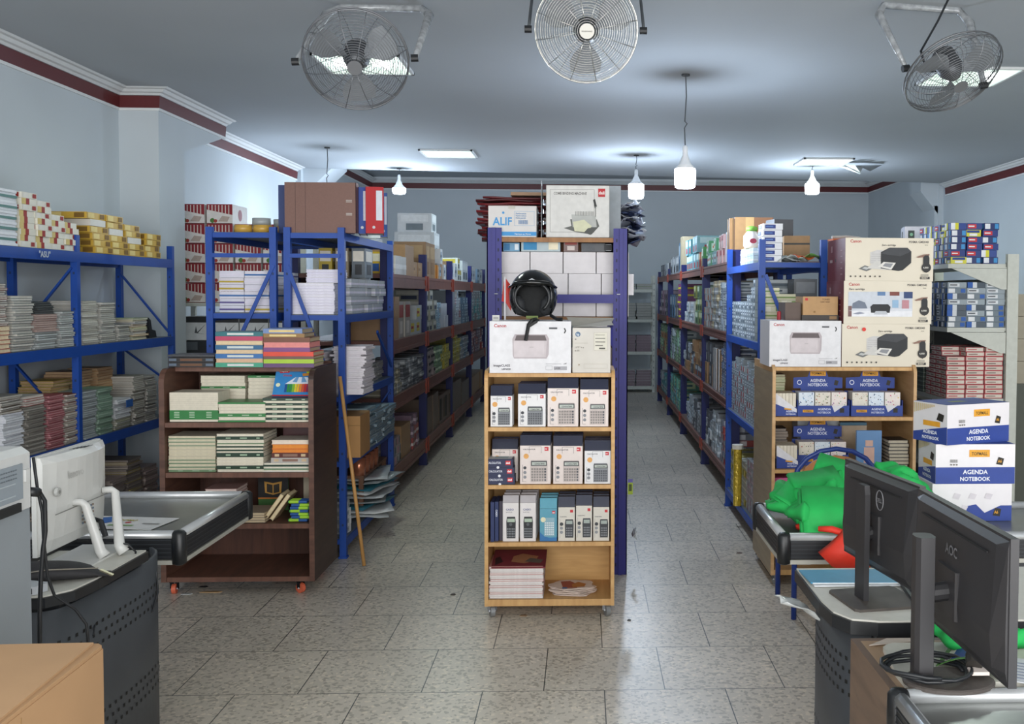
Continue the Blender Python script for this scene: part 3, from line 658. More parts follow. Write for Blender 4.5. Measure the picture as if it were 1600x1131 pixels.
# --- orange-beamed rack runs
LV = [1.785, 1.265, .82, .255]; RV = [1.895, 1.335, .80, .24]
posL = [7.83, 9.63, 11.5, 13.45, 15.3]; posR = [7.75, 9.64, 11.73, 13.6, 15.4]
rack('long rack run with orange beams along the left aisle', -2.25, -1.49, posL, LV, 2.0, navy, brownbeam, mat('#6a5b52', .6), .11, pw=.07, face=1)
rack('long rack run with orange beams along the right aisle', 1.14, 1.90, posR, RV, 1.98, navy, brownbeam, mat('#6a5b52', .6), .075, pw=.07, face=-1)
ORD = ['first', 'second', 'third', 'fourth']
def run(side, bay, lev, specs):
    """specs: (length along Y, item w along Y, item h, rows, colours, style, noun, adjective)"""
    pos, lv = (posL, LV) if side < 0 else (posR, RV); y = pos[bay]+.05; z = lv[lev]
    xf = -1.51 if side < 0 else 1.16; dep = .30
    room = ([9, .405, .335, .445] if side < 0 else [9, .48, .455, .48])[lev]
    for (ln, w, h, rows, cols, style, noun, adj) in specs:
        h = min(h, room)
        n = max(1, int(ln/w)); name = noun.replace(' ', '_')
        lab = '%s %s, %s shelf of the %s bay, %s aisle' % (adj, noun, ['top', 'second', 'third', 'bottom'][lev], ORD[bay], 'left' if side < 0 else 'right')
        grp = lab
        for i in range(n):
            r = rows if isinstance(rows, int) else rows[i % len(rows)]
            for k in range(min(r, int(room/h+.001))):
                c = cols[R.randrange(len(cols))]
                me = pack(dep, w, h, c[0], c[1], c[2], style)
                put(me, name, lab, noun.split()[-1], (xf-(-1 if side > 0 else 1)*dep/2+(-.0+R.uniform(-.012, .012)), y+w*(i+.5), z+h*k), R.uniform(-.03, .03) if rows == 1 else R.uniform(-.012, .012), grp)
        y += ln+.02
K = ('#a5815a', '#b8946a', '#8c6a46'); WH = ('#d7dadb', '#9fb0be', '#4c5a66'); BL = ('#5e7a8f', '#bcd0db', '#27405a'); YL = ('#b3a83a', '#dcd58a', '#5c6b2a')
GN = ('#6c8f6a', '#cfe0c6', '#38553a'); GY = ('#8d9397', '#c6cacc', '#50565c'); DK = ('#474b52', '#8b9096', '#c0c3c6'); RD = ('#a1453f', '#e3d8d2', '#5a1f1e'); MV = ('#7b6272', '#c8b8c4', '#3e2f3b'); TL = ('#5a9a9e', '#c6e2e2', '#a23f46')
OR = ('#c98a3c', '#e9d6a8', '#6b4a26'); CL = ('#a9b5bc', '#dfe6ea', '#4d5f6e')
# left aisle
run(-1, 0, 0, [(.22, .11, .17, 1, [OR, ('#d7b02f', '#e8dfc8', '#2d5aa0')], 3, 'jar packet', 'yellow and white'), (.46, .46, .15, 1, [('#c9c8c4', '#e0dfdc', '#26292c')], 1, 'typewriter box', 'pale grey black-based'), (.4, .4, .26, 1, [K], 5, 'kraft carton', 'tall brown'), (.5, .25, .13, 1, [WH, K], 0, 'desk box', 'pale')])
run(-1, 0, 1, [(.42, .21, .17, 2, [K], 5, 'kraft carton', 'small brown'), (.5, .25, .3, 1, [('#a9a39a', '#a1453f', '#d6d0c8')], 3, 'printed box', 'beige and red'), (.6, .3, .13, (1, 2), [('#b4b9ba', '#cdbf4e', '#a23b3a')], 0, 'toy box', 'film-wrapped yellow')])
run(-1, 0, 2, [(.6, .1, .04, (5, 6, 5), [GY, ('#8f8a78', '#c7c2ae', '#5b4b46')], 1, 'pencil box', 'grey-beige'), (1.05, .15, .042, (6, 5, 6, 6), [DK, GY], 1, 'display box', 'dark grey')])
run(-1, 0, 3, [(.5, .16, .07, 3, [GY, ('#a79c9c', '#c59aa8', '#7d7d80')], 2, 'flat box', 'grey and pink'), (.4, .4, .27, 1, [K], 5, 'open carton', 'brown open'), (.45, .09, .1, (2, 3), [RD, MV], 1, 'red packet', 'dusty')])
run(-1, 1, 0, [(.62, .31, .34, 1, [K, ('#9d7c58', '#b79a72', '#8c6a46')], 3, 'kraft carton', 'upright taped'), (.2, .1, .14, 1, [OR], 5, 'thread roll', 'orange'), (.7, .175, .16, (1, 2, 1), [DK, GY, WH], 0, 'appliance box', 'assorted dark')])
run(-1, 1, 1, [(.72, .24, .1, (4, 4, 3), [('#a7a896', '#d6d5ca', '#4a4c50'), ('#9c9d90', '#c6c5ba', '#2f3c55')], 3, 'speaker box', 'grey-green'), (.35, .12, .055, 5, [('#8fb2c6', '#dbe8ef', '#2e5f86')], 0, 'small packet', 'light blue'), (.5, .25, .13, (2, 2), [('#c7ccd2', '#d3d8dd', '#c7ccd2')], 5, 'plain box', 'whitish')])
run(-1, 1, 2, [(.6, .15, .07, (5, 4), [('#9c8f8c', '#2e2e30', '#b8b1ac')], 3, 'glue box', 'mauve and black'), (.45, .15, .09, 4, [GN], 1, 'green box', 'dull'), (.62, .155, .085, (4, 5), [YL], 0, 'yellow box', 'lemon')])
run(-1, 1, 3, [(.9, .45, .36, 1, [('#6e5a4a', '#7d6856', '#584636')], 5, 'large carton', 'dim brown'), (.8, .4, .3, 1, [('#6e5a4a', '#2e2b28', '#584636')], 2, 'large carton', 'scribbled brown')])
run(-1, 2, 0, [(.5, .25, .2, 1, [WH, TL], 0, 'printer box', 'white'), (.55, .18, .14, (1, 2), [('#c9cfc9', '#bfae3c', '#343a3d')], 3, 'machine box', 'yellow-footed pale'), (.6, .3, .26, 1, [('#ccd5d9', '#e3eaec', '#5a666e')], 3, 'printer box', 'large pale')])
run(-1, 2, 1, [(.35, .35, .45, 1, [GY], 5, 'wrapped roll', 'tall grey'), (.7, .14, .08, (4, 5, 4), [CL, WH, ('#a3747a', '#d6d6da', '#3c3c44')], 0, 'small packet', 'white and rose'), (.6, .15, .08, (4, 3), [BL], 0, 'small packet', 'bluish')])
run(-1, 2, 2, [(.8, .2, .055, (6, 5), [YL, ('#9f9440', '#c9c280', '#4c4c2c')], 1, 'yellow carton', 'flat'), (.9, .18, .055, (5, 4), [BL, GY], 1, 'slate carton', 'flat')])
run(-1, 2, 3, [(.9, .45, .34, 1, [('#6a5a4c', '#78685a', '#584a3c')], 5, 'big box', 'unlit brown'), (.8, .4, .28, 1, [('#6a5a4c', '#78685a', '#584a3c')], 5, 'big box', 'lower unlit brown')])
run(-1, 3, 0, [(1.6, .32, .2, (1, 1, 0), [WH, BL, CL], 0, 'supply box', 'pale')])
run(-1, 3, 1, [(1.6, .16, .1, (3, 4), [TL, GY], 0, 'supply packet', 'teal and grey')])
run(-1, 3, 2, [(1.6, .2, .1, (3, 4), [MV, RD], 0, 'supply packet', 'dull red')])
run(-1, 3, 3, [(1.6, .4, .25, 1, [K], 5, 'supply carton', 'far brown')])
# white machines piled high on the left aisle rack
for x, y, w, h, z, l in ((-1.75, 12.3, .4, .30, 1.99, 'large white printer carton topping the left aisle rack'), (-1.8, 12.0, .3, .2, 2.30, 'upper white printer carton on the larger one'),
                         (-1.9, 9.0, .2, .04, 2.05, 'white booklet pile beside the red box file')):
    pass
for k in range(5): put(bookmesh(.24, .22, .032, '#b9bdbd', '#cdd0d0', ''), 'booklet', 'white-grey thick booklet piled right of the red box file', 'booklet', (-1.62, 7.5, 2.0+.033*k), .3*k, 'thick booklets by red box file')
put(pack(.42, .4, .3, '#c9d0d4', '#dfe5e8', '#6b7880', 3), 'printer_carton', 'large pale printer carton high on the left aisle rack', 'carton', (-1.80, 11.0, 1.925+.06), 0)
put(pack(.36, .35, .2, '#d2d8dc', '#e5eaed', '#78858d', 3), 'printer_carton', 'smaller pale carton on top of the large printer carton', 'carton', (-1.80, 11.0, 2.286), 0)
put(pack(.7, .5, .2, '#a5815a', '#b8946a', '#8c6a46', 5), 'flat_carton', 'flat brown carton under the stacked printer cartons', 'carton', (-1.87, 11.0, 1.786), 0)
# right aisle
run(1, 0, 0, [(.25, .125, .34, 1, [('#8b5e3f', '#b38a5c', '#c9a36d')], 4, 'wooden rack', 'tall brown'), (.2, .2, .25, 1, [('#d9dde0', '#e6eaec', '#b33a3f')], 1, 'white bottle box', 'tall white'), (.4, .1, .12, (2, 1), [('#c4a1a0', '#a83238', '#e0d2cc')], 3, 'red packet', 'small pink and'), (.8, .16, .12, (1, 2, 1), [TL, ('#4a9a68', '#cfe6d4', '#d0743a')], 0, 'hanging pack', 'teal blister')])
run(1, 0, 1, [(.72, .08, .05, (7, 8, 8), [CL, ('#8a95a0', '#cfd8e0', '#2c4a74')], 0, 'blister pack', 'clear blue'), (.5, .1, .06, (6, 7, 5), [('#a79a7c', '#d8cfb6', '#4e4a3e'), GY], 1, 'small box', 'beige'), (.5, .1, .06, (6, 5), [('#99a1a4', '#c06a2e', '#d9dcdd')], 2, 'small box', 'grey and orange')])
run(1, 0, 2, [(.6, .06, .055, (7, 8, 7), [('#5f6d86', '#d5dbe3', '#27304a'), ('#55647c', '#cfd6df', '#9c2f36')], 0, 'blister pack', 'dark blue'), (.5, .1, .36, 1, [('#c8c6c2', '#e4e3e0', '#3c4046'), K], 4, 'paper roll', 'upright white'), (.6, .15, .2, (1, 2), [K, DK], 3, 'mixed box', 'brown and dark')])
run(1, 0, 3, [(.7, .07, .05, (6, 7, 5), [('#9c4440', '#d9cfd0', '#2e3960'), ('#767b86', '#c9ccd4', '#3a3f58')], 2, 'pen pack', 'red and grey'), (.5, .1, .09, (3, 4, 3), [GY, CL], 1, 'note pack', 'pale grey'), (.45, .1, .08, (3, 4), [CL, DK, WH], 0, 'bag pack', 'glossy')])
run(1, 1, 0, [(.2, .1, .2, 1, [('#4f9a55', '#d9e8d9', '#d0743a')], 3, 'toy pack', 'green'), (.3, .1, .16, 1, [OR, ('#b3402c', '#ecd7a0', '#5c2a1e')], 3, 'toy pack', 'orange'), (1.1, .22, .17, (2, 2, 1), [TL, ('#7db4bf', '#c0dfe4', '#a23f46')], 3, 'blister bag', 'teal printed')])
run(1, 1, 1, [(.8, .2, .13, (3, 2, 3), [('#8f9950', '#c9cf98', '#3c4a2c'), GN], 3, 'green box', 'olive'), (.9, .15, .11, (2, 2, 1), [CL, WH, GY], 0, 'white pack', 'pale')])
run(1, 1, 2, [(.9, .18, .12, (2, 3, 2), [('#5b6b78', '#c5ccd0', '#a3502c'), K], 3, 'mixed pack', 'crowded'), (.9, .15, .1, (3, 2), [K, DK, CL], 0, 'brown packet', 'leaning')])
run(1, 1, 3, [(1.7, .17, .1, (2, 3, 2), [CL, GY, ('#555b63', '#c9cdd2', '#8b9096')], 0, 'cable pack', 'grey')])
run(1, 2, 0, [(.25, .12, .42, 1, [('#b6a98c', '#c9bfa6', '#8d8468')], 5, 'tall board', 'beige'), (.25, .08, .36, 1, [BL, WH], 3, 'hanging strip', 'blue chequered'), (1.2, .24, .22, 1, [('#9fa5a9', '#dadedf', '#3b3f43')], 3, 'kettle box', 'grey and white')])
run(1, 2, 1, [(.6, .12, .085, (4, 5), [('#7e3f6f', '#d8cf3f', '#c9c0d0')], 1, 'purple packet', 'yellow-banded'), (1.1, .22, .3, 1, [('#3f5f7a', '#a9bccb', '#27405a'), DK], 3, 'upright pack', 'dark blue')])
run(1, 2, 2, [(1.7, .17, .1, (3, 4, 3), [('#86ad95', '#cfe3d6', '#5a7f68'), GN, CL], 0, 'mint box', 'pale mint')])
run(1, 2, 3, [(1.7, .2, .12, (2, 3), [('#5f9a86', '#c9d9b0', '#3a6f7c'), TL], 0, 'green packet', 'turquoise')])
run(1, 3, 0, [(1.6, .26, .17, 1, [DK, GY, WH], 3, 'dark box', 'far assorted')])
run(1, 3, 1, [(1.6, .2, .12, (2, 3), [DK, MV], 3, 'dark packet', 'far dark')])
run(1, 3, 2, [(1.6, .2, .1, (3, 4), [GN, ('#9c8a5a', '#c44a3a', '#3c4a2c')], 0, 'green box', 'far green')])
run(1, 3, 3, [(1.6, .25, .13, (1, 2), [TL, GY], 0, 'packet', 'far grey')])

# --- blue rack at the right aisle mouth
RB = [1.84, 1.33, .765, .15]
tR, rx_, ry_ = rack('blue rack at the mouth of the right aisle, behind the pale cabinet', 1.10, 1.53, [6.3, 7.70], RB, 1.98)
brace(tR, rx_, ry_, (1.14, 6.28, 1.76), (1.30, 6.28, 1.36)); brace(tR, rx_, ry_, (1.12, 7.66, .72), (1.5, 7.66, 1.25))
gc = [pack(.36, .075, .05, '#97a3aa', '#d8dee2', '#3e5468', 0), pack(.36, .075, .05, '#8d989e', '#c3ccd1', '#5d6c78', 3)]
for j, n in enumerate((9, 9, 8, 8, 8, 7, 7, 7, 7, 7, 7, 7, 7)):
    for k in range(n-2 if j > 2 else n-1): put(gc[R.randrange(2)], 'clear_pack', 'clear grey pack in the columns behind the blue right post', 'pack', (1.31 if j > 0 else 1.24, 6.55+.085*j+.0, 1.33+.0505*k), R.uniform(-.02, .02), 'clear packs, second shelf of blue right rack') if j > 0 else None
cg = [pack(.10, .2, .038, '#d9d7b8', '#7f9a5c', '#e8e6d6', 1), pack(.10, .2, .038, '#dcdac2', '#e9e7d6', '#8fa36a', 2)]
grid(cg, (.105, .2, .0385), 2, 1, (9, 8), 1.19, 6.43-.02, 1.33, 'cream_box', 'cream and green box behind the right rack brace', 'box', 'cream and green boxes', .006, .05)
put(pack(.15, .2, .2, '#5a5e63', '#7b8086', '#33363a', 3), 'grey_carton', 'dark grey carton at the right of the cream boxes, upper', 'carton', (1.41, 6.45, 1.534), 0)
put(pack(.15, .2, .2, '#55595e', '#6b7076', '#33363a', 5), 'grey_carton', 'dark grey carton at the right of the cream boxes, lower', 'carton', (1.41, 6.45, 1.333), 0)
g3 = [pack(.36, .08, .045, '#8b979d', '#c9d2d7', '#3e5468', 0), pack(.36, .08, .045, '#97a2a6', '#a13e3c', '#d8dee2', 2)]
for j in range(14):
    for k in range(7+(j % 3)): put(g3[0 if R.random() < .75 else 1], 'clear_pack', 'clear pack with red marks on the third shelf, blue right rack', 'pack', (1.31, 6.40+.09*j, .765+.0455*k), R.uniform(-.02, .02), 'clear packs, third shelf of blue right rack')
g4 = [pack(.36, .1, .05, '#b3a43c', '#d9cf80', '#6b6328', 2), pack(.36, .1, .05, '#9a9a8c', '#c9c7b8', '#6a6a5e', 1)]
g5 = [pack(.36, .1, .05, '#8f878c', '#b9a0a8', '#5e5a60', 1), pack(.36, .1, .05, '#8c8f92', '#b4b7ba', '#a06a78', 2)]
for j in range(12):
    for k in range(7 if j < 5 else 6): put((g5 if j < 5 else g4)[R.randrange(2)], 'flat_pack' , 'mauve flat pack on the bottom shelf, blue right rack' if j < 5 else 'yellow flat pack on the bottom shelf, blue right rack', 'pack', (1.31, 6.42+.105*j, .15+.051*k), R.uniform(-.02, .02), 'mauve flat packs, bottom shelf' if j < 5 else 'yellow flat packs, bottom shelf')
m = MB(); m.tube([(0, 0, 0), (0, 0, .40)], .03, mat('#c9ae3c', .2, .3, noise=.3, scale=40, bump=.5), 10); m.tube([(0, 0, .40), (0, 0, .43)], .04, '#e0dccf', 10)
tag(m.build('wrapping_roll', smooth=False), 'upright golden foil roll leaning at the bottom shelf, blue right rack', 'roll').location = (1.085, 7.0, .15)
# goods on the blue right rack top
m = MB(); m.lathe([(.05, 0), (.062, .03), (.06, .13), (.035, .17), (.034, .175)], mat('#e3dedf', .3, noise=.0), 16); m.lathe([(.04, .175), (.042, .215), (.02, .225)], '#7ab648', 14); m.draw('F', .1, .12, .15, [('d', .5, .5, .025, '#b5405a')], off=.003)
put(m.me('b', True), 'round_jar', 'white jar with a green lid on the right blue rack', 'jar', (1.205, 7.2, 1.961), 0).scale = (1, 1, .72)
m = carton(.12, .2, .12, '#b9ad8c'); put(m.me(), 'beige_carton', 'beige carton carrying the green-lidded jar', 'carton', (1.205, 7.2, 1.8405), 0)
tb = pack(.125, .16, .04, '#e2e5ea', '#2c3f86', '#5c7fc0', 0)
for k in range(6): put(tb, 'tube_carton', 'white carton with navy print piled behind the rack post', 'carton', (1.195+.004*(k % 2), 6.44, 1.84+.041*k), R.uniform(-.04, .04), 'white and navy tube cartons')
for j in range(5): put(pack(.12, .1, .05, '#c9dbe6', '#e9f0f4', '#7aa0b8', 1), 'soap_pack', 'pale blue soap pack heaped behind the tube cartons', 'pack', (1.17, 6.62+.11*j, 1.84+.0), 0, 'pale blue soap packs')
for j in range(5): put(pack(.12, .1, .05, '#c9dbe6', '#e9f0f4', '#7aa0b8', 1), 'soap_pack', 'pale blue soap pack in the upper layer behind the tube cartons', 'pack', (1.17, 6.62+.11*j, 1.891), 0, 'upper pale blue soap packs')
put(pack(.14, .16, .2, '#56585d', '#6a6c72', '#b8323a', 5), 'dark_carton', 'tall dark grey carton rising above the right rack goods', 'carton', (1.355, 6.95, 1.951), .2)
put(pack(.2, .25, .11, '#8a8d92', '#b8323a', '#e4e0dc', 0), 'grey_carton', 'grey carton with red label below the tall dark carton', 'carton', (1.30, 6.95, 1.84), .1)
put(carton(.17, .2, .15, '#a07d56', {'F': [('r', 0, .6, 1, .68, '#3a3a38')]}).me(), 'kraft_carton', 'brown taped carton beside the tall dark one', 'carton', (1.43, 6.75, 1.875), -.15)
for i, (c, l) in enumerate((('#b8bfbd', 'grey film'), ('#cfd4d2', 'white film'), ('#d0643a', 'orange'), ('#6a9a52', 'green'))):
    o = sheet(.14, .16, 20+i, .02, col=c).build('film_bag', smooth=True); tag(o, l+' crumpled bag on the right blue rack top', 'bag'); o.location = (1.30+.05*i, 6.42, 1.842+.004*i); o.rotation_euler = (0, 0, i)
# second blue rack behind it, carrying dim goods (seen between the cartons)
tS, sx_, sy_ = rack('dim blue rack standing behind the stacked printer cartons', 1.56, 2.0, [6.3, 7.70], [1.84, 1.33, .765, .15], 1.93)
put(pack(.24, .3, .16, '#b3adb4', '#c4bec4', '#9b959c', 5), 'mauve_carton', 'long pale mauve carton behind the top printer carton', 'carton', (1.88, 6.62, 1.842))
m = MB(); m.box(-.12, .12, -.1, .1, 0, .02, '#3b3e42'); m.box(-.1, .11, -.08, .08, .02, .035, '#c9622f')
m.tube([(-.1, -.05, .045), (0, -.03, .05), (.08, -.06, .04)], .01, '#b9b5b0', 6); put(m.me(), 'tool_blister', 'orange and black tool pack above the top printer carton', 'tool pack', (1.70, 6.5, 1.96)); put(pack(.25, .25, .118, '#4a4d52', '#6b6e74', '#33363a', 5), 'dark_carton', 'dark carton under the orange tool pack', 'carton', (1.70, 6.5, 1.841))

# ------------------------------------------------------------------ pale gondola at the right
t = thing('gondola_shelf', 'pale grey cantilever gondola shelving at the far right', 'shelving', (2.65, 8.3, 0))
def gl(x): return x-2.65
for y in (6.6, 8.0, 9.4):
    m = MB(); m.box(gl(2.815), gl(2.89), y-8.3-.02, y-8.3+.02, 0, 1.91, greywhite)
    for k in range(26): m.box(gl(2.809), gl(2.815), y-8.3-.004, y-8.3+.004, .2+.065*k, .23+.065*k, '#6f736e')
    m.build('upright', t)
for z in (1.845, 1.42, .945, .45):
    m = MB(); m.box(gl(2.42), gl(2.815), -1.7, 1.1, z-.03, z, greywhite)
    m.build('shelf', t)
    for y in (6.59, 8.0):
        m = MB(); m.prism([(gl(2.44), z-.032), (gl(2.812), z-.032), (gl(2.812), z-.17), (gl(2.78), z-.17)], y-8.3-.004, y-8.3+.004, greywhite, 'y'); m.build('bracket', t)
m = MB(); m.box(gl(2.82), gl(2.885), -1.66, 1.1, .1, 1.75, mat('#8f938f')); m.build('back_panel', t)
m = MB(); m.box(gl(2.40), gl(2.83), -1.7, 1.1, 0, .1, greywhite); m.build('base', t)
by = [pack(.105, .1, .045, '#27428a', '#e3e6ea', '#d6d13a', 4), pack(.105, .1, .045, '#1e2f66', '#dfe3e8', '#3f8fc9', 2), pack(.105, .1, .045, '#22397c', '#c8363c', '#e5e7ea', 0), pack(.105, .1, .045, '#d0cc35', '#27428a', '#e9ebee', 3)]
grid(by, (.107, .102, .0452), 3, 6, 6, 2.49, 6.66, 1.845, 'blister_carton', 'navy and yellow small carton heaped on the gondola top', 'carton', 'navy and yellow cartons on the gondola top', .006, .05)
for k in range(2):
    m = carton(.2, .25, .15, '#c3c0c8', {'F': [('r', .12, .35, .35, .8, '#3c443f'), ('d', .24, .6, .012, '#7fae8c')], 'L': [('r', .2, .3, .5, .8, '#3c443f')]})
    put(m.me(), 'white_carton', ['lower', 'upper'][k]+' pale carton with small dark label, behind the navy cartons', 'carton', (2.52, 7.55, 1.845+.152*k+.0), -.2)
cb = [pack(.13, .1, .0375, '#8f9ba3', '#d6dade', '#2c333b', 0), pack(.13, .1, .0375, '#44505c', '#2d5ba6', '#d3d8dd', 4), pack(.13, .1, .0375, '#6d7a84', '#e0e3e6', '#2d5ba6', 2)]
grid(cb, (.131, .102, .0377), 3, 5, 8, 2.486, 6.66, 1.42, 'clear_tube_pack', 'clear pack with blue cap on the gondola second shelf', 'pack', 'clear blue-capped packs on the gondola', .004, .03)
rb = [pack(.125, .1, .031, '#b8434a', '#d3cabd', '#8a6f66', 6), pack(.125, .1, .031, '#b8434a', '#cdbfb3', '#6a5f58', 6), pack(.125, .1, .031, '#b3555a', '#d6cec2', '#b8434a', 6)]
grid(rb, (.13, .102, .0312), 3, 4, (9, 11, 11), 2.486, 6.66, .945, 'red_carton', 'red and white flat carton on the gondola third shelf', 'carton', 'red and white cartons on the gondola', .003, .02)
gk = pack(.13, .1, .031, '#5f6c62', '#8c9a8f', '#3c463e', 1)
grid(gk, (.13, .102, .0312), 3, 5, (7, 9, 8), 2.486, 7.12, .945, 'dark_carton', 'dark green-grey carton deeper on the gondola third shelf', 'carton', 'dark cartons deeper on the gondola', .003, .02)
grid(pack(.12, .12, .08, '#41617d', '#a8bcc9', '#27384a', 0), (.12, .12, .08), 3, 2, 4, 2.49, 6.7, .45, 'blue_pack', 'bluish pack on the low gondola shelf beside the agenda cartons', 'pack', 'bluish packs low on the gondola', .004, .02)
for i in range(2):
    for k in range(4): put(pack(.3, .35, .16, '#a79f8c', '#bcb39e', '#8d8573', 5), 'beige_carton', 'beige carton at the extreme right edge behind the upright', 'carton', (3.22+.31*i, 7.3, 1.0+.162*k), 0, 'beige cartons at right edge')
put(pack(.62, .4, 1.0, '#55584f', '#6a6d64', '#3c3f38', 5), 'low_cabinet', 'dark low cupboard under the beige cartons at the right edge', 'cupboard', (3.38, 7.3, 0))

# white rack at the end of the right aisle
t = thing('slotted_rack', 'white slotted-angle rack closing the far end of the right aisle', 'rack', (.75, 16.95, 0))
for x in (-.42, .42):
    for y in (-.2, .2):
        m = MB(); m.box(x-.025, x+.025, y-.02, y+.02, 0, 1.95, greywhite)
        for k in range(18): m.box(x-.008, x+.008, y-.021, y-.02, .1+.1*k, .13+.1*k, '#7e827c')
        m.build('post', t)
for z in (1.72, 1.22, .68, .1): m = MB(); m.box(-.42, .42, -.2, .2, z-.05, z, greywhite); m.build('shelf', t)
for lz, c, l in ((1.72, ['#6a8f4a', '#5c7c42'], 'green'), (1.22, ['#4c5a52', '#6a7a72'], 'dark green'), (.68, ['#5c4454', '#7a6472'], 'plum'), (.1, ['#c9c4c0', '#8a8480', '#e0dcd8'], 'white')):
    for i in range(3): stack(6 if lz != 1.72 else 2, .47+.27*i, 16.92, lz, .25, .3, .045, c, '#a9a8a2' if lz > 1 else '#8a7a80', 'folded_bundle', l+' folded bundle on the far white rack', 'bundle', l+' bundles on the far white rack', jit=.01)
# pale rack right of it, with tape
m = MB(); m.box(-.3, .3, -.15, .15, 0, 1.8, mat('#8d918c')); 

# ------------------------------------------------------------------ centre rack
t = thing('storage_rack', 'violet blue rack in the middle, facing the viewer with its end', 'rack', (-.15, 9.9, 0)); ox, oy = -.15, 9.9
X0, X1 = -.555, .255
for y in (5.84, 7.9, 9.9, 11.9, 14.0):
    for x, s in ((X0, 1), (X1, -1)):
        m = MB(); a = x-ox; b = a+s*.085
        m.box(min(a, b), max(a, b), y-oy-.04, y-oy-.034, 0, 2.01, violet)
        m.box(min(a, a+s*.006), max(a, a+s*.006), y-oy-.04, y-oy+.04, 0, 2.01, violet)
        m.box(min(a+s*.03, a+s*.05), max(a+s*.03, a+s*.05), y-oy-.05, y-oy-.04, 0, 2.01, violet)
        if y < 6:
            for k in range(34): m.box(a+s*.062, a+s*.070, y-oy-.0405, y-oy-.04, .05+.057*k, .068+.057*k, '#0f1030') if s > 0 else m.box(a+s*.070, a+s*.062, y-oy-.0405, y-oy-.04, .05+.057*k, .068+.057*k, '#0f1030')
            m.lathe([(.011, 0), (.011, .004)], '#c9ccd2', 8, (a+s*.055, y-oy-.055, 1.63))
        m.build('upright', t)
for z in (1.955, 1.50, 1.02, .5, .1):
    for a, b in ((5.84, 7.9), (7.9, 9.9), (9.9, 11.9), (11.9, 14.0)):
        m = MB(); m.box(X0-ox+.01, X1-ox-.01, a-oy+.04, b-oy-.04, z-.018, z, wood('#7a5636', '#93683f', .6, (1, 8, 1)))
        for x in (X0, X1-.02): m.box(x-ox, x-ox+.02, a-oy, b-oy, z-.07, z-.018, navy)
        m.build('shelf', t)
m = MB(); m.box(X0-ox+.085, X1-ox-.085, -4.11, -4.08, 1.585, 1.63, violet); m.box(X0-ox+.085, X1-ox-.085, -4.115, -4.11, 1.58, 1.588, violet); m.build('cross_bar', t)
m = MB(); m.box(X0-ox+.085, X1-ox-.085, -4.09, -4.06, 1.93, 1.956, wood('#8a5f3a', '#a5774a', .6, (8, 1, 1))); m.build('shelf_edge', t)
wc = pack(.19, .3, .125, '#d6d2d4', '#dcd8da', '#c9c5c8', 5)
for k in range(3):
    for i in range(4): put(wc, 'plain_carton', 'plain white carton in the wall of cartons behind the helmet', 'carton', (-.41+.193*i+(.03 if k % 2 else 0), 6.05, 1.50+.0005+.1255*k-.0), 0, 'white cartons behind the helmet') if not (k == 2 and i == 9) else None
for i in range(3): put(pack(.2, .3, .13, '#cfc9c8', '#d8d2d2', '#c3bebd', 5), 'plain_carton', 'plain white carton in the row behind the small printer cartons', 'carton', (-.38+.21*i, 6.05, 1.02+.3), 0, 'white cartons behind small printer cartons')
put(pack(.66, .32, .298, '#9a8f8c', '#a59a97', '#8f8481', 5), 'large_carton', 'large grey-mauve carton low behind the pale shelf top', 'carton', (-.16, 6.05, 1.021))
# blue goods over the white cartons
zt = 1.50+.377
zt = 1.878
for i, (w, h, c, c2, c3, l) in enumerate([(.10, .05, '#5c93b5', '#2a6fa0', '#d8e3ea', 'light blue box left over the white cartons'), (.24, .07, '#a8b8bd', '#2f86b8', '#ece3c6', 'striped blue tissue box over the white cartons'), (.09, .072, '#6d5551', '#8e3a33', '#c9beb8', 'clear bag of red pieces over the white cartons'), (.2, .05, '#3e4247', '#55595e', '#23262a', 'dark box over the white cartons'), (.1, .05, '#9fb6cf', '#dfe8f0', '#3c68a6', 'blue and white box right over the white cartons')]):
    x = [-.42, -.25, -.075, .08, .2-.03][i]-.0
    put(pack(w*.95, .2, h, c, c2, c3, 2 if i != 2 else 3), 'supply_box', l, 'box', (x, 5.98, zt))
# goods on top
def alif():
    blu = '#3f93cf'
    return carton(.275, .3, .178, mat('#d3d0cd', .6, noise=.04, scale=9), {'F': [('r', 0, .04, 1, .17, blu), ('t', 'ALIF', .09, .38, .26, blu, .4), ('d', .31, .78, .007, blu), ('l', .54, .36, .96, .83, .0018, '#8fb0cc'),
        ('t', 'Perforatrice', .57, .73, .05, '#5a86b0', .35), ('t', 'Perforadora', .57, .66, .05, '#5a86b0', .35), ('t', 'Hole punch', .57, .59, .05, '#5a86b0', .3)]+[('r', .63+.018*i, .41, .638+.018*i, .54, '#4d83b8') for i in range(11)]+
        [('t', 'Fabrique au Maroc', .55, .07, .05, '#d7e6f2', .4), ('r', .42, .9, .56, 1.0, '#c4c0b6')]}).me()
put(alif(), 'stationery_carton', 'white carton with blue lettering and stripe, on the middle rack top', 'carton', (-.41, 5.97, 1.957+.0))
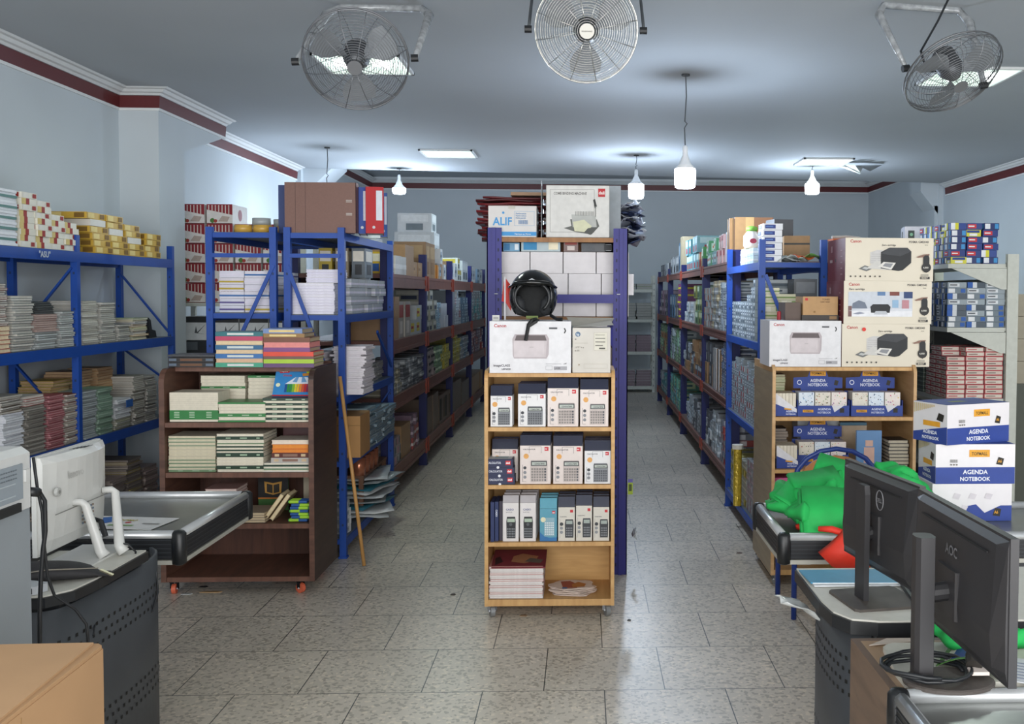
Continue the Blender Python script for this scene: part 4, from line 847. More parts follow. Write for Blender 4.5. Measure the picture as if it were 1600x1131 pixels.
m = carton(.365, .28, .30, mat('#c8c7c3', .5, noise=.05, scale=7), {'F': [('r', .0, 0, 1, 1, '#d2d1cd'), ('l', .06, .1, .76, .92, .002, '#83827e'), ('l', .0, 0, 1, 1, .003, '#a5a39e'),
    ('t', 'COMB BINDING MACHINE', .12, .82, .05, '#6e6d6a', .52), ('r', .82, .78, .93, .94, '#b5242d'), ('t', 'deli', .83, .83, .06, '#f0e9e6', .09),
    ('p', [(.38, .35), (.80, .35), (.84, .22), (.72, .06), (.48, .10), (.28, .18), (.40, .22)], '#5c5e5a'), ('p', [(.40, .44), (.78, .42), (.80, .2), (.42, .2)], '#aeb0ac'),
    ('p', [(.42, .30), (.6, .34), (.72, .22), (.66, .10), (.45, .12)], '#cfcfb0'), ('p', [(.66, .18), (.82, .20), (.70, .05), (.6, .10)], '#4a4c49'),
    ('p', [(.74, .72), (.77, .74), (.80, .60), (.77, .56)], '#2c2e2d'), ('r', .775, .4, .785, .6, '#6a6c69')]+[('r', .46+.025*i, .42, .467+.025*i, .50, '#6f716d') for i in range(12)]})
put(m.me(), 'machine_carton', 'pale comb binding machine carton with red logo, on the middle rack top', 'carton', (-.035, 5.97, 1.957))
m = carton(.42, .2, .335, '#9fa7ad', {'F': [('r', 0, .86, .07, 1, '#2c2f4a'), ('t', 'COMIX', .10, .90, .05, '#3b4250', .3), ('r', .55, .88, .75, .99, '#555a68')], 'R': [('r', 0, 0, 1, 1, '#8d9a9c')]})
put(m.me(), 'machine_carton', 'taller pale carton just behind the comb binding carton', 'carton', (.015, 6.26, 1.957))
m = MB(); m.prism([(-.15, 0), (.15, 0), (.15, .25), (-.15, .33)], -.0015, .0015, mat('#7d8286', .25, noise=.1), 'x'); tag(m.build('grey_board'), 'grey clear-film board between the two middle cartons', 'board').location = (-.245, 5.98, 1.957)
for i in range(16):
    o = sheet(.40, .32, 40+i, .006, col=['#5c1a1e', '#7a2428', '#4a1518'][i % 3], rough=.3, t=.011).build('red_folder', smooth=True)
    tag(o, 'dark red glossy folder in the heap behind the blue-striped carton', 'folder', 'dark red folders on the middle rack'); o.location = (-.435+.028*math.sin(i*1.7), 6.33, 1.966+.0165*i); o.rotation_euler = (0, 0, R.uniform(-.12, .12))
put(carton(.3, .2, .02, '#a8876a').me(), 'flat_board', 'tan cardboard flat on the dark red folders', 'cardboard', (-.30, 6.33, 2.235))
for i in range(12):
    o = sheet(.16, .3, 60+i, .022, col=['#3b4668', '#9aa0ac', '#2a2e44', '#c3c6cc'][i % 4], rough=.18).build('foil_packet', smooth=True)
    tag(o, 'crinkled navy and silver foil packet sticking out right of middle rack', 'packet', 'foil packets right of the middle rack'); o.location = (.29+.015*math.sin(i*2.1), 6.75, 1.96+.022*i); o.rotation_euler = (R.uniform(-.15, .15), R.uniform(-.3, .3), R.uniform(-.4, .4))
# low side goods seen from the aisles on the centre rack
for a in range(3):
    for z in (1.50, 1.02, .5):
        for s in (-1, 1):
            for j in range(3): put(pack(.3, .5, .26, ['#8d9397', '#a5815a', '#7b8fa3'][(a+j) % 3], '#c6cacc', '#50565c', 0), 'storage_carton', 'carton on the aisle side of the middle rack', 'carton', (-.15+s*.22, 8.3+2*a+.55*j, z), 0, 'cartons along the middle rack')
m = MB(); m.box(-.002, .026, 0, .002, -.09, 0, '#a9bf3a'); m.box(-.002, .026, -.0006, 0, -.02, 0, '#6a62b0'); m.box(.003, .02, -.0006, 0, -.07, -.03, '#4c5a28'); tag(m.build('price_tag'), 'yellow-green tag hanging by the right post of middle rack', 'tag').location = (.262, 5.80, .56)
m = sheet(.05, .12, 90, .015, col='#d3d6d6', rough=.2); o = m.build('film_strip', smooth=True); tag(o, 'clear film strip dangling low at the right post of middle rack', 'film'); o.location = (.285, 5.9, .22); o.rotation_euler = (0, PI/2, 0)

# ------------------------------------------------------------------ pale shelf on casters (middle)
pine = wood('#b98d56', '#cda36a', .5, (9, 1, 1.2)); pinev = wood('#bb9059', '#cfa66d', .5, (1.2, 1.2, 9)); pineh = wood('#b88c55', '#cca269', .5, (1.5, 1, 10))
def caster(t, x, y, wheel, r=.025, fork='#6a6c6e', rz=0):
    m = MB(); e = Vector((math.cos(rz), math.sin(rz), 0))
    c = Vector((x, y, r)); m.tube([c-e*.011, c+e*.011], r, wheel, 16); o = m.build('wheel', t)
    m = MB()
    for s in (-1, 1): m.bar(c+e*.014*s, c+e*.014*s+Vector((0, 0, r+.012)), .02, .003, mat(fork, .3, .8, noise=0))
    p = c+Vector((0, 0, r+.012)); m.box(p.x-.02, p.x+.02, p.y-.02, p.y+.02, p.z-.002, p.z+.003, mat(fork, .3, .8, noise=0))
    m.tube([c-e*.017, c+e*.017], .005, '#c9ccd0', 8); m.build('fork', t)
def curved_side(h0, h1, d, rr=.06):
    """outline (y,z) with the upper front corner rounded"""
    pts = [(-d/2, h0), (d/2, h0), (d/2, h1)]
    for i in range(7): a = PI/2*i/6; pts.append((-d/2+rr-rr*math.sin(a), h1-rr+rr*math.cos(a)))
    return pts
def shelf_unit(name, label, x0, x1, y0, d, z0, z1, levels, bm, bmh, back, wheel, rr=.05, th=.018, topz=None, lip=.02):
    t = thing(name, label, 'shelf', ((x0+x1)/2, y0+d/2, 0)); w = x1-x0
    for s in (-1, 1):
        m = MB(); a = s*w/2; b = a-s*th
        m.prism([(p, q) for p, q in curved_side(z0-.0, z1, d, rr)], min(a, b), max(a, b), bm, 'x'); m.build('side_panel', t)
    m = MB(); m.box(-w/2+th, w/2-th, d/2-.008, d/2, z0, (topz or z1-.01), back); m.build('back_panel', t)
    for i, z in enumerate(levels):
        m = MB(); m.box(-w/2+th, w/2-th, -d/2+(.004 if i < len(levels)-1 else .03), d/2-.008, z-.02 if z > z0+.05 else z0+.0, z, bmh)
        m.build('shelf_board', t)
    for x in (-w/2+.035, w/2-.035):
        for y in (-d/2+.035, d/2-.035): caster(t, x, y, wheel, .024 if z0 < .06 else .03, rz=.3 if y < 0 else .1)
    return t
# the middle one: z0 board bottom .055
t = shelf_unit('shelf_on_casters', 'narrow pale wooden shelf on casters in the middle, full of calculators', -.493, .158, 5.02, .36, .062, 1.25, [.095, .385, .675, .965, 1.235], pinev, pine, wood('#c09558', '#d3a869', .5, (1.2, 1, 10)), mat('#8a8c8d', .3, .3, noise=0))
MY = 5.02
def printer_box(label, loc, rz=0, w=.405):
    h = .258; m = MB(); m.box(-w/2, w/2, -.15, .15, 0, h, mat('#d6d5d8', .5, noise=.03, scale=7))
    m.draw('F', w, .3, h, [('r', 0, 0, 1, 1, '#dcdbdd'), ('t', 'Canon', .055, .885, .065, '#a8242c', .19), ('p', [(.30, .28), (.70, .28), (.725, .36), (.73, .66), (.70, .75), (.31, .75), (.28, .66), (.285, .34)], '#b3a9ac'),
        ('p', [(.30, .31), (.69, .31), (.70, .62), (.295, .62)], '#c9c0c2'), ('p', [(.33, .73), (.68, .73), (.70, .63), (.31, .63)], '#5f5556'), ('r', .49, .5, .54, .505, '#8a8082'), ('r', .68, .32, .683, .63, '#98908f'),
        ('t', 'imageCLASS', .05, .125, .045, '#5b5a60', .33), ('t', 'LBP6030', .15, .06, .035, '#5b5a60', .22), ('r', .73, .85, .83, .885, '#55565a'), ('p', [(.91, .87), (.925, .87), (.94, .82), (.925, .77), (.91, .77), (.925, .82)], '#1d1d1f'),
        ('l', .69, .06, .77, .14, .001, '#6f6e72'), ('r', .79, .06, .95, .13, '#a4a3a7'), ('t', 'LASER', .80, .08, .03, '#4a4a4d', .13), ('r', .69, .175, .88, .182, '#a09fa3'), ('p', [(.9, .17), (.95, .2), (.94, .18)], '#2a2a2c')])
    return put(m.me(), 'printer_carton', label, 'carton', loc, rz)
printer_box('white laser printer carton under the black helmet', (-.265, MY+.155, 1.236))
m = carton(.19, .22, .225, mat('#cbc6bd', .6, noise=.05, scale=9), {'F': [('d', .14, .86, .013, '#55718f'), ('t', 'hp', .105, .83, .06, '#d8dde0', .07), ('l', .56, .5, .92, .9, .001, '#b5ad9c'), ('r', .57, .51, .91, .89, '#d3cfc0'), ('r', .6, .84, .85, .85, '#6d6a62'), ('r', .6, .76, .86, .78, '#6d6a62'), ('r', .6, .68, .86, .7, '#6d6a62'), ('r', .6, .6, .8, .62, '#6d6a62'), ('r', .7, .53, .86, .56, '#4a4742'),
    ('r', .06, .74, .1, .76, '#6d6a62'), ('r', .06, .66, .4, .665, '#a19c90'), ('t', '/ ? T * + e', .06, .55, .035, '#6b665c', .32), ('t', 'x 3 5', .06, .48, .035, '#6b665c', .22), ('t', 'v', .15, .16, .05, '#8b6a4a'), ('l', .3, .1, .92, .2, .0008, '#b9b2a2')],
    'T': []})
m.poly([(-.095, -.11, .226), (.11, -.125, .240), (.10, .0, .26), (-.09, .0, .232)], '#b9b5ab'); m.poly([(-.095, .0, .226), (.095, .0, .235), (.12, .11, .27), (-.13, .10, .275)], '#a9a59b')
put(m.me(), 'printer_carton', 'small cream carton with round blue logo, flaps open, beside the helmet carton', 'carton', (.04, MY+.135, 1.236))
# calculators boxes
def calcbox(w, h, style, d=.06):
    def mk():
        m = MB(); body = mat({'d': '#d8ccc6', 'w': '#d9d8d8', 'c': '#d9d4d2', 'b': '#4d93a8', 's': '#cfcabf'}[style], .3, noise=.03)
        cap = mat('#23273c' if style in 'dws' else ('#b3aeb0' if style == 'c' else '#4f97ab'), .25, noise=.03)
        hc = .05 if style != 'c' else .035
        m.box(-w/2, w/2, -d/2, d/2, 0, h-.001, body); m.prism([(-d/2, h), (d/2, h), (d/2, h+hc*.5), (.01, h+hc), (-.012, h+hc)], -w/2, w/2, cap, 'x')
        it = []
        blk = '#33343a'; red = '#c22a34'
        if style in 'dw':
            it = [('r', .80, .86, .93, .96, red), ('t', 'deli', .81, .895, .03, '#fff', .11), ('t', 'CALCULATOR', .10, .88, .035, '#3c3d45', .42), ('l', .30, .60, .70, .97, .0012, blk), ('r', .30, .58, .72, .80, mat('#d8ccc6' if style == 'd' else '#d9d8d8', .3, noise=.03)),
                  ('r', .08, .06, .20, .065, blk), ('r', .08, .06, .09, .5, blk), ('d', .2, .72, .013, '#d9a05a'), ('d', .16, .42, .008, '#3a3c42'), ('d', .16, .30, .008, '#83858a'), ('d', .16, .18, .008, '#83858a')]
            lt = style == 'd'
            it += [('p', [(.34, .05), (.88, .05), (.90, .08), (.90, .52), (.86, .62), (.36, .62), (.34, .55)], '#85888c' if not lt else '#c2b6b1'), ('r', .36, .47, .88, .60, '#3a3c40'), ('r', .39, .49, .85, .57, '#b5bcb4'), ('t', '1234567890', .46, .505, .04, '#3a3c40', .36)]
            for r in range(5):
                for c in range(6): it.append(('r', .37+.085*c, .08+.072*r, .37+.085*c+.06, .08+.072*r+.048, '#55575c' if (c > 4 or not lt) else '#8a8480'))
        elif style == 'c':
            it = [('t', 'CASIO', .2, .80, .05, '#2c3f7a', .6), ('t', 'fx-92 PLUS', .2, .745, .025, '#6a6a72', .6), ('p', [(.24, .08), (.80, .08), (.82, .5), (.78, .64), (.26, .64), (.22, .5)], '#26282b'), ('r', .28, .5, .76, .59, '#a9b8a6'), ('d', .5, .44, .008, '#55585c')]
            for r in range(4):
                for c in range(5): it.append(('r', .28+.1*c, .11+.065*r, .35+.1*c, .15+.065*r, '#7b7e82'))
        elif style == 'b':
            it = [('r', .72, .84, .9, .93, red), ('t', 'deli', .735, .86, .035, '#fff', .14), ('p', [(0, 0), (1, 0), (1, .12), (.6, .1), (.3, .14), (0, .28)], '#2f6fa6'), ('p', [(.26, .15), (.86, .15), (.86, .72), (.26, .72)], '#86a8b4'), ('d', .2, .66, .013, '#dcd7b6')]
            for r in range(6):
                for c in range(5): it.append(('r', .30+.11*c, .19+.07*r, .38+.11*c, .235+.07*r, '#d3dde0'))
        else:
            it = [('r', .72, .84, .9, .92, red), ('t', 'SCIENTIFIC', .1, .7, .03, '#55565c', .5), ('r', .1, .1, .11, .66, '#4a4b50'), ('p', [(.42, .1), (.92, .1), (.94, .5), (.90, .64), (.44, .64), (.40, .5)], '#3c3e42'), ('r', .48, .5, .86, .6, '#9fa9a2'), ('d', .2, .5, .009, '#3c3e42'), ('d', .2, .38, .008, '#8a8c90'), ('d', .2, .26, .008, '#8a8c90')]
            for r in range(4):
                for c in range(4): it.append(('r', .48+.1*c, .15+.07*r, .55+.1*c, .19+.07*r, '#83868a'))
        m.draw('F', w, d, h, it, off=.0003); return m.me('calc')
    return cached(('calc', w, h, style, d), mk)
def calc_row(z, items, depth_rows=2, y=MY+.05):
    for (x0, x1, h, style, label, rows, dy) in items:
        w = x1-x0-.004
        for r in range(rows):
            lab = label if r == 0 else label+', one of those lined up behind'
            put(calcbox(round(w, 3), round(h, 3), style), 'calculator_box', lab, 'calculator box', ((x0+x1)/2+.002*r, y+dy+.066*r, z+(.004*r)*0), 0, None if r == 0 else label[:40])
X_ = lambda px: at(px, 640, MY+.02)[0]
calc_row(.966, [(X_(766), X_(801), .155, 'w', 'smallest calculator box on the top board, at left', 2, .0), (X_(809), X_(853), .165, 'w', 'second calculator box of the top board, grey calculator shown', 3, .0),
                (X_(855), X_(904), .193, 'd', 'tallest pinkish calculator box on the top board', 3, .0), (X_(906), X_(951), .187, 'd', 'glare-lit calculator box at the right of top board', 3, .0)])
calc_row(.676, [(X_(766), X_(808), .165, 'd', 'calculator box behind the three flat navy boxes', 2, .08), (X_(812), X_(861), .195, 'd', 'second calculator box of the second board', 3, .0),
                (X_(864), X_(911), .192, 'd', 'third calculator box of the second board', 3, .0), (X_(913), X_(955), .168, 'w', 'rightmost calculator box of the second board', 3, .0)])
calc_row(.386, [(X_(785), X_(811), .195, 'c', 'left slim white scientific calculator box, third board', 4, .0), (X_(812), X_(838), .195, 'c', 'right slim white scientific calculator box, third board', 4, .0),
                (X_(843), X_(871), .165, 'b', 'teal blue scientific calculator box', 3, .0), (X_(872), X_(899), .172, 's', 'glare-whitened box right of the teal one', 3, .0),
                (X_(900), X_(926), .18, 's', 'silver-topped scientific calculator box', 3, .0), (X_(927), X_(953), .172, 's', 'rightmost scientific calculator box with thin red logo', 3, .0)])
for k in range(3):
    m = carton(.135, .15, .042, '#2a2f4e', {'F': [('t', 'CALCULATOR', .06, .45, .25, '#d8dae4', .5), ('r', .73, .3, .92, .82, '#c22a34'), ('t', 'deli', .745, .45, .25, '#fff', .15), ('d', .45, .02, .007, '#e6e6ea')], 'T': [('r', .05, .05, .95, .95, '#c4cbd0'), ('r', .3, .2, .8, .8, '#8fa5ad')]})
    put(m.me(), 'calculator_box', ['lowest', 'middle', 'topmost'][k]+' flat navy calculator box of the pile at left', 'calculator box', (-.41-.004*k, MY+.085, .676+.0425*k), (.0, .02, -.02)[k])
for i in range(3):
    m = carton(.018, .15, .20, '#22305c' if i != 2 else '#3a3442', {'F': [('t', 'CASIO', .0, .0, .01, '#fff')]} if False else {})
    if i == 1: m.text('CASIO', (-.005, -.0757, .16), (0, 0, -1), (1, 0, 0), .009, '#dfe3ee', .06)
    put(m.me(), 'calculator_box', ['plain navy slim box at the left edge of third board', 'navy slim box with white vertical lettering, third board', 'dark slim box beside the white-lettered one'][i], 'calculator box', (-.455+.021*i, MY+.09+.01*i, .386))
# bottom board: magazines, card shapes
stack(15, -.335, MY+.14, .096, .272, .24, .0108, ['#d5d0ce', '#e0dcd9', '#c98f88'], '#dbd5d2', 'activity_book', 'white-edged activity book in the pile on the lowest board', 'book', 'activity books on the lowest board', jit=.003, jr=.01)
m = MB(); m.box(-.136, .136, -.12, .12, 0, .006, '#6e2730'); m.draw('T', .272, .24, .006, [('p', [(.06, .1), (.2, .3), (.12, .6), (.04, .5)], '#31191c'), ('p', [(.35, .3), (.6, .2), (.8, .35), (.85, .6), (.55, .75), (.38, .6)], '#9a6a4a'), ('p', [(.6, .3), (.9, .2), (.95, .4), (.7, .5)], '#5a5048')], off=.0008)
put(m.me(), 'activity_book', 'dark red covered book topping the pile on the lowest board', 'book', (-.325, MY+.135, .096+.0108*15+.006), 0, rot=(.12, 0, 0))
def card(seed):
    rr = random.Random(seed); n = 22; pl = []
    for i in range(n):
        a = 2*PI*i/n; r = 1+.10*math.sin(5*a+seed)+rr.uniform(-.05, .05); pl.append((.115*r*math.cos(a), .085*r*math.sin(a)))
    m = MB(); m.prism(pl, 0, .0035, '#d6c4b8'); return m, pl
for i in range(6):
    m, pl = card(i)
    if i == 5:
        m.poly([(-.05, -.06, .0042), (.02, -.065, .0042), (.03, .0, .0042), (-.0, .065, .0042), (-.05, .06, .0042)], '#9a4a3c'); m.poly([(.0, -.05, .0046), (.06, -.05, .0046), (.075, .0, .0046), (.04, .04, .0046), (.0, .0, .0046)], '#b07038'); m.poly([(-.055, -.07, .005), (-.03, -.07, .005), (-.03, -.045, .005), (-.055, -.045, .005)], '#4a6a9c')
    put(m.me(), 'die_cut_card', 'scalloped white card in the loose pile on the lowest board' if i < 5 else 'topmost scalloped card with brown drawing, lowest board', 'card', (-.055+.006*math.sin(i*2), MY+.13, .096+.0065*i), R.uniform(-.2, .2), 'scalloped cards' if i < 5 else None, rot=(.0, 0, R.uniform(-.15, .15)))

# helmet
t = thing('helmet', 'black open-face motorcycle helmet with hanging strap on the printer carton', 'helmet', (-.258, MY+.155, 1.494))
def helmet():
    m = MB(); n, k = 28, 16; vs = []; hm = mat('#101214', .18, noise=0)
    rx, ry, rz_ = .112, .135, .125
    for j in range(k+1):
        ph = PI/2-(j/k)*(PI/2+.75)
        for i in range(n):
            a = 2*PI*i/n; vs.append((rx*math.cos(ph)*math.cos(a), ry*math.cos(ph)*math.sin(a), .125+rz_*math.sin(ph)))
    fs = []
    for j in range(k):
        for i in range(n):
            a = 2*PI*(i+.5)/n; ph = PI/2-((j+.5)/k)*(PI/2+.75); x = math.cos(ph)*math.cos(a); y = math.cos(ph)*math.sin(a); z = math.sin(ph)
            if y < -.25 and abs(x) < .74 and z < .42: continue
            fs.append((j*n+i, j*n+(i+1) % n, (j+1)*n+(i+1) % n, (j+1)*n+i))
    m.mesh(vs, fs, hm); return m
o = helmet().build('shell', t, True); md = o.modifiers.new('s', 'SOLIDIFY'); md.thickness = .012; md.offset = -1
m = MB(); m.tube([(.086*math.cos(a), -.118-.0*abs(math.cos(a)), .12+.078*math.sin(a)) for a in [x*PI/14-.9 for x in range(25)]], .008, mat('#1a1c1e', .4, noise=0), 8); m.build('edge_trim', t, True)
m = MB()
m.lathe([(.001, .0), (.085, .02), (.097, .06), (.095, .13), (.07, .19), (.001, .215)], mat('#1b1c1d', .9, noise=.2, scale=60), 20, (0, .02, .01)); m.build('liner', t, True)
for s in (-1, 1):
    m = MB(); m.lathe([(.001, -.045), (.028, -.03), (.034, .02), (.02, .05), (.001, .055)], mat('#26282b', .7, noise=.1), 14); o = m.build('cheek_pad', t, True); o.location = (s*.066, -.055, .075); o.rotation_euler = (0, s*.3, 0)
m = MB(); m.tube([(-.12, -.06, .17), (-.08, -.125, .19), (0, -.148, .196), (.08, -.125, .19), (.12, -.06, .17)], [.006, .012, .014, .012, .006], mat('#0c0d0e', .15, noise=0), 8); m.build('visor_rim', t, True)
m = MB(); m.poly([(-.02, -.1472, .205), (.0, -.1472, .215), (.02, -.1472, .205), (.0, -.1472, .209)], '#c4c8cc'); m.build('emblem', t)
m = MB(); m.tube([(.02, -.118, .012), (.0, -.155, .006), (-.015, -.16, -.015), (-.03, -.162, -.095)], [.009, .009, .010, .009], mat('#121314', .6, noise=0), 6); m.tube([(.03, -.13, .004), (.02, -.158, 0), (-.012, -.16, -.02)], .009, mat('#121314', .6, noise=0), 6); m.build('strap', t)
m = MB(); m.tube([(.09, -.05, .03), (.12, -.08, .012), (.15, -.09, .010)], [.008, .009, .011], mat('#15171a', .5, noise=0), 6); m.build('side_strap', t)
m = MB(); m.box(-.03, .03, -.118, -.112, .014, .028, '#5c6b2c'); m.build('lining_tab', t)
# small red flag
t = thing('small_flag', 'small red flag on a white stick left of the helmet', 'flag', (-.405, MY+.19, 1.494))
m = MB(); m.tube([(0, 0, 0), (0, 0, .225)], .005, '#d6d6da', 8); m.build('stick', t)
m = sheet(.07, .02, 5, .004, col='#c03a30'); m2 = MB(); m2.mesh([(.005, 0, .215), (.045, .012, .16), (.03, -.005, .05), (.005, 0, .09), (-.018, .01, .10), (-.006, .0, .2)], [(0, 1, 2, 3), (0, 3, 4, 5)], '#bb352c'); o = m2.build('cloth', t); md = o.modifiers.new('s', 'SOLIDIFY'); md.thickness = .0015
for k in range(2): put(carton(.036, .02, .028, '#c9c9c4', {'F': [('r', .15, .3, .85, .7, '#9c9c98')]}).me(), 'small_label_box', ['lower', 'upper'][k]+' tiny white box by the flag stick', 'box', (-.445, MY+.12, 1.494+.045*k)) if k == 0 else None

# ------------------------------------------------------------------ brown cabinet on casters (left)
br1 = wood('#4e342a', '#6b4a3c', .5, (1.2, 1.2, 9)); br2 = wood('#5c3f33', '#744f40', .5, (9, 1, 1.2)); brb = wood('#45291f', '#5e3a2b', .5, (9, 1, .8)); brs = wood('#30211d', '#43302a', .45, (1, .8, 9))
CX0, CX1, CYF = -2.262, -1.447, 5.45
t = thing('book_cabinet', 'dark brown open bookcase on orange casters at left', 'bookcase', (0, 0, 0)); t.location = ((CX0+CX1)/2, CYF+.25, 0); cw = CX1-CX0
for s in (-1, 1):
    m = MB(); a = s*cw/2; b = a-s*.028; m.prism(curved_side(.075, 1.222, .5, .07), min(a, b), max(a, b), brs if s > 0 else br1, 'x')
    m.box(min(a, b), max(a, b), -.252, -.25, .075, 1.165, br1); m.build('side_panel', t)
for z, y1 in ((.10, .24), (.388, .24), (.665, .24), (.935, .24), (1.225, .24)):
    m = MB(); m.box(-cw/2+.028, cw/2-.028, (-.245 if z < 1.2 else -.10), y1, z-.026, z, br2)
    m.build('shelf_board', t)
m = MB(); m.box(-cw/2+.028, cw/2-.028, .24, .25, .075, 1.235, brb); m.build('back_panel', t)
for x in (-cw/2+.05, cw/2-.09):
    for y in (-.20, .20): caster(t, x, y, mat('#d9694a', .5, noise=0), .027, '#24262a', .1 if x < 0 else 1.0)
def bigbook(w, d, h, cover, page, label, loc, rz=0, spine=True, group=None, name='hardback_book', txt=None, tcol='#d9c27a'):
    t = thing(name, label, 'book', loc, rz, group); c = mat(cover, .4, noise=.05)
    m = MB(); th = min(.003, h*.12)
    m.box(-w/2, w/2, -d/2, d/2, 0, th, c); m.box(-w/2, w/2, -d/2, d/2, h-th, h-.0004, c)
    if spine: m.box(-w/2, w/2, -d/2-.002, -d/2+.002, 0, h-.0004, c)
    if txt:
        for a, b, cc in txt: m.box(-w/2+a*w, -w/2+b*w, -d/2-.0028, -d/2-.002, h*.25, h*.75, cc)
    m.build('cover', t); m = MB(); m.box(-w/2+.003, w/2-.003, -d/2+.003, d/2-.003, th, h-th, mat(page, .85, noise=.06, scale=80)); m.build('pages', t)
    return t
y1_ = CYF+.20
zz = 1.226
cols = [('#3c9a7c', 's', 'green cover'), ('#d7b495', 'p', 'peach page edge'), ('#2c6aa8', 's', 'blue cover'), ('#dcc3a0', 'p', 'cream page edge'), ('#26628a', 's', 'dark teal-blue cover'), ('#dfc9a4', 'p', 'pale cream page edge'), ('#b93a5e', 's', 'rose pink cover'), ('#1f6a72', 's', 'petrol cover')]
for i, (c, k, l) in enumerate(cols):
    h = .0242 if k == 's' else .024
    bigbook(.255, .19, h, c if k == 's' else '#b8a88c', '#dcc9a8' if k == 's' else c, l+' book, %s in the left coloured pile on the bookcase' % ['lowest', 'second', 'third', 'fourth', 'fifth', 'sixth', 'seventh', 'topmost'][i], (-1.872, y1_, zz), R.uniform(-.01, .01), k == 's', txt=[(.25, .8, '#cfd6d2')] if k == 's' and i != 6 else None); zz += h
zz = 1.226
cols = [('#5c3d6c', 's', 'purple cover'), ('#a3c52c', 's', 'lime green cover'), ('#6b4a42', 's', 'dull brown cover'), ('#d9442c', 's', 'orange red cover'), ('#7b3f7c', 's', 'violet cover'), ('#e0918c', 'p', 'salmon page edge'), ('#6e3e24', 's', 'reddish brown cover'), ('#8f6a34', 's', 'golden brown cover'), ('#6f87b3', 's', 'greyish blue cover')]
hs = [.022, .023, .016, .024, .023, .029, .026, .022, .026]
for i, (c, k, l) in enumerate(cols):
    w = (.27, .27, .27, .27, .25, .25, .25, .22, .21)[i]
    bigbook(w, .22, hs[i], c if k == 's' else '#d98a86', '#b9a98c' if k == 's' else c, l+' book, %s in the right coloured pile on the bookcase' % ['lowest', 'second', 'third', 'fourth', 'fifth', 'sixth', 'seventh', 'eighth', 'topmost'][i], (-1.738+w/2, y1_, zz), R.uniform(-.01, .01), k == 's', txt=[(.15, .8, '#e0c88c')] if i in (7, 8) else None); zz += hs[i]
for k in range(2):
    bigbook(.245, .19, .026, '#1c1a1c', '#5c5248', ['lower', 'upper'][k]+' black ornamented book at the left end of bookcase top', (-2.13, y1_, 1.226+.027*k), 0, True, txt=[(.02, .18, '#5c6a7a'), (.26, .74, '#6b4a34'), (.82, .98, '#5c6a7a')])
put(bookmesh(.25, .19, .011, '#3c3e42', '#55585a'), 'thin_book', 'thin dark booklet over the black ornamented books', 'booklet', (-2.13, y1_, 1.281))
IV = '#ddd6c3'
GRN = '#2c7a3c'; DG = '#1f3a2a'; GG = '#6f8a68'
def bstack(x, y, z, w, d, seq, place, group, page=IV):
    for i, (h, cov, sp) in enumerate(seq):
        t = thing('bound_book', None, 'book', (x+R.uniform(-.002, .002), y+R.uniform(-.003, .003), z), R.uniform(-.008, .008), group)
        t['label'] = ('%s-spined book %s' if sp else 'cream-edged %s-covered book %s') % ({GRN: 'green', DG: 'dark green', GG: 'grey green'}.get(cov, 'pale'), place)
        t['group'] = group+(' spines' if sp else ' edges')+{GRN: ' green', DG: ' dark', GG: ' grey'}.get(cov, ' pale')
        cm = cached(('bc', w, d, h, cov, sp), lambda: _cover(w, d, h, cov, sp)); pm = cached(('bp', w, d, h, page), lambda: _pages(w, d, h, page))
        kid(cm, 'cover', t); kid(pm, 'pages', t); z += h
    return z
def _cover(w, d, h, cov, sp):
    m = MB(); th = .0015; c = mat(cov, .4, noise=.05); m.box(-w/2, w/2, -d/2, d/2, 0, th, c); m.box(-w/2, w/2, -d/2, d/2, h-th, h-.0003, c)
    if sp:
        m.box(-w/2, w/2, -d/2-.001, -d/2+.001, 0, h-.0003, c)
        if h > .01: m.box(-w*.3, -w*.2, -d/2-.0015, -d/2-.001, h*.3, h*.65, '#9fb79a'); m.box(0, w*.15, -d/2-.0015, -d/2-.001, h*.3, h*.65, '#9fb79a'); m.box(w*.35, w*.42, -d/2-.0015, -d/2-.001, h*.3, h*.65, '#9fb79a')
    return m.me('cover')
def _pages(w, d, h, page):
    m = MB(); m.box(-w/2+.002, w/2-.002, -d/2+.002, d/2-.002, .0015, h-.0015, mat(page, .85, noise=.06, scale=80)); return m.me('pages')
# top interior board (.935): back piles and front piles
zb = .936
bstack(-1.985-.03, CYF+.34, zb, .245, .17, [(.02, '#cfc8b4', False)]*8+[(.012, GRN, True)]+[(.02, '#cfc8b4', False)]*3, 'in the rear left pile on upper board', 'rear left pile')
bstack(-1.757, CYF+.34, zb, .24, .17, [(.02, '#cfc8b4', False)]*11+[(.013, GRN, True)], 'in the rear middle pile on upper board', 'rear middle pile')
m = MB(); m.box(-.128, .128, -.09, .09, 0, .158, mat('#d8d0bd', .5, noise=.05, scale=60)); m.box(-.1285, .1285, -.0915, .0, .012, .062, mat(GRN, .3))
for i, x in enumerate((-.09, -.01, .08)):
    for k in range(4): m.box(x-.014, x+.014, -.0922, -.0915, .022+.009*k, .026+.009*k, '#b9d0b4')
for k in range(7): m.box(-.1285, .1285, -.0905, -.09, .075+.011*k, .0755+.011*k, '#b5ad98')
put(m.me(), 'wrapped_book_set', 'film-wrapped cream book set with green band, front left of upper board', 'book set', (-2.09, CYF+.12, zb))
bstack(-1.835, CYF+.115, zb, .25, .18, [(.010, GRN, True), (.018, '#cfc8b4', False), (.018, GRN, True), (.016, '#cfc8b4', False), (.018, '#cfc8b4', False), (.018, '#cfc8b4', False), (.009, GRN, True)], 'in the low middle pile on upper board', 'low middle pile')
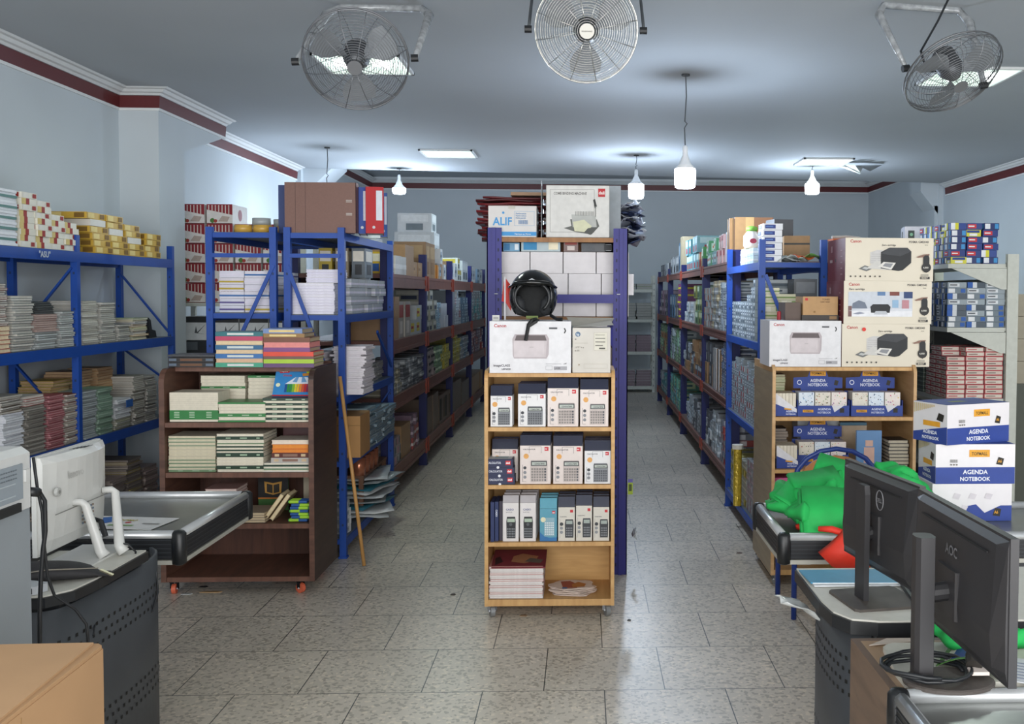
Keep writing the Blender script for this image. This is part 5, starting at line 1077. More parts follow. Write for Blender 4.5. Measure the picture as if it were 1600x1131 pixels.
bstack(-1.602, CYF+.13, zb, .245, .2, [(.010, '#d8d0bd', False), (.014, DG, True), (.013, '#e2dac6', False), (.013, DG, True), (.013, '#e2dac6', False), (.014, DG, True), (.012, '#e2dac6', False), (.013, DG, True), (.012, '#e2dac6', False), (.015, DG, True)], 'in the pile under the pencil set', 'pile under the pencil set')
# colouring pencil set leaning
def pencil_set():
    m = MB(); w, h = .245, .165; m.box(-w/2, w/2, 0, .008, 0, h, '#3486c4')
    it = [('r', 0, 0, 1, .05, '#b0262c'), ('p', [(.04, 1), (.33, 1), (.30, .87), (.10, .85)], '#c9222c'), ('t', 'Maped', .09, .90, .07, '#ffffff', .18), ('p', [(.24, .44), (.46, .70), (.72, .70), (.86, .44)], '#dfe6ee'), ('p', [(.40, .52), (.47, .7), (.53, .7), (.5, .5)], '#6fa0cc'), ('p', [(.60, .5), (.6, .7), (.65, .7), (.72, .52)], '#6fa0cc')]
    cs = ['#1f4f8f', '#2f8a3c', '#2f8a3c', '#7ab52c', '#d9c92c', '#e6b52c', '#e0862c', '#d9542c', '#c62c2c', '#8f1f4a']
    for i, c in enumerate(cs): it.append(('r', .25+.055*i, .14, .298+.055*i, .44, c))
    it += [('t', 'COLOR', .18, .72, .06, '#d9402c', .22), ('d', .1, .4, .012, '#e3e9c6'), ('d', .88, .86, .014, '#e9e9ee'), ('p', [(.62, .72), (.9, .78), (.86, .86), (.6, .82)], '#c9862c'), ('p', [(.84, .2), (.97, .5), (.99, .46), (.88, .18)], '#c62c2c'), ('d', .72, .9, .010, '#b6d92c')]
    m.draw('F', w, 0, h, it, off=.0006); return m.me()
o = put(pencil_set(), 'pencil_set', 'blue colouring pencil set with circus tent, leaning on green-striped books', 'pencil set', (-1.575, CYF+.10, zb+.131), 0, rot=(-.55, 0, .0))
# middle board .665
zb = .666
seqA = [(.012, GG, True), (.010, '#cfc8b4', False), (.006, GG, True), (.014, '#cfc8b4', False), (.006, GG, True), (.012, '#cfc8b4', False), (.006, GG, True)]+[(.018, '#cfc8b4', False)]*4+[(.006, GG, True), (.014, '#cfc8b4', False), (.006, GG, True), (.012, '#cfc8b4', False), (.006, GG, True), (.012, '#cfc8b4', False)]
bstack(-2.105, CYF+.14, zb, .25, .21, seqA, 'in the left pile on middle board', 'left pile middle board', '#cfc6ac')
seqB = [(.014, '#e2dac6', False), (.020, DG, True), (.016, '#e2dac6', False), (.016, '#e2dac6', False), (.014, '#e2dac6', False), (.024, DG, True), (.008, '#e2dac6', False), (.009, DG, True), (.010, '#e2dac6', False), (.009, DG, True), (.010, '#e2dac6', False), (.006, GG, True), (.018, '#e2dac6', False), (.018, DG, True), (.014, '#e2dac6', False)]
bstack(-1.848, CYF+.15, zb, .25, .24, seqB, 'in the centre pile on middle board', 'centre pile middle board')
bstack(-1.602, CYF+.14, zb, .245, .22, [(.010, '#d8d8d2', False), (.008, GG, True), (.010, '#d8d8d2', False), (.010, DG, True), (.010, '#c9c9c2', False)], 'under the orange books', 'low pile under orange books')
z = zb+.048
for h, c, p, sp, l, w in ((.027, '#b3aea8', '#d8d0c0', True, 'silver ornamented book below the maroon one', .205), (.027, '#5a2a24', '#a08a74', True, 'maroon ornamented book under the orange books', .195), (.020, '#d9782c', '#e08a3c', False, 'lower orange book on middle board', .195), (.026, '#d9782c', '#e5913f', False, 'upper orange book on middle board', .195), (.024, '#d9d0c0', '#e6d6c4', False, 'cream book on the orange books', .20)):
    bigbook(w, .17, h, c, p, l, (-1.583, CYF+.12, z), 0, sp, txt=[(.08, .2, '#c9b08c'), (.3, .7, '#8a6a5c'), (.8, .92, '#c9b08c')] if sp else None); z += h
bigbook(.22, .17, .03, '#3a1a1c', '#5c4a44', 'dark maroon book at the back over the cream book', (-1.58, CYF+.36, zb), 0, True); bigbook(.22, .17, .19, '#4a2024', '#5c4a44', 'upright dark maroon volume at the back of middle board', (-1.58, CYF+.36, zb+.031), 0, True)
# lower board .388
zb = .389
stack(10, -1.98, CYF+.20, zb, .17, .2, .017, ['#c9a8a0', '#b59088'], '#d9c6be', 'thick_book', 'pinkish page-edge book behind the tray corner', 'book', 'pinkish books behind the tray', jit=.004)
bigbook(.17, .02, .19, '#3f6b36', '#3f6b36', 'green and black book standing upright with gold emblem', (-1.77, CYF+.36, zb), 0, True, txt=None)
m = MB(); m.box(-.085, .085, -.001, 0, .068, .19, '#17181a'); m.box(-.085, .085, -.0014, -.001, .064, .072, '#c9762c'); m.prism([(-.045, .10), (0, .088), (.045, .10), (.05, .165), (0, .155), (-.05, .165)], -.003, -.001, '#b98a3c', 'y'); m.prism([(-.035, .105), (-.003, .097), (-.003, .145), (-.035, .152)], -.004, -.003, '#2a2418', 'y'); m.prism([(.035, .105), (.003, .097), (.003, .145), (.035, .152)], -.004, -.003, '#2a2418', 'y')
put(m.me(), 'emblem_sleeve', 'black sleeve with gold open-book emblem on the upright green book', 'book cover', (-1.77, CYF+.346, zb))
stack(4, -1.86, CYF+.12, zb, .29, .2, .014, ['#8a7a6a', '#a3927c'], '#cbb896', 'magazine', 'tan magazine lying flat before the upright green book', 'magazine', 'tan magazines on lower board', jit=.004)
for i in range(2):
    o = bigbook(.17, .14, .022, '#b39c78', '#e0cfa8', ['left', 'right'][i]+' cream book leaning over the green rolled packs', (-1.675+.036*i, CYF+.13, zb+.070), 0, False); o.rotation_euler = (0, -.95, 0)
o = put(carton(.13, .006, .17, '#c4b9a2', {'F': [('l', .5, .12, .9, .4, .001, '#a3987f')]}).me(), 'beige_card', 'beige card standing at the back right of lower board', 'card', (-1.54, CYF+.37, zb+.05))
put(pack(.12, .1, .05, '#6a5a4a', '#7d6a58', '#55483b', 5), 'small_carton', 'small brown carton below the beige card', 'carton', (-1.54, CYF+.37, zb))
hl = MB(); hl.tube([(-.045, 0, .008), (.0, 0, .008)], .008, '#2c5a9c', 8); hl.tube([(.0, 0, .008), (.05, 0, .008)], .0082, '#a6d63a', 8); hl.tube([(.05, 0, .008), (.056, 0, .008)], .0075, '#3f8a4a', 8); hl = hl.me()
for k in range(7):
    for i in range(1):
        for j in range(4): put(hl, 'highlighter_pen', 'lime green and blue marker stacked at lower right of the bookcase', 'marker', (-1.542+.006*(k % 2), CYF+.045+.02*j, zb+.0166*k), 0 if (k+i) % 3 else PI, 'lime and blue markers')

# ------------------------------------------------------------------ wooden stick
o = MB(); p0 = Vector((*at(569, 885, 6.02),)); a0 = at(531, 590, 6.12)
o.tube([(at(569, 884, 5.99)[0], 5.99, .012), (at(531, 588, 6.13)[0], 6.13, at(531, 588, 6.13)[1])], .011, wood('#b98a50', '#c99a5e', .5, (1, 1, 1)), 10)
tag(o.build('wooden_stick', smooth=True), 'long bare wooden broomstick leaning against the blue rack', 'stick')
# scraps on the floor
for px, py, c, w, l in ((330, 925, '#b3936a', .12, 'brown paper scrap on the floor before the bookcase'), (292, 928, '#b9bdbc', .06, 'pale scrap on the floor beside the brown one'), (318, 917, '#2c2c2c', .05, 'black scrap on the floor under the bookcase'), (708, 929, '#4a4038', .03, 'small dark crumb on the floor left of middle shelf'), (818, 962, '#a08468', .04, 'tan scrap on the floor under the middle shelf'), (983, 969, '#4a4a48', .02, 'tiny dark crumb on the floor right of middle shelf'), (1155, 864, '#6a5a52', .04, 'thin ring on the floor in the right aisle')):
    r = ray(px, py); tt = -H/r.z; x, y = r.x*tt, r.y*tt
    m = MB(); m.prism([(-w/2, -.01), (w*.3, -.016), (w/2, .0), (w*.2, .014), (-w*.3, .01)], 0, .003, c); tag(m.build('floor_scrap'), l, 'scrap').location = (x, y, .0005)

# ------------------------------------------------------------------ pale cabinet at right
CB0, CB1, CBY = 1.053, 1.868, 5.55
t = shelf_unit('shelf_on_casters', 'wide pale wooden shelf on casters at right, full of agenda notebooks', CB0, CB1, CBY, .6, .06, 1.243, [.09, .36, .655, .95, 1.228], wood('#b99263', '#caa577', .5, (1.2, 1.2, 9)), pine, wood('#c29a66', '#d1ab77', .5, (9, 1, 1.2)), mat('#8a8c8d', .3, .3, noise=0))
m = MB(); m.box(-(CB1-CB0)/2-.001, -(CB1-CB0)/2, -.29, .29, .065, 1.20, wood('#8f8068', '#a08f74', .5, (1, 1, 8))); m.build('darker_side_sheet', t)  # thin sheet over the aisle-side panel, greyer and darker than the other panels
def printer(it, ox, oy, s, dark='#26282b'):
    P = lambda a, b: (ox+a*s, oy+b*s*1.9)
    it += [('p', [P(-.05, .10), P(-.16, .0), P(.1, -.02), P(.16, .05)], '#c9c7c2'), ('p', [P(0, 0), P(0, .20), P(.10, .255), P(.30, .255), P(.345, .21), P(.345, .07), P(.25, -.02), P(.2, -.03)], dark),
           ('p', [P(0, .18), P(.22, .15), P(.345, .21), P(.30, .255), P(.10, .255)], '#3c3e42'), ('p', [P(-.03, .02), P(.03, .08), P(.17, .07), P(.12, -.015)], '#d9d6d0'), ('p', [P(.02, .03), P(.05, .065), P(.14, .06), P(.11, .01)], '#8a8c90')]
def pixma(photo, label, z, dx=0, ry=0, name='GM2040'):
    w, d, h = .50, .40, .241; m = MB()
    m.box(-w/2, w/2, -d/2, d/2, 0, h, mat('#d9d0bd', .5, noise=.03, scale=6)); m.draw('L', w, d, h, [('r', 0, 0, 1, 1, '#6e2a38'), ('d', .45, .5, .012, '#1a1214')]+[('r', .75, .15+.14*i, .85, .17+.14*i, '#b08a90') for i in range(5)]+[('r', .2, .7, .3, .85, '#a07a82'), ('r', .15, .45, .3, .52, '#b3a0a2')])
    it = [('t', 'Canon', .055, .89, .07, '#b0242c', .17), ('t', 'PIXMA '+name, .72, .885, .05, '#4a4846', .24), ('t', 'Series', .90, .83, .022, '#7a766c', .06)]
    if not photo:
        it += [('t', 'Zero cartridge', .41, .815, .04, '#4a4846', .2), ('r', .43, .765, .57, .77, '#a09a8c'),
               ('p', [(.28, .40), (.28, .66), (.36, .72), (.48, .70), (.48, .42), (.40, .36)], '#c6c4c2')]+[('r', .29, .42+.05*i, .47, .425+.05*i, '#9a9896') for i in range(5)]+[('p', [(.15, .28), (.22, .36), (.32, .30), (.24, .22)], '#6f7170'), ('p', [(.19, .29), (.22, .33), (.27, .30), (.24, .26)], '#b9bbb9')]
        printer(it, .40, .29, 1.0)
        it += [('d', .06+.055*i, .105, .005, '#6a665c' if i % 2 else '#3c3a34') for i in range(7)]
    else:
        it += [('t', 'Zero cartridge', .055, .79, .045, '#3c3a38', .19), ('r', .05, .17, .78, .75, '#c6cbd3'), ('r', .05, .17, .78, .30, '#e3e4e8'), ('p', [(.09, .36), (.10, .48), (.17, .55), (.24, .5), (.27, .36)], '#6f7888'), ('r', .05, .17, .09, .42, '#7a5a58'),
               ('r', .38, .66, .47, .75, '#5f7fa8'), ('r', .52, .66, .63, .75, '#7a4038'), ('r', .68, .60, .78, .75, '#2f4470'), ('r', .55, .38, .62, .56, '#8fb0cc'), ('r', .66, .36, .74, .56, '#b9848c'), ('p', [(.05, .30), (.26, .36), (.78, .36), (.78, .30)], '#d4d6dc'),
               ('p', [(.31, .26), (.30, .40), (.33, .46), (.50, .46), (.53, .40), (.52, .26)], '#222428'), ('p', [(.34, .22), (.36, .30), (.48, .30), (.50, .22)], '#b9bcc2'), ('p', [(.10, .24), (.18, .28), (.24, .25), (.16, .22)], '#8a90a0')]
    it += [('p', [(.80, .56), (.88, .62), (.95, .63), (.95, .60), (.90, .56), (.82, .54)], '#8a6a5c'), ('p', [(.88, .40), (.88, .56), (.90, .60), (.94, .60), (.95, .54), (.95, .40)], '#2a2c2e'), ('d', .915, .315, .027, '#2c2b2a'), ('p', [(.90, .22), (.915, .19), (.93, .22)], '#2c2b2a'),
           ('t', '6,000', .88, .295, .04, '#d9d6cc', .07), ('r', .85, .045, .955, .10, '#3c3a38'), ('t', 'SMART', .86, .055, .035, '#d9d0bd', .08), ('r', .86, .12, .94, .16, '#a9a496')]
    if label.startswith('lowest'): it.append(('d', .245, .875, .011, '#d3382c'))
    m.draw('F', w, d, h, it)
    return put(m.me(), 'printer_carton', label, 'carton', (1.70+dx, CBY+.24, z), ry)
pixma(False, 'lowest of three cream inkjet printer cartons, with a red dot', 1.229)
pixma(True, 'middle cream printer carton, showing a desk scene', 1.4705, .008)
pixma(False, 'topmost of three cream inkjet printer cartons', 1.712, .014)
printer_box('white laser printer carton on the pale right cabinet', (1.243, CBY+.19, 1.229))
put(carton(.025, .28, .25, '#1f2226').me(), 'dark_carton', 'thin black box beside the white laser carton at cabinet edge', 'carton', (1.022+.0, CBY+.30, 1.229)) if False else None
m = carton(.20, .2, .105, '#b08a5c', {'F': [('r', .06, .78, .14, .92, '#b5242d'), ('t', 'TONER', .55, .8, .09, '#6b4c2c', .35), ('t', 'Laser toner', .5, .68, .08, '#6b4c2c', .42), ('r', .3, .12, .36, .22, '#8a6636')]})
put(m.me(), 'toner_carton', 'small kraft toner carton with red logo on the right cabinet', 'carton', (1.345, CBY+.22, 1.518))
put(carton(.21, .2, .030, '#3a3430', {'F': [('r', .75, .2, .95, .8, '#8a6a44')]}).me(), 'toner_carton', 'flat dark carton under the small kraft one', 'carton', (1.345, CBY+.22, 1.4875))
put(carton(.09, .2, .10, '#5c4c44').me(), 'toner_carton', 'dark brown carton left of the small kraft one', 'carton', (1.195, CBY+.25, 1.4875))
m = MB(); m.lathe([(.012, 0), (.012, .045), (.008, .05)], '#a8323a', 10); put(m.me(), 'red_cap_bottle', 'tiny red bottle on the white laser carton', 'bottle', (1.128, CBY+.22, 1.4875))
# agenda display boxes
NB = '#2a418c'
def spotty(c1, seeds, w, h, m, x, y, z, cols):
    m.box(x, x+w, y, y+.10, z, z+h, c1)
    rr = random.Random(seeds)
    for k in range(34):
        px, pz = x+.004+rr.random()*(w-.008), z+.004+rr.random()*(h-.008); r = rr.uniform(.0012, .004); a = rr.random()*3
        m.poly([(px+r*math.cos(a+q*PI/3*1), y-.0006, pz+r*math.sin(a+q*PI/3)) for q in range(6)], cols[k % len(cols)])
def agenda_display(header=True):
    w, d = .295, .16; m = MB()
    m.box(-w/2, w/2, -d/2, d/2, 0, .004, NB); m.box(-w/2, w/2, d/2-.004, d/2, 0, .13, NB)
    m.prism([(-w/2, .0), (w/2, 0), (w/2, .06), (w/2-.03, .06), (w/2-.085, .022), (w/2-.10, .06), (-w/2, .06)], -d/2-.002, -d/2, NB, 'y')
    m.poly([(w/2-.10, -d/2-.0005, .06), (w/2-.085, -d/2-.0005, .022), (w/2-.03, -d/2-.0005, .06)], '#d9d8dc')
    m.box(-w/2, -w/2+.003, -d/2, d/2, 0, .09, NB); m.box(w/2-.003, w/2, -d/2, d/2, 0, .09, NB)
    m.prism([(-w/2+.03, .022), (-w/2+.09, .022), (-w/2+.09, .037), (-w/2+.03, .037)], -d/2-.003, -d/2-.002, '#d99a2c', 'y')
    m.text('TOPMALL', (-w/2+.034, -d/2-.0034, .026), (1, 0, 0), (0, 0, 1), .008, '#5c4a1c', .05)
    m.text('AGENDA', (-w/2+.115, -d/2-.0028, .034), (1, 0, 0), (0, 0, 1), .013, '#c9d0e6', .075); m.text('NOTEBOOK', (-w/2+.115, -d/2-.0028, .016), (1, 0, 0), (0, 0, 1), .011, '#c9d0e6', .075)
    m.box(w/2-.055, w/2-.03, -d/2-.0026, -d/2-.002, .020, .045, '#26221c')
    return m
def agenda_header():
    m = MB(); w = .285; pl = [(-w/2, 0), (w/2, 0), (w/2, .062), (.06, .066), (.048, .098), (.02, .114), (-.02, .114), (-.048, .098), (-.06, .066), (-w/2, .062)]
    m.prism(pl, 0, .004, NB, 'y'); m.prism([(-.046, .072), (.046, .072), (.046, .098), (-.046, .098)], -.0008, 0, '#d99a2c', 'y'); m.text('TOPMALL', (-.038, -.0012, .079), (1, 0, 0), (0, 0, 1), .013, '#4a3a18', .076)
    m.text('AGENDA', (0, -.0008, .036), (1, 0, 0), (0, 0, 1), .018, '#d6dbea', .09, anchor='c'); m.text('NOTEBOOK', (0, -.0008, .012), (1, 0, 0), (0, 0, 1), .018, '#d6dbea', .115, anchor='c')
    m.tube([(-w/2+.035, -.0012, .034), (-w/2+.035, 0, .034)], .014, '#d6dbea', 14); m.tube([(-w/2+.035, -.0018, .034), (-w/2+.035, -.0012, .034)], .010, NB, 14); m.prism([(w/2-.05, .02), (w/2-.03, .015), (w/2-.022, .042), (w/2-.042, .048)], -.0012, 0, '#26221c', 'y')
    return m
nbk = {'c': ('#d8d2c4', ['#8a7a4c', '#4a4a4a', '#b3553c', '#6a8a4c']), 'b': ('#d3dde6', ['#2c4a8c', '#4f86b8', '#1c2c44', '#8fb6d0']), 'p': ('#e0d6d0', ['#c03a6a', '#d9b42c', '#4a9a5c', '#8a3c8a'])}
for bi, (x, z, seq, y0, lab) in enumerate([(1.350, .951, 'bcp', .12, 'upper board, left'), (1.655, .951, 'cbp', .12, 'upper board, right'), (1.33+.045, .656, 'cbp', .22, 'middle board')]):
    y = CBY+y0; t = thing('display_box', 'navy agenda notebook display box with raised header, '+lab, 'display box', (x, y, z))
    agenda_display().build('tray', t); o = agenda_header().build('header_card', t); o.location = (0, .060, .145)
    m = MB(); m.box(-.1, .1, .062, .064, .0, .16, NB); m.build('header_support', t)
    for i, c in enumerate(seq):
        for r in range(1):
            m = MB(); spotty(mat(nbk[c][0], .4), bi*5+i, .087, .128, m, 0, 0, 0, nbk[c][1]); m.box(0, .087, -.0004, 0, 0, .002, '#8a8a8a')
            put(m.me(), 'spotted_notebook', {'c': 'cream', 'b': 'blue', 'p': 'pink and yellow'}[c]+' patterned notebook batch in the display box, '+lab, 'notebook', (x-.138+.093*i, y-.07, z+.0045))
for x, z, l in ((1.137, .951, 'upper board'), (1.147, .656, 'middle board')):
    m = MB(); w = .122; m.box(-w/2, w/2, -.08, .08, 0, .05, NB); m.prism([(-w/2, .05), (w/2, .05), (w/2, .03), (-w/2, .125)] if False else [(-w/2, 0), (w/2, 0), (w/2, .04), (-w/2, .13)], -.083, -.08, mat('#d9d8dc'), 'y')
    m.prism([(-w/2, 0), (w/2, 0), (w/2, .02), (-w/2, .07)], -.085, -.083, NB, 'y'); m.text('AGENDA', (0, -.0857, .022), (1, 0, 0), (0, 0, 1), .010, '#d6dbea', .055); m.text('NOTEBOOK', (0, -.0857, .008), (1, 0, 0), (0, 0, 1), .008, '#d6dbea', .055)
    m.prism([(-.01, .038), (.03, .034), (.03, .042), (-.01, .046)], -.0865, -.085, '#d99a2c', 'y')
    for i in range(6): m.box(-w/2+.002+.0195*i, -w/2+.02+.0195*i, -.078, .075, .05, .128, '#d5cdbb')
    put(m.me(), 'display_box', 'sideways navy and white notebook display box, far left of the '+l, 'display box', (x, CBY+.12, z))
stack(7, 1.13, CBY+.33, .951+.105, .1, .12, .016, ['#8a6a4c', '#9aa86c', '#b9c49a'], '#c9c9a8', 'small_notebook', 'greenish small notebook piled behind the sideways display box', 'notebook', 'greenish small notebooks', jit=.003)
put(carton(.1, .12, .1, '#8a7a5c').me(), 'small_carton', 'khaki small carton under the greenish notebooks', 'carton', (1.13, CBY+.33, .951))
stack(5, 1.14, CBY+.34, .656+.11, .11, .14, .017, ['#6a5a50', '#3c3a3c', '#8a7a6c'], '#9a8f84', 'small_notebook', 'brownish small notebook piled at left of middle board', 'notebook', 'brownish small notebooks', jit=.008)
put(carton(.11, .14, .105, '#7d7468').me(), 'small_carton', 'grey-brown small carton under the brownish notebooks', 'carton', (1.14, CBY+.34, .656))
for i in range(3): bigbook(.15, .14, .014, ['#2c6a86', '#b58a78', '#27607a'][i], '#d0c0b0', ['lower teal', 'salmon edged', 'upper teal'][i]+' book lying above the plain blue notebook', (1.62, CBY+.34, .656+.19+.0145*i), 0, True) if False else None
bigbook(.16, .14, .205, '#b9a58c', '#c9b59c', 'beige book block behind the plain blue notebook', (1.60, CBY+.40, .656), 0, True)
bigbook(.16, .14, .018, '#2c6a86', '#d0c0b0', 'teal book lying on the beige book block', (1.60, CBY+.40, .8615), 0, True)
t = thing('blue_notebook', 'upright blue notebook with plain cover on the middle board at right', 'notebook', (1.63, CBY+.10, .656))
m = MB(); m.box(-.072, .072, -.002, .002, 0, .205, mat('#4f7fb0', .3, noise=.04)); m.box(-.072, .072, .016, .018, 0, .205, '#4f7fb0'); m.build('cover', t); m = MB(); m.box(-.069, .070, .002, .016, .002, .203, '#dcdad2'); m.build('pages', t)
m = MB(); m.box(-.03, .03, -.0035, -.002, .02, .11, '#c9a596'); m.box(-.022, .022, -.0035, -.002, .115, .15, '#c9a596'); m.build('cover_patch', t)
for k in range(8): bigbook(.115, .15, .0195, '#33302c', '#b5ac98', ['lowest', 'second', 'third', 'fourth', 'fifth', 'sixth', 'seventh', 'topmost'][k]+' black elastic notebook in the pile at right of middle board', (1.785+R.uniform(-.004, .004), CBY+.12, .656+.0198*k), 0, False)
put(pack(.25, .16, .10, '#b3b8bd', '#d5d8da', '#2a418c', 5), 'pale_carton', 'pale carton behind the middle board display header', 'carton', (1.40, CBY+.45, .656+.14)); put(pack(.25, .16, .139, '#8a8f94', '#d5d8da', '#2a418c', 5), 'pale_carton', 'grey carton below the pale one behind the display header', 'carton', (1.40, CBY+.45, .656))
for i, (c, l, x, h) in enumerate((('#7a2a34', 'dark red', 1.14, .20), ('#d06a9a', 'pink', 1.14, .05), ('#5c9a3c', 'green illustrated', 1.68, .18), ('#8a6a8c', 'mauve', 1.35, .1))):
    bigbook(.12 if i != 2 else .22, .2, h if i != 1 else .03, c, '#d6c6bc', l+' book on the lower board of right cabinet', (x, CBY+.2+(.0 if i != 1 else -.0), .361 if i != 1 else .562), 0, True)
bigbook(.2, .2, .03, '#c9c0b4', '#e0d9cc', 'white book on the lowest board of right cabinet', (1.2, CBY+.2, .091), 0, True)

# ------------------------------------------------------------------ school chair
t = thing('tube_chair', 'blue tubular chair with varnished plywood back before the pale right cabinet', 'chair', (1.265, 5.17, 0)); t.scale = (1.13, 1, 1)
bt = mat('#223a80', .35, noise=.04)
m = MB(); pts = [(-.18, -.20, .0), (-.18, -.20, .40), (-.185, -.21, .62)]
for i in range(9): a = PI*i/8; pts.append((-.185*math.cos(a), -.215, .70+.165*math.sin(a)))
pts += [(.185, -.21, .62), (.18, -.20, .40), (.18, -.20, 0)]
m.tube(pts, .0125, bt, 10); m.build('rear_frame', t, True)
pl = [(-.165, .54)]+[(-.168*math.cos(PI*i/10), .68+.15*math.sin(PI*i/10)) for i in range(11)]+[(.165, .54)]
m = MB(); m.prism(pl, -.207, -.195, wood('#a86f42', '#b98050', .35, (7, 1, 1)), 'y'); o = m.build('backrest', t)
for s, z in ((-1, .60), (1, .60), (-.7, .72), (.7, .72)): m = MB(); m.tube([(s*.145, -.210, z), (s*.145, -.206, z)], .005, '#c9ccd0', 8); m.build('rivet', o)
m = MB(); m.box(-.18, .18, -.19, .2, .425, .438, wood('#a86f42', '#b98050', .35, (7, 1, 1)), .03); m.build('seat', t)
for s in (-1, 1): m = MB(); m.tube([(s*.175, -.19, .415), (s*.175, .20, .415), (s*.18, .22, .39), (s*.18, .22, 0)], .0125, bt, 10); m.build('front_leg', t, True)
m = MB(); m.tube([(-.18, .2, .2), (.18, .2, .2)], .01, bt, 8); m.tube([(-.18, -.2, .2), (.18, -.2, .2)], .01, bt, 8); m.build('stretcher', t)

# ------------------------------------------------------------------ checkout counters
blk = mat('#1d1f22', .45, noise=.04); alu = mat('#c9cbcc', .32, .55, noise=.03); top_ = mat('#cbc9bf', .5, noise=.04); grf = mat('#45484c', .5, .2, noise=.05, scale=12)
steelp = mat('#8d8f8c', .3, .7, noise=.12, scale=6)
def tray(label, x0, x1, y0, y1, ztop, th, leg, open_sides='LRFB', r=.03, inner=None):
    t = thing('counter_tray', label, 'counter tray', ((x0+x1)/2, (y0+y1)/2, 0)); w = x1-x0; d = y1-y0; z0 = ztop-th
    m = MB(); m.box(-w/2+.02, w/2-.02, -d/2+.02, d/2-.02, z0+.012, ztop-.022, inner or steelp); m.build('tray_bed', t)
    def side(p, q, n):
        p, q = Vector(p), Vector(q); m = MB()
        m.bar(Vector((p.x, p.y, z0+th*.5)), Vector((q.x, q.y, z0+th*.5)), .026, th*.66, blk)
        for k in range(5):
            zz = z0+th*(.24+.13*k); m.bar(Vector((p.x, p.y, zz))+n*.0135, Vector((q.x, q.y, zz))+n*.0135, .002, .003, mat('#34373b', .4, noise=0))
        m.build('side_panel', t)
        m = MB(); a = Vector((p.x, p.y, ztop-.012)); b = Vector((q.x, q.y, ztop-.012))
        m.tube([a, b], .017, alu, 10); m.build('top_rail', t, True)
        m = MB(); m.bar(Vector((p.x, p.y, z0+.008)), Vector((q.x, q.y, z0+.008)), .03, .016, mat('#b9b8ae', .4, .3, noise=.03)); m.build('bottom_rail', t)
    c = .018; A = [(-w/2+c, -d/2+c), (w/2-c, -d/2+c), (w/2-c, d/2-c), (-w/2+c, d/2-c)]
    ns = {'F': (0, 1, Vector((0, -1, 0))), 'R': (1, 2, Vector((1, 0, 0))), 'B': (2, 3, Vector((0, 1, 0))), 'L': (3, 0, Vector((-1, 0, 0)))}
    for k in open_sides:
        i, j, n = ns[k]; p = Vector((*A[i], 0)); q = Vector((*A[j], 0)); dd = (q-p).normalized()*.02; side(p+dd, q-dd, n)
    for (x, y) in A:
        m = MB(); m.lathe([(.012, z0-.004), (.026, z0+.004), (.027, z0+th*.5), (.026, ztop-.006), (.018, ztop+.004), (.002, ztop+.007)], mat('#17191b', .4, noise=0), 14, (x, y, 0)); m.build('corner_cap', t, True)
    m = MB(); lx0, lx1, ly0, ly1 = leg; m.box(lx0-(x0+x1)/2, lx1-(x0+x1)/2, ly0-(y0+y1)/2, ly1-(y0+y1)/2, 0, z0+.012, grf); m.build('pedestal', t)
    return t
def perforated(t, pts, z0, z1, rows, nx, ox, oy, out):
    """curved side panel following plan points; square holes drawn as dark recess tiles"""
    Q = [Vector(p) for p in pts]
    for _ in range(2):
        N = [Q[0]]
        for p, q in zip(Q[:-1], Q[1:]): N += [p.lerp(q, .25), p.lerp(q, .75)]
        Q = N+[Q[-1]]
    pts = Q; n = len(Q); m = MB()
    m.mesh([(p.x-ox, p.y-oy, z) for p in Q for z in (z0, z1)], [(2*i, 2*i+2, 2*i+3, 2*i+1) for i in range(n-1)], grf)
    o = m.build('side_panel', t, True); md = o.modifiers.new('s', 'SOLIDIFY'); md.thickness = .010; md.offset = 0
    P = [Vector(p) for p in pts]; L = [0]
    for a, b in zip(P[:-1], P[1:]): L.append(L[-1]+(b-a).length)
    m = MB()
    for (rz, cnt) in rows:
        for rr in range(cnt):
            for i in range(nx):
                s = (i+.5+(rr % 2)*.5)/nx*L[-1]
                if s >= L[-1]: continue
                k = max(j for j in range(len(L)-1) if L[j] <= s); dd = (P[k+1]-P[k]).normalized(); p = P[k]+dd*(s-L[k]); n = Vector((dd.y, -dd.x))*out
                c = Vector((p.x-ox+n.x*.0068, p.y-oy+n.y*.0068, rz-rr*.033)); e = Vector((dd.x, dd.y, 0))*.0055; u = Vector((0, 0, .0055))
                m.poly([c-e-u, c+e-u, c+e+u, c-e+u], '#08090a')
    m.build('perforations', t)
# left checkout
TZ = .745
DX0, DX1 = -2.15, -1.50
t = thing('checkout_desk', 'left checkout desk with dark perforated side panel', 'desk', (-1.8, 3.3, 0)); ox, oy = -1.8, 3.3
pts = [(-1.62, 2.96), (-1.56, 2.97), (-1.53, 3.02), (-1.515, 3.2), (-1.505, 3.4), (-1.51, 3.55), (-1.53, 3.66), (-1.58, 3.72)]
perforated(t, pts, .02, .70, [(.60, 3), (.31, 3)], 24, ox, oy, 1)
m = MB(); m.prism([(-.35, -.345)]+[(p[0]-ox-.008, p[1]-oy) for p in pts[1:-1]]+[(-.35, .35)], .03, .60, blk); m.build('body', t)
tp_ = [(-2.15, 2.96), (-1.66, 2.94), (-1.56, 2.96), (-1.51, 3.03), (-1.495, 3.15), (-1.49, 3.49), (-2.15, 3.49)]
m = MB(); m.prism([(a-ox, b-oy) for a, b in tp_], .712, .742, blk); m.build('top_edge', t)
m = MB(); m.prism([(a-ox+(.012 if a < -2 else -.008), b-oy+(.008 if b < 3 else 0)) for a, b in tp_], .742, .747, top_); m.build('desk_top', t)
m = MB(); m.box(-.33, .26, -.30, .18, .60, .712, blk); m.build('drawer_box', t)
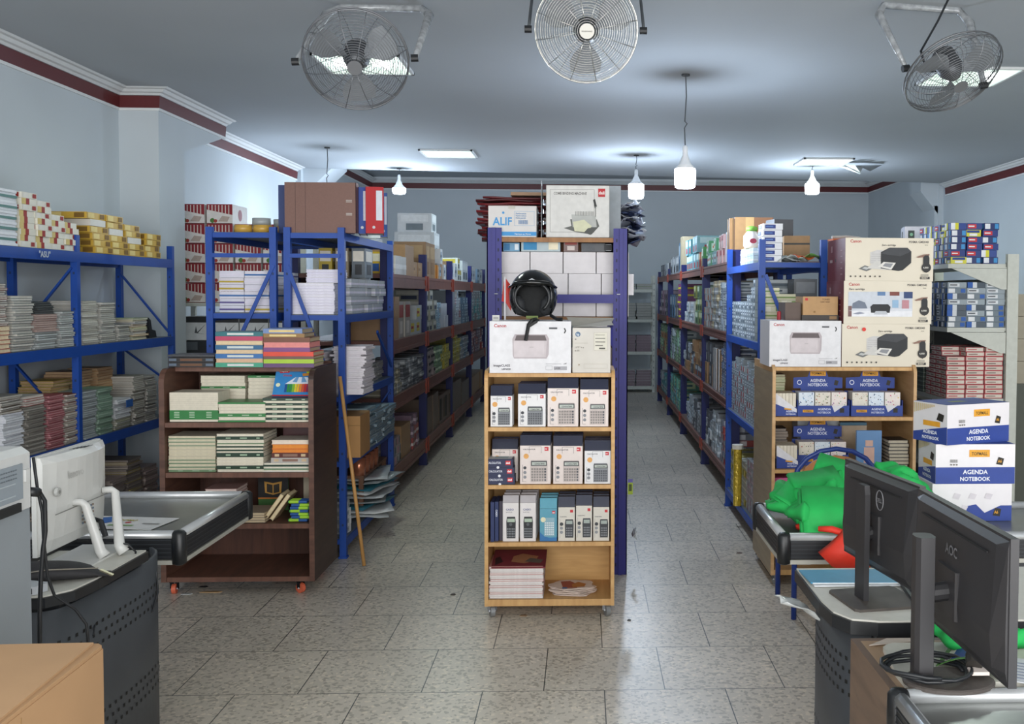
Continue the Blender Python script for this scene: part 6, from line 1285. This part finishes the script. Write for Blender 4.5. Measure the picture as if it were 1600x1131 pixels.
tray('left checkout tray with black ribbed sides and aluminium rails', -2.2, -1.478, 3.748, 4.53, TZ, .12, (-2.15, -1.80, 3.80, 4.10), 'FRB')
# leaflet on left tray
m = MB(); m.box(-.17, .17, -.10, .10, 0, .002, '#d3d2d0'); m.draw('T', .34, .2, .002, [('p', [(0, .2), (0, .7), (.18, .95), (.35, .5), (.2, .1)], '#2f62a8'), ('d', .55, .5, .012, '#b33a3a'), ('t', 'PROMO', .35, .62, .12, '#b9a83c', .25), ('r', .4, .2, .7, .3, '#7fa06a'), ('r', .75, .4, .95, .48, '#9a9a98')], off=.0008)
put(m.me(), 'leaflet', 'blue and white promotional leaflet lying in the left tray', 'leaflet', (-1.80, 4.00, .7245), -.15)
# metal cabinet and printer far left
put(carton(.5, .42, 1.082, mat('#8f969b', .45, .1, noise=.04, scale=5)).me(), 'metal_cabinet', 'grey metal cupboard at the left edge beneath the printer', 'cupboard', (-1.41-.25, 2.40, 0))
t = thing('laser_printer', 'grey and white laser printer at the left edge', 'printer', (-1.572, 2.395, 1.0845), PI/2)
wp = mat('#c9cac8', .4, noise=.03); gpn = mat('#8b949b', .45, noise=.03)
m = MB(); m.box(-.2, .205, -.17, .15, .0, .140, wp); m.prism([(-.17, .140), (.15, .140), (.13, .155), (-.15, .155)], -.2, .205, wp, 'x'); m.build('body', t)
m = MB(); m.box(-.2, .165, -.174, -.17, .03, .118, gpn)
for r in range(3):
    for c in range(9): m.box(.05+.010*c, .056+.010*c, -.1755, -.174, .085+.010*r, .088+.010*r, '#5f676d')
for q in ((-.1, .13, .042, .045), (-.1, .13, .072, .075)): m.box(q[0], q[1], -.1755, -.174, q[2], q[3], '#a9b1b6')
m.build('rear_cover', t)
m = MB(); m.box(-.2, .15, -.178, -.165, 0, .022, '#1d1f20'); m.build('paper_slot', t)
m = MB(); m.box(.175, .195, -.176, -.170, .07, .10, wp); m.build('latch', t)
t2 = thing('power_cable', 'thick black cable dropping from the printer past the computer', 'cable', (0, 0, 0))
m = MB()
def P3(px, py, y): a, b = at(px, py, y); return (a, y, b)
m.tube([P3(44, 768, 2.61), P3(60, 769, 2.64)], .012, blk, 8)
m.tube([P3(50, 768, 2.64), P3(62, 769, 2.66), P3(70, 782, 2.67), P3(71, 830, 2.68), P3(67, 860, 2.68), P3(64, 900, 2.68), P3(62, 960, 2.68), P3(62, 1040, 2.68)], .0055, blk, 8)
m.tube([P3(52, 715, 2.66), P3(58, 760, 2.68), P3(66, 800, 2.68), P3(68, 840, 2.68), P3(74, 900, 2.7), P3(85, 930, 2.72), P3(118, 952, 2.76), P3(135, 975, 2.78), P3(142, 1040, 2.78)], .004, blk, 8)
m.build('cord', t2, True)
m = MB(); m.tube([P3(120, 845, 3.42), P3(200, 850, 3.42), P3(212, 862, 3.44), P3(210, 900, 3.48), P3(213, 955, 3.5), P3(222, 966, 3.52), P3(238, 955, 3.55), P3(247, 925, 3.6), P3(244, 890, 3.62), P3(235, 865, 3.62)], .0035, blk, 6)
tag(m.build('thin_cable', smooth=True), 'thin black cable looping over the perforated desk side', 'cable')
m = MB(); m.tube([P3(205, 880, 3.40), P3(195, 905, 3.38), P3(160, 935, 3.3), P3(150, 965, 3.2), P3(146, 992, 3.1)], .003, blk, 6)
tag(m.build('thin_cable', smooth=True), 'thin black cable slanting down the desk side to the carton', 'cable')
# all-in-one computer, back to the aisle
t = thing('desktop_computer', 'white all-in-one computer seen from behind on the left desk', 'computer', (-1.69, 3.39, .747))
wc_ = mat('#d3d3cf', .35, noise=.02)
W_, H_ = .21, .33
m = MB(); m.box(-.022, -.008, -W_, W_, .055, .37, wc_); o1 = m.build('screen_frame', t)
m = MB(); vs = []; prof = [(0, .06), (.0, .37), (.035, .362), (.048, .33), (.04, .2), (.03, .12), (.012, .065)]
m.prism([(-.008, .06), (-.008, .368), (.03, .358), (.042, .33), (.036, .2), (.026, .12), (.008, .07)], -W_+.012, W_-.012, wc_, 'y') if False else None
for i in range(9):
    y = -W_+.006+(2*W_-.012)*i/8; k = math.sin(PI*(i+.35)/8.7)**.5 if 0 < i < 8 else .35
    vs.append([(-.008, y, .062), (-.008, y, .367), (-.008+.030*k, y, .366), (-.008+.052*k, y, .345), (-.008+.048*k, y, .2), (-.008+.03*k, y, .1), (-.008+.014*k, y, .064)])
n = 7; allv = [p for s in vs for p in s]; fs = [(i*n+j, i*n+(j+1) % n, (i+1)*n+(j+1) % n, (i+1)*n+j) for i in range(8) for j in range(n)]+[tuple(range(n)), tuple(range(8*n, 9*n))[::-1]]
m.mesh(allv, fs, wc_); b = m.build('back_shell', t)
m = MB()
for i in range(5): m.box(.004+.006*i, .0065+.006*i, -.03+.012*i, .03+.012*i, .3662, .3672, '#3a3c3e')
m.build('vent', b)
m = MB(); m.text('lenovo', (.0425, -.11, .285), (0, 1, 0), (-.03, 0, 1), .026, mat('#c3c3bf', .3, noise=0), .14); m.build('lettering', b)
m = MB(); m.tube([(.034, -.172, .255), (.044, -.172, .255)], .014, '#b9b9b5', 14); m.tube([(.044, -.172, .255), (.045, -.172, .255)], .006, '#8c8c88', 10); m.build('lock_port', b)
m = MB(); m.box(.0385, .0425, -.19, .19, .185, .187, '#8c8c88')
for r in range(5):
    for c in range(6): m.box(.037, .0395, -.02+.014*c, -.012+.014*c, .118+.012*r, .124+.012*r, '#8a7a6c' if (r+c) % 2 else '#6c7a8a')
m.build('seam_and_labels', b)
for (ya, yf, xf) in ((-.07, -.02, .11), (.14, .03, .15)):
    m = MB(); m.tube([(.028, ya, .200), (.055, ya+.01, .200), (.068, ya+.012, .190), (xf-.015, yf, .03), (xf, yf, .010)], [.011, .012, .013, .017, .019], wc_, 12); m.build('stand_leg', t, True)
m = MB(); m.box(-.05, .11, -.12, .16, 0, .006, wc_); m.build('stand_foot', t)
m = MB(); m.tube([(.03, .07, .115), (.06, .06, .11), (.08, .05, .06)], .009, blk, 8); m.build('plug', t)
# keyboard behind, pouch, brush
m = MB(); m.box(-.07, .07, -.22, .22, 0, .015, blk)
for r in range(5):
    for c in range(14): m.box(-.06+.025*r, -.04+.025*r, -.21+.03*c, -.186+.03*c, .015, .019, '#2c2e31')
put(m.me(), 'keyboard', 'black keyboard under the white computer screen', 'keyboard', (-1.86, 3.40, .747))
def pouch():
    m = MB(); n = 12; vs = []; k = 10
    for i in range(n+1):
        u = i/n; cx = -.15+.30*u; rz_ = .028*math.sin(PI*min(1, u*1.0+.08))**.6+.004; ry = .05*math.sin(PI*min(.97, u+.05))**.5+.01
        for j in range(k): a = 2*PI*j/k; vs.append((cx, ry*math.cos(a), max(0, rz_+.0+rz_*math.sin(a)*(1+.1*math.sin(9*u)))))
    fs = [(i*k+j, i*k+(j+1) % k, (i+1)*k+(j+1) % k, (i+1)*k+j) for i in range(n) for j in range(k)]+[tuple(range(k))[::-1], tuple(range(n*k, n*k+k))]
    m.mesh(vs, fs, mat('#2b2a2c', .7, noise=.15, scale=30, bump=.3)); return m
t = thing('zip_pouch', 'long black zipped pouch lying at the desk edge', 'pouch', (-1.635, 3.12, .747), .42); t.scale = (1.15, 1.1, 1.0); pouch().build('bag', t, True)
m = MB(); m.tube([(-.13, -.05, .04), (0, -.058, .05), (.12, -.04, .035)], .002, '#8a8478', 5); m.build('zip', t); m = MB(); m.bar((.125, -.045, .03), (.155, -.055, .012), .012, .004, mat('#b3a98c', .3, .8, noise=0)); m.build('zip_pull', t)
m = MB(); m.box(-.04, .04, -.03, .03, 0, .024, '#b9bcc0', .008); m.box(-.02, .036, -.031, -.03, .004, .02, '#2c2e30'); put(m.me(), 'white_gadget', 'small white and grey gadget beside the black pouch', 'gadget', (-1.625, 3.005, .747), -.3)
# cardboard carton in the corner
put(carton(.66, .62, .40, mat('#a07c56', .75, noise=.05, scale=5)).me(), 'cardboard_carton', 'lower cardboard box carrying the large one, lower left corner', 'carton', (-1.37, 1.76, 0), .03)
t = thing('cardboard_carton', 'large brown cardboard box in the lower left corner', 'carton', (-1.362, 1.765, .402), .03)
kb_ = mat('#ad8862', .75, noise=.05, scale=5); w, d, h = .74, .72, .495
m = MB(); m.box(-w/2, w/2, -d/2, d/2, 0, h-.012, kb_, .012); m.prism([(-w/2+.004, -d/2), (w/2-.012, -d/2), (w/2-.002, -d/2+.012), (w/2-.002, d/2-.014), (w/2-.014, d/2-.002), (-w/2+.004, d/2)], h-.012, h-.004, kb_)
m.box(w/2-.0005, w/2+.0005, .02, .023, 0, h-.02, '#96744a'); m.box(w/2-.0005, w/2+.0005, -.15, -.148, 0, h-.02, '#a07d52'); m.build('box_body', t)
m = MB(); m.prism([(-w/2, -d/2+.01), (w/2-.018, -d/2+.01), (w/2-.006, -.1), (w/2-.012, .1), (w/2-.02, d/2-.01), (-w/2, d/2-.01)], h-.004, h+.001, mat('#b48f69', .75, noise=.05, scale=5)); m.build('flap', t)
m = MB(); m.box(-w/2, w/2-.2, -.02, .07, h+.001, h+.002, mat('#9f8058', .4, noise=.08)); m.box(-w/2, -w/2+.42, .12, .2, h+.001, h+.002, mat('#a5865c', .4, noise=.08)); m.build('packing_tape', t)
o = sheet(.06, .04, 99, .01, col='#a9aca8').build('film_scrap', smooth=True); tag(o, 'clear film scrap at the back edge of the cardboard box', 'film'); o.location = (-1.25, 2.06, .899)

# right checkout
t = thing('checkout_desk', 'right checkout desk under the nearer-aisle monitor, perforated side panel', 'desk', (1.2, 3.0, 0)); ox, oy = 1.2, 3.0
pts = [(.78, 3.18), (.745, 3.14), (.728, 3.05), (.72, 2.92), (.725, 2.80), (.745, 2.72), (.79, 2.685)]
perforated(t, pts, .02, .70, [(.62, 4), (.33, 4)], 16, ox, oy, -1) if False else perforated(t, pts[::-1], .02, .70, [(.62, 4), (.33, 4)], 17, ox, oy, -1)
m = MB(); m.prism([(.5, -.3)]+[(p[0]-ox+.014, p[1]-oy) for p in pts[::-1]]+[(.5, .18)], .03, .70, grf); m.build('body', t)
tp_ = [(1.75, 2.665), (.80, 2.665), (.73, 2.685), (.695, 2.75), (.685, 2.86), (.685, 3.20), (1.75, 3.20)]
m = MB(); m.prism([(a-ox, b-oy) for a, b in tp_][::-1], .706, .742, blk); m.build('top_edge', t)
m = MB(); m.prism([(a-ox+(.006 if a < 1 else 0), b-oy+(.006 if b < 2.8 else 0)) for a, b in tp_][::-1], .742, .747, top_); m.build('desk_top', t)
tray('right checkout tray heaped with green bags', .728, 2.15, 3.655, 4.23, TZ, .11, (1.3, 2.0, 3.75, 4.15), 'FLBR')
t = thing('checkout_desk', 'nearest right desk with brown wooden side, beneath the front monitor', 'desk', (1.2, 2.4, 0)); ox, oy = 1.2, 2.4
wsd = wood('#5f4d40', '#75604f', .55, (1, 1, 6))
m = MB(); m.box(.70-ox, .72-ox, 2.235-oy, 2.57-oy, 0, .735, wsd); m.box(.72-ox, 1.7-ox, 2.55-oy, 2.57-oy, 0, .735, wsd); m.build('side_panel', t)
m = MB(); m.box(.72-ox, 1.7-ox, 2.24-oy, 2.55-oy, .70, .735, wood('#8a6f57', '#a08465', .5, (4, 1, 1))); m.build('inner_board', t)
pl = [(.77, 2.49), (.755, 2.47), (.735, 2.30), (.735, 2.235), (1.7, 2.235), (1.7, 2.50), (.79, 2.50)]
m = MB(); m.prism([(a-ox, b-oy) for a, b in pl], .735, .747, mat('#bfbdb2', .45, noise=.05)); m.build('desk_top', t)
tray('front right checkout tray with bare steel bed, cut by the frame', .69, 1.7, 1.50, 2.21, TZ, .12, (1.0, 1.5, 1.6, 2.1), 'FLB')
# monitors
dk = mat('#2e2d2f', .42, noise=.05, scale=8)
def monitor(label, loc, W, z0, z1, col_off, logo, rz, oval=False):
    t = thing('computer_monitor', label, 'monitor', loc, rz)
    m = MB(); m.box(-.012, .006, -W/2, W/2, z0, z1, dk); m.build('panel', t)
    m = MB(); m.prism([(-.012, z0+.004), (-.012, z1-.004), (-.024, z1-.012), (-.030, z0+.09), (-.022, z0+.02)], -W/2+.006, W/2-.006, dk, 'x') if False else None
    vs = []
    for y in (-W/2+.004, -W/2+.04, W/2-.04, W/2-.004):
        k = 1 if abs(y) < W/2-.02 else .25; vs += [(-.012, y, z0+.006), (-.012, y, z1-.006), (-.012-.012*k, y, z1-.02), (-.012-.024*k, y, z0+.10), (-.012-.018*k, y, z0+.03)]
    m.mesh(vs, [(i*5+j, i*5+(j+1) % 5, (i+1)*5+(j+1) % 5, (i+1)*5+j) for i in range(3) for j in range(5)]+[(0, 1, 2, 3, 4), (19, 18, 17, 16, 15)], dk); b = m.build('back_cover', t)
    m = MB()
    if logo == 'DELL':
        cz = z1-.075; m.tube([(-.030, -.04+.022*math.cos(a*PI/12), cz+.028*math.sin(a*PI/12)) for a in range(24)], .0016, '#77777a', 5, True); m.text('DELL', (-.0315, -.024, cz-.006), (0, -1, 0), (0, 0, 1), .012, '#77777a', .032)
    else: m.text('AOC', (-.0315, .03, z1-.10), (0, -1, 0), (0, 0, 1), .024, '#6b6b6e', .07)
    m.build('logo', b)
    m = MB(); m.box(-.0315, -.028, -W/2+.07, W/2-.08, z1-.045, z1-.042, '#1a1a1c'); m.build('vent_line', b)
    m = MB(); m.box(.006, .008, -W/2+.01, W/2-.01, z0+.015, z1-.01, mat('#0c0d10', .15, noise=0)); m.build('screen', t)
    cz = (z0+z1)/2-.03
    m = MB(); m.box(-.040, -.026, -.055, .055, cz-.055, cz+.055, dk, .004); m.tube([(-.035, 0, cz), (col_off+.005, 0, cz-.006)], .022, mat('#242325', .5, noise=0), 12); m.build('hinge', t)
    m = MB()
    if not oval:
        m.prism([(-.028, .006), (.032, .006), (.028, z1-.06), (.018, z1-.035), (-.024, z1-.035), (-.030, z1-.06)], col_off-.008, col_off+.008, dk, 'x')
    else:
        m.prism([(col_off-.018, -.026), (col_off+.014, -.026), (col_off+.02, -.012), (col_off+.02, .018), (col_off+.008, .028), (col_off-.018, .028), (col_off-.026, .012), (col_off-.026, -.014)], .006, z1-.055, dk)
    m.build('stand_column', t)
    m = MB()
    if not oval: m.box(-.125, .085, -.10, .10, 0, .008, mat('#4d4742', .6, noise=.2, scale=14), .012)
    else: m.lathe([(.0, 0), (1, 0), (1, 1), (.95, 1.4), (.0, 1.4)], mat('#4a4440', .6, noise=.15, scale=14), 24)
    o = m.build('stand_base', t)
    if oval: o.scale = (.105, .075, .007); o.location = (-.03, 0, 0)
    return t
monitor('black monitor with round logo, seen from behind, on the right desk', (.868, 2.86, .747), .47, .085, .375, -.062, 'DELL', .17)
monitor('nearest black monitor with three-letter logo, seen from behind', (.866, 2.235, .747), .53, .09, .395, -.09, 'AOC', .02, True)
# coiled power cable, leaflets
t = thing('coiled_cable', 'black power cable coiled around the front monitor foot', 'cable', (.80, 2.27, .748))
m = MB(); pts = []
for i in range(56): a = i*PI/10; r = .072+.004*math.sin(i*.9)+.0004*i; pts.append((r*math.cos(a)*1.15-.0, r*math.sin(a), .012+.0035*(i/10)+.002*math.sin(i*1.7)))
m.tube(pts, .0045, blk, 7); m.build('cord', t, True)
m = MB(); m.tube([(.10, -.02, .03), (.115, .01, .045)], [.018, .022], mat('#2a2723', .6, noise=0), 10); m.box(.085, .125, -.05, -.02, .02, .028, '#d0c4bc'); m.build('plug', t)
def curl(w, d, edge, body, lab, loc, rz, amp=.05):
    m = MB(); n = 10; top = []
    for i in range(n+1):
        u = i/n; x = (u-.5)*w; z = amp*math.sin(PI*u)**1.0+.002
        top += [(x, -d/2, z), (x, -d/2+.012, z), (x, d/2-.012, z), (x, d/2, z)]
    for i in range(n):
        for j in range(3):
            c = edge if (j != 1 or i in (0, n-1)) else (body if not (2 <= i <= 3) else '#2c3f86'); m.mesh([top[i*4+j], top[i*4+j+1], top[i*4+4+j+1], top[i*4+4+j]], [(0, 1, 2, 3)], c)
    o = m.build('leaflet', smooth=False); md = o.modifiers.new('s', 'SOLIDIFY'); md.thickness = .0012; tag(o, lab, 'leaflet'); o.location = loc; o.rotation_euler = (0, 0, rz); return o
curl(.16, .15, '#4f7f3c', '#d0cbc2', 'curled leaflet with green border and blue band beside the front monitor', (.945, 2.345, .749), -.55, .032)
m = MB(); m.box(-.05, .05, -.08, .08, 0, .002, '#c9ccd0')
for k in range(6): m.box(-.04, .03, -.06+.02*k, -.052+.02*k, .002, .0025, '#8c93a4')
put(m.me(), 'printed_sheet', 'printed white sheet beneath the front monitor at the right edge', 'paper', (1.04, 2.29, .748), -.5)
m = MB(); m.prism([(-.06, -.02), (.1, .015), (.12, .03), (-.0, .03)], 0, .002, '#b9aca0'); put(m.me(), 'paper_strip', 'crumpled beige paper strip on the nearest right desk', 'paper', (.79, 2.525, .7365))
# folder + papers on right desk
m = MB(); m.prism([(-.17, -.07), (.19, -.07), (.16, .08), (-.18, .07)], 0, .004, mat('#3f8fb5', .35, noise=.05)); m.prism([(-.165, -.072), (.2, -.072), (.2, -.068), (-.165, -.068)], -.0, .003, '#d6dadb')
put(m.me(), 'document_folder', 'blue plastic document folder lying behind the round-logo monitor', 'folder', (.865, 3.07, .7525), -.02)
m = MB(); m.prism([(-.17, -.08), (.19, -.08), (.17, .07), (-.17, .06)], 0, .004, '#cfd3d6'); put(m.me(), 'paper_sheets', 'white papers under the blue document folder', 'paper', (.87, 3.065, .748))
m = MB(); m.box(-.06, .06, -.2, .2, 0, .014, blk, .006)
for r in range(4):
    for c in range(13): m.box(-.05+.026*r, -.03+.026*r, -.19+.03*c, -.166+.03*c, .014, .018, '#2c2e31')
put(m.me(), 'keyboard', 'black keyboard below the round-logo monitor screen', 'keyboard', (1.02, 2.95, .748), -.12)
o = sheet(.16, .07, 77, .012, col='#c6cac9', rough=.15).build('film_scrap', smooth=True); tag(o, 'clear film tatter hanging from the right desk corner', 'film'); o.location = (.655, 3.00, .672); o.rotation_euler = (.2, .5, .4)

# agenda notebook cartons stacked on the right tray
def agenda_carton(style):
    w, d, h = .325, .20, .160 if style != 2 else .15; m = MB(); wh = '#dad6d8'
    m.box(-w/2, w/2, -d/2, d/2, 0, h, mat(wh, .45, noise=.02))
    if style in (0, 1):
        it = [('r', 0, 0, 1, .42, NB), ('r', .42, .68, .68, .86, '#d99a2c'), ('t', 'TOPMALL', .45, .725, .08, '#4a3a18', .2), ('t', 'AGENDA', .5, .25, .11, '#e3e5ee', .32, 'c'), ('t', 'NOTEBOOK', .5, .08, .10, '#e3e5ee', .38, 'c'), ('p', [(.76, .50), (.84, .47), (.86, .64), (.79, .68)], '#26221c'), ('t', 'A6', .78, .54, .07, '#d99a2c', .05)]
        it += [('r', .18+.012*i, .54, .185+.012*i, .62, '#5a564e') for i in range(8)]+[('d', .19+.035*i, .49, .0035, '#6a665c') for i in range(3)]
        m.draw('F', w, d, h, it)
        m.draw('L', w, d, h, [('p', [(0, 0), (1, 0), (1, .45), (0, .22)], NB), ('r', .3, .42, .8, .55, '#d99a2c'), ('t', 'AGENDA', .3, .22, .09, '#e3e5ee', .5), ('t', 'NOTEBOOK', .28, .08, .08, '#e3e5ee', .55), ('p', [(.7, .6), (.88, .56), (.92, .74), (.76, .78)], '#26221c')]+[('r', .02+.06*i, .72+.02*i, .06+.06*i, .97, '#cdbb96') for i in range(11)])
        m.draw('T', w, d, h, [('r', 0, 0, 1, 1, NB), ('r', .3, .4, .55, .6, '#6f7c5c')])
    else:
        m.draw('F', w, d, h, [('p', [(.42, 0), (1, 0), (1, .42), (.86, .42), (.66, .22), (.55, .45), (.42, .40)], NB), ('p', [(.76, .15), (.85, .12), (.87, .32), (.79, .36)], '#26221c'), ('t', 'A6', .78, .2, .08, '#d99a2c', .05)]+[('p', [(.25+.2*i, .62), (.33+.2*i, .58), (.36+.2*i, .72), (.28+.2*i, .76)], '#c9c3c8') for i in range(3)]+[('p', [(.15+.2*i, .3), (.22+.2*i, .27), (.25+.2*i, .40), (.18+.2*i, .44)], '#cfc9ce') for i in range(2)])
    return m.me()
for k, (st, x, y, rz, l) in enumerate([(2, 1.565, 4.06, .0, 'lowest agenda carton of the stack, mostly white, upside down'), (1, 1.575, 4.06, .01, 'middle agenda notebook carton of the stack on the tray'), (0, 1.56, 4.08, .38, 'topmost agenda notebook carton, turned slightly')]):
    put(agenda_carton(st), 'agenda_carton', l, 'carton', (x, y, [.7235, .874, 1.0345][k]), rz)

# green fabric bags and red bags
gcol = ['#19a24c', '#18964a', '#1fae55']; grn = mat('#17a04a', .75, noise=.08, scale=18, bump=.2)
def bag(seed, w, d, h, loc, rot, label, colr=grn, name='fabric_bag', cat='bag'):
    """limp non-woven bag: a double layer of cloth with sharp creases and ragged drooping rim"""
    rr = random.Random(seed); n = 26; top = []; bot = []
    cr = [(rr.uniform(-.8, .8), rr.uniform(-.8, .8), rr.uniform(0, PI), rr.uniform(.35, 1)) for _ in range(8)]
    for j in range(n+1):
        for i in range(n+1):
            u, v = i/n*2-1, j/n*2-1; e = max(abs(u), abs(v)); z = 0
            for (a, b, t_, k) in cr: z += k*max(0, 1-abs((u-a)*math.cos(t_)+(v-b)*math.sin(t_))*3.6)
            z = h*(.30+.33*min(z, 2.1))*(1-.5*e**5); an = math.atan2(v, u)
            q_ = 1+.09*math.sin(3*an+seed)+.06*math.sin(7*an+2*seed)
            top.append((u*w/2*q_, v*d/2*q_, z+.008)); bot.append((u*w/2*q_*.98, v*d/2*q_*.98, z*.45-.003))
    k = n+1; fs = [(j*k+i, j*k+i+1, (j+1)*k+i+1, (j+1)*k+i) for j in range(n) for i in range(n)]; q = len(top)
    ed = [i for i in range(k)]+[j*k+n for j in range(1, k)]+[n*k+i for i in range(n-1, -1, -1)]+[j*k for j in range(n-1, 0, -1)]
    m = MB(); m.mesh(top+bot, fs+[tuple(x+q for x in f[::-1]) for f in fs]+[(ed[i], ed[i-1], ed[i-1]+q, ed[i]+q) for i in range(len(ed))], colr)
    o = m.build(name, smooth=True); tag(o, label, cat); o.location = loc; o.rotation_euler = rot; return o
def folded_bag(w, d, layers, loc, rot, label, name='fabric_bag'):
    """bag folded flat: one strip of cloth going back and forth"""
    m = MB(); th = .0035; gap = .013; path = []
    for l in range(layers):
        z = l*gap; xs = (-w/2, w/2) if l % 2 == 0 else (w/2, -w/2)
        for i in range(7): f = i/6; path.append((xs[0]+(xs[1]-xs[0])*f, z+.004*math.sin(f*5+l)))
        if l < layers-1:
            sgn = 1 if xs[1] > 0 else -1
            for i in range(1, 4): a = -PI/2+PI*i/4; path.append((xs[1]+sgn*gap*.6*math.cos(a), z+gap/2+gap/2*math.sin(a)))
    vs = []
    for (x, z) in path: vs += [(x, -d/2, z), (x+.004, d/2, z+.006)]
    n = len(path); m.mesh(vs, [(2*i, 2*i+2, 2*i+3, 2*i+1) for i in range(n-1)], grn)
    o = m.build(name, smooth=True); md = o.modifiers.new('s', 'SOLIDIFY'); md.thickness = th
    tag(o, label, 'bag'); o.location = loc; o.rotation_euler = rot; return o
bag(1, .36, .36, .09, (.965, 3.95, .752), (0, 0, .1), 'green fabric bag spread at the bottom of the tray heap')
bag(2, .17, .20, .09, (.845, 3.83, .775), (.1, .1, .5), 'crumpled green bag at the front left of the heap')
folded_bag(.20, .20, 6, (.925, 3.775, .775), (.80, .04, -.05), 'neatly folded green bag leaning at the front of the heap')
bag(4, .22, .20, .10, (.855, 3.98, .80), (.1, -.2, 1.1), 'crumpled green bag at the back left of the heap')
bag(5, .24, .20, .10, (1.0, 3.97, .82), (.35, .1, .3), 'green bag crowning the heap at its centre')
folded_bag(.20, .16, 3, (.93, 3.93, .865), (.5, -.12, .25), 'folded green bag lying on top of the heap')
folded_bag(.16, .14, 3, (1.02, 4.02, .90), (.7, .2, -.4), 'topmost folded green bag with an upturned corner')
folded_bag(.15, .13, 2, (.83, 3.88, .835), (.45, -.35, .9), 'small folded green bag at the left of the heap')
bag(7, .34, .26, .12, (1.27, 3.96, .76), (.2, .2, -.3), 'green bag behind the round-logo monitor')
bag(8, .22, .18, .09, (1.27, 3.90, .86), (.5, .4, .2), 'green bag between the two monitors')
bag(9, .17, .11, .05, (1.42, 3.86, .765), (.2, .2, .5), 'small green bag corner lying against the agenda cartons')
bag(10, .22, .16, .06, (.985, 2.49, .765), (.2, .1, .4), 'green bag tucked under the front monitor')
redf = mat('#d6331f', .6, noise=.06, scale=18, bump=.2)
t = thing('red_bag', 'orange red fabric bag hanging over the tray edge', 'bag', (0, 0, 0))
m = MB(); n = 8
P = [(1283, 868), (1300, 885), (1322, 893), (1345, 895), (1368, 880), (1358, 850), (1345, 825), (1330, 818), (1318, 838), (1300, 855)]
front = [Vector(P3(px, py, 3.56+.02*math.sin(i*1.3))) for i, (px, py) in enumerate(P)]; c = sum(front, Vector())/len(front); c.y -= .035
back = [p+Vector((0, .05, .0)) for p in front]; k = len(front)
m.mesh(front+back+[c, c+Vector((0, .07, 0))], [(i, (i+1) % k, 2*k) for i in range(k)]+[((i+1) % k+k, i+k, 2*k+1) for i in range(k)]+[(i, i+k, (i+1) % k+k, (i+1) % k) for i in range(k)], redf); m.build('body', t, True)
m = MB(); m.tube([P3(1279, 826, 3.64), P3(1300, 827, 3.62), P3(1322, 834, 3.60), P3(1336, 830, 3.58)], [.010, .013, .013, .016], redf, 8); m.build('handle', t, True)
o = bag(21, .2, .12, .05, (.93, 3.76, .73), (0, 0, .1), 'red bag showing beneath the green heap', redf)

# counts / end
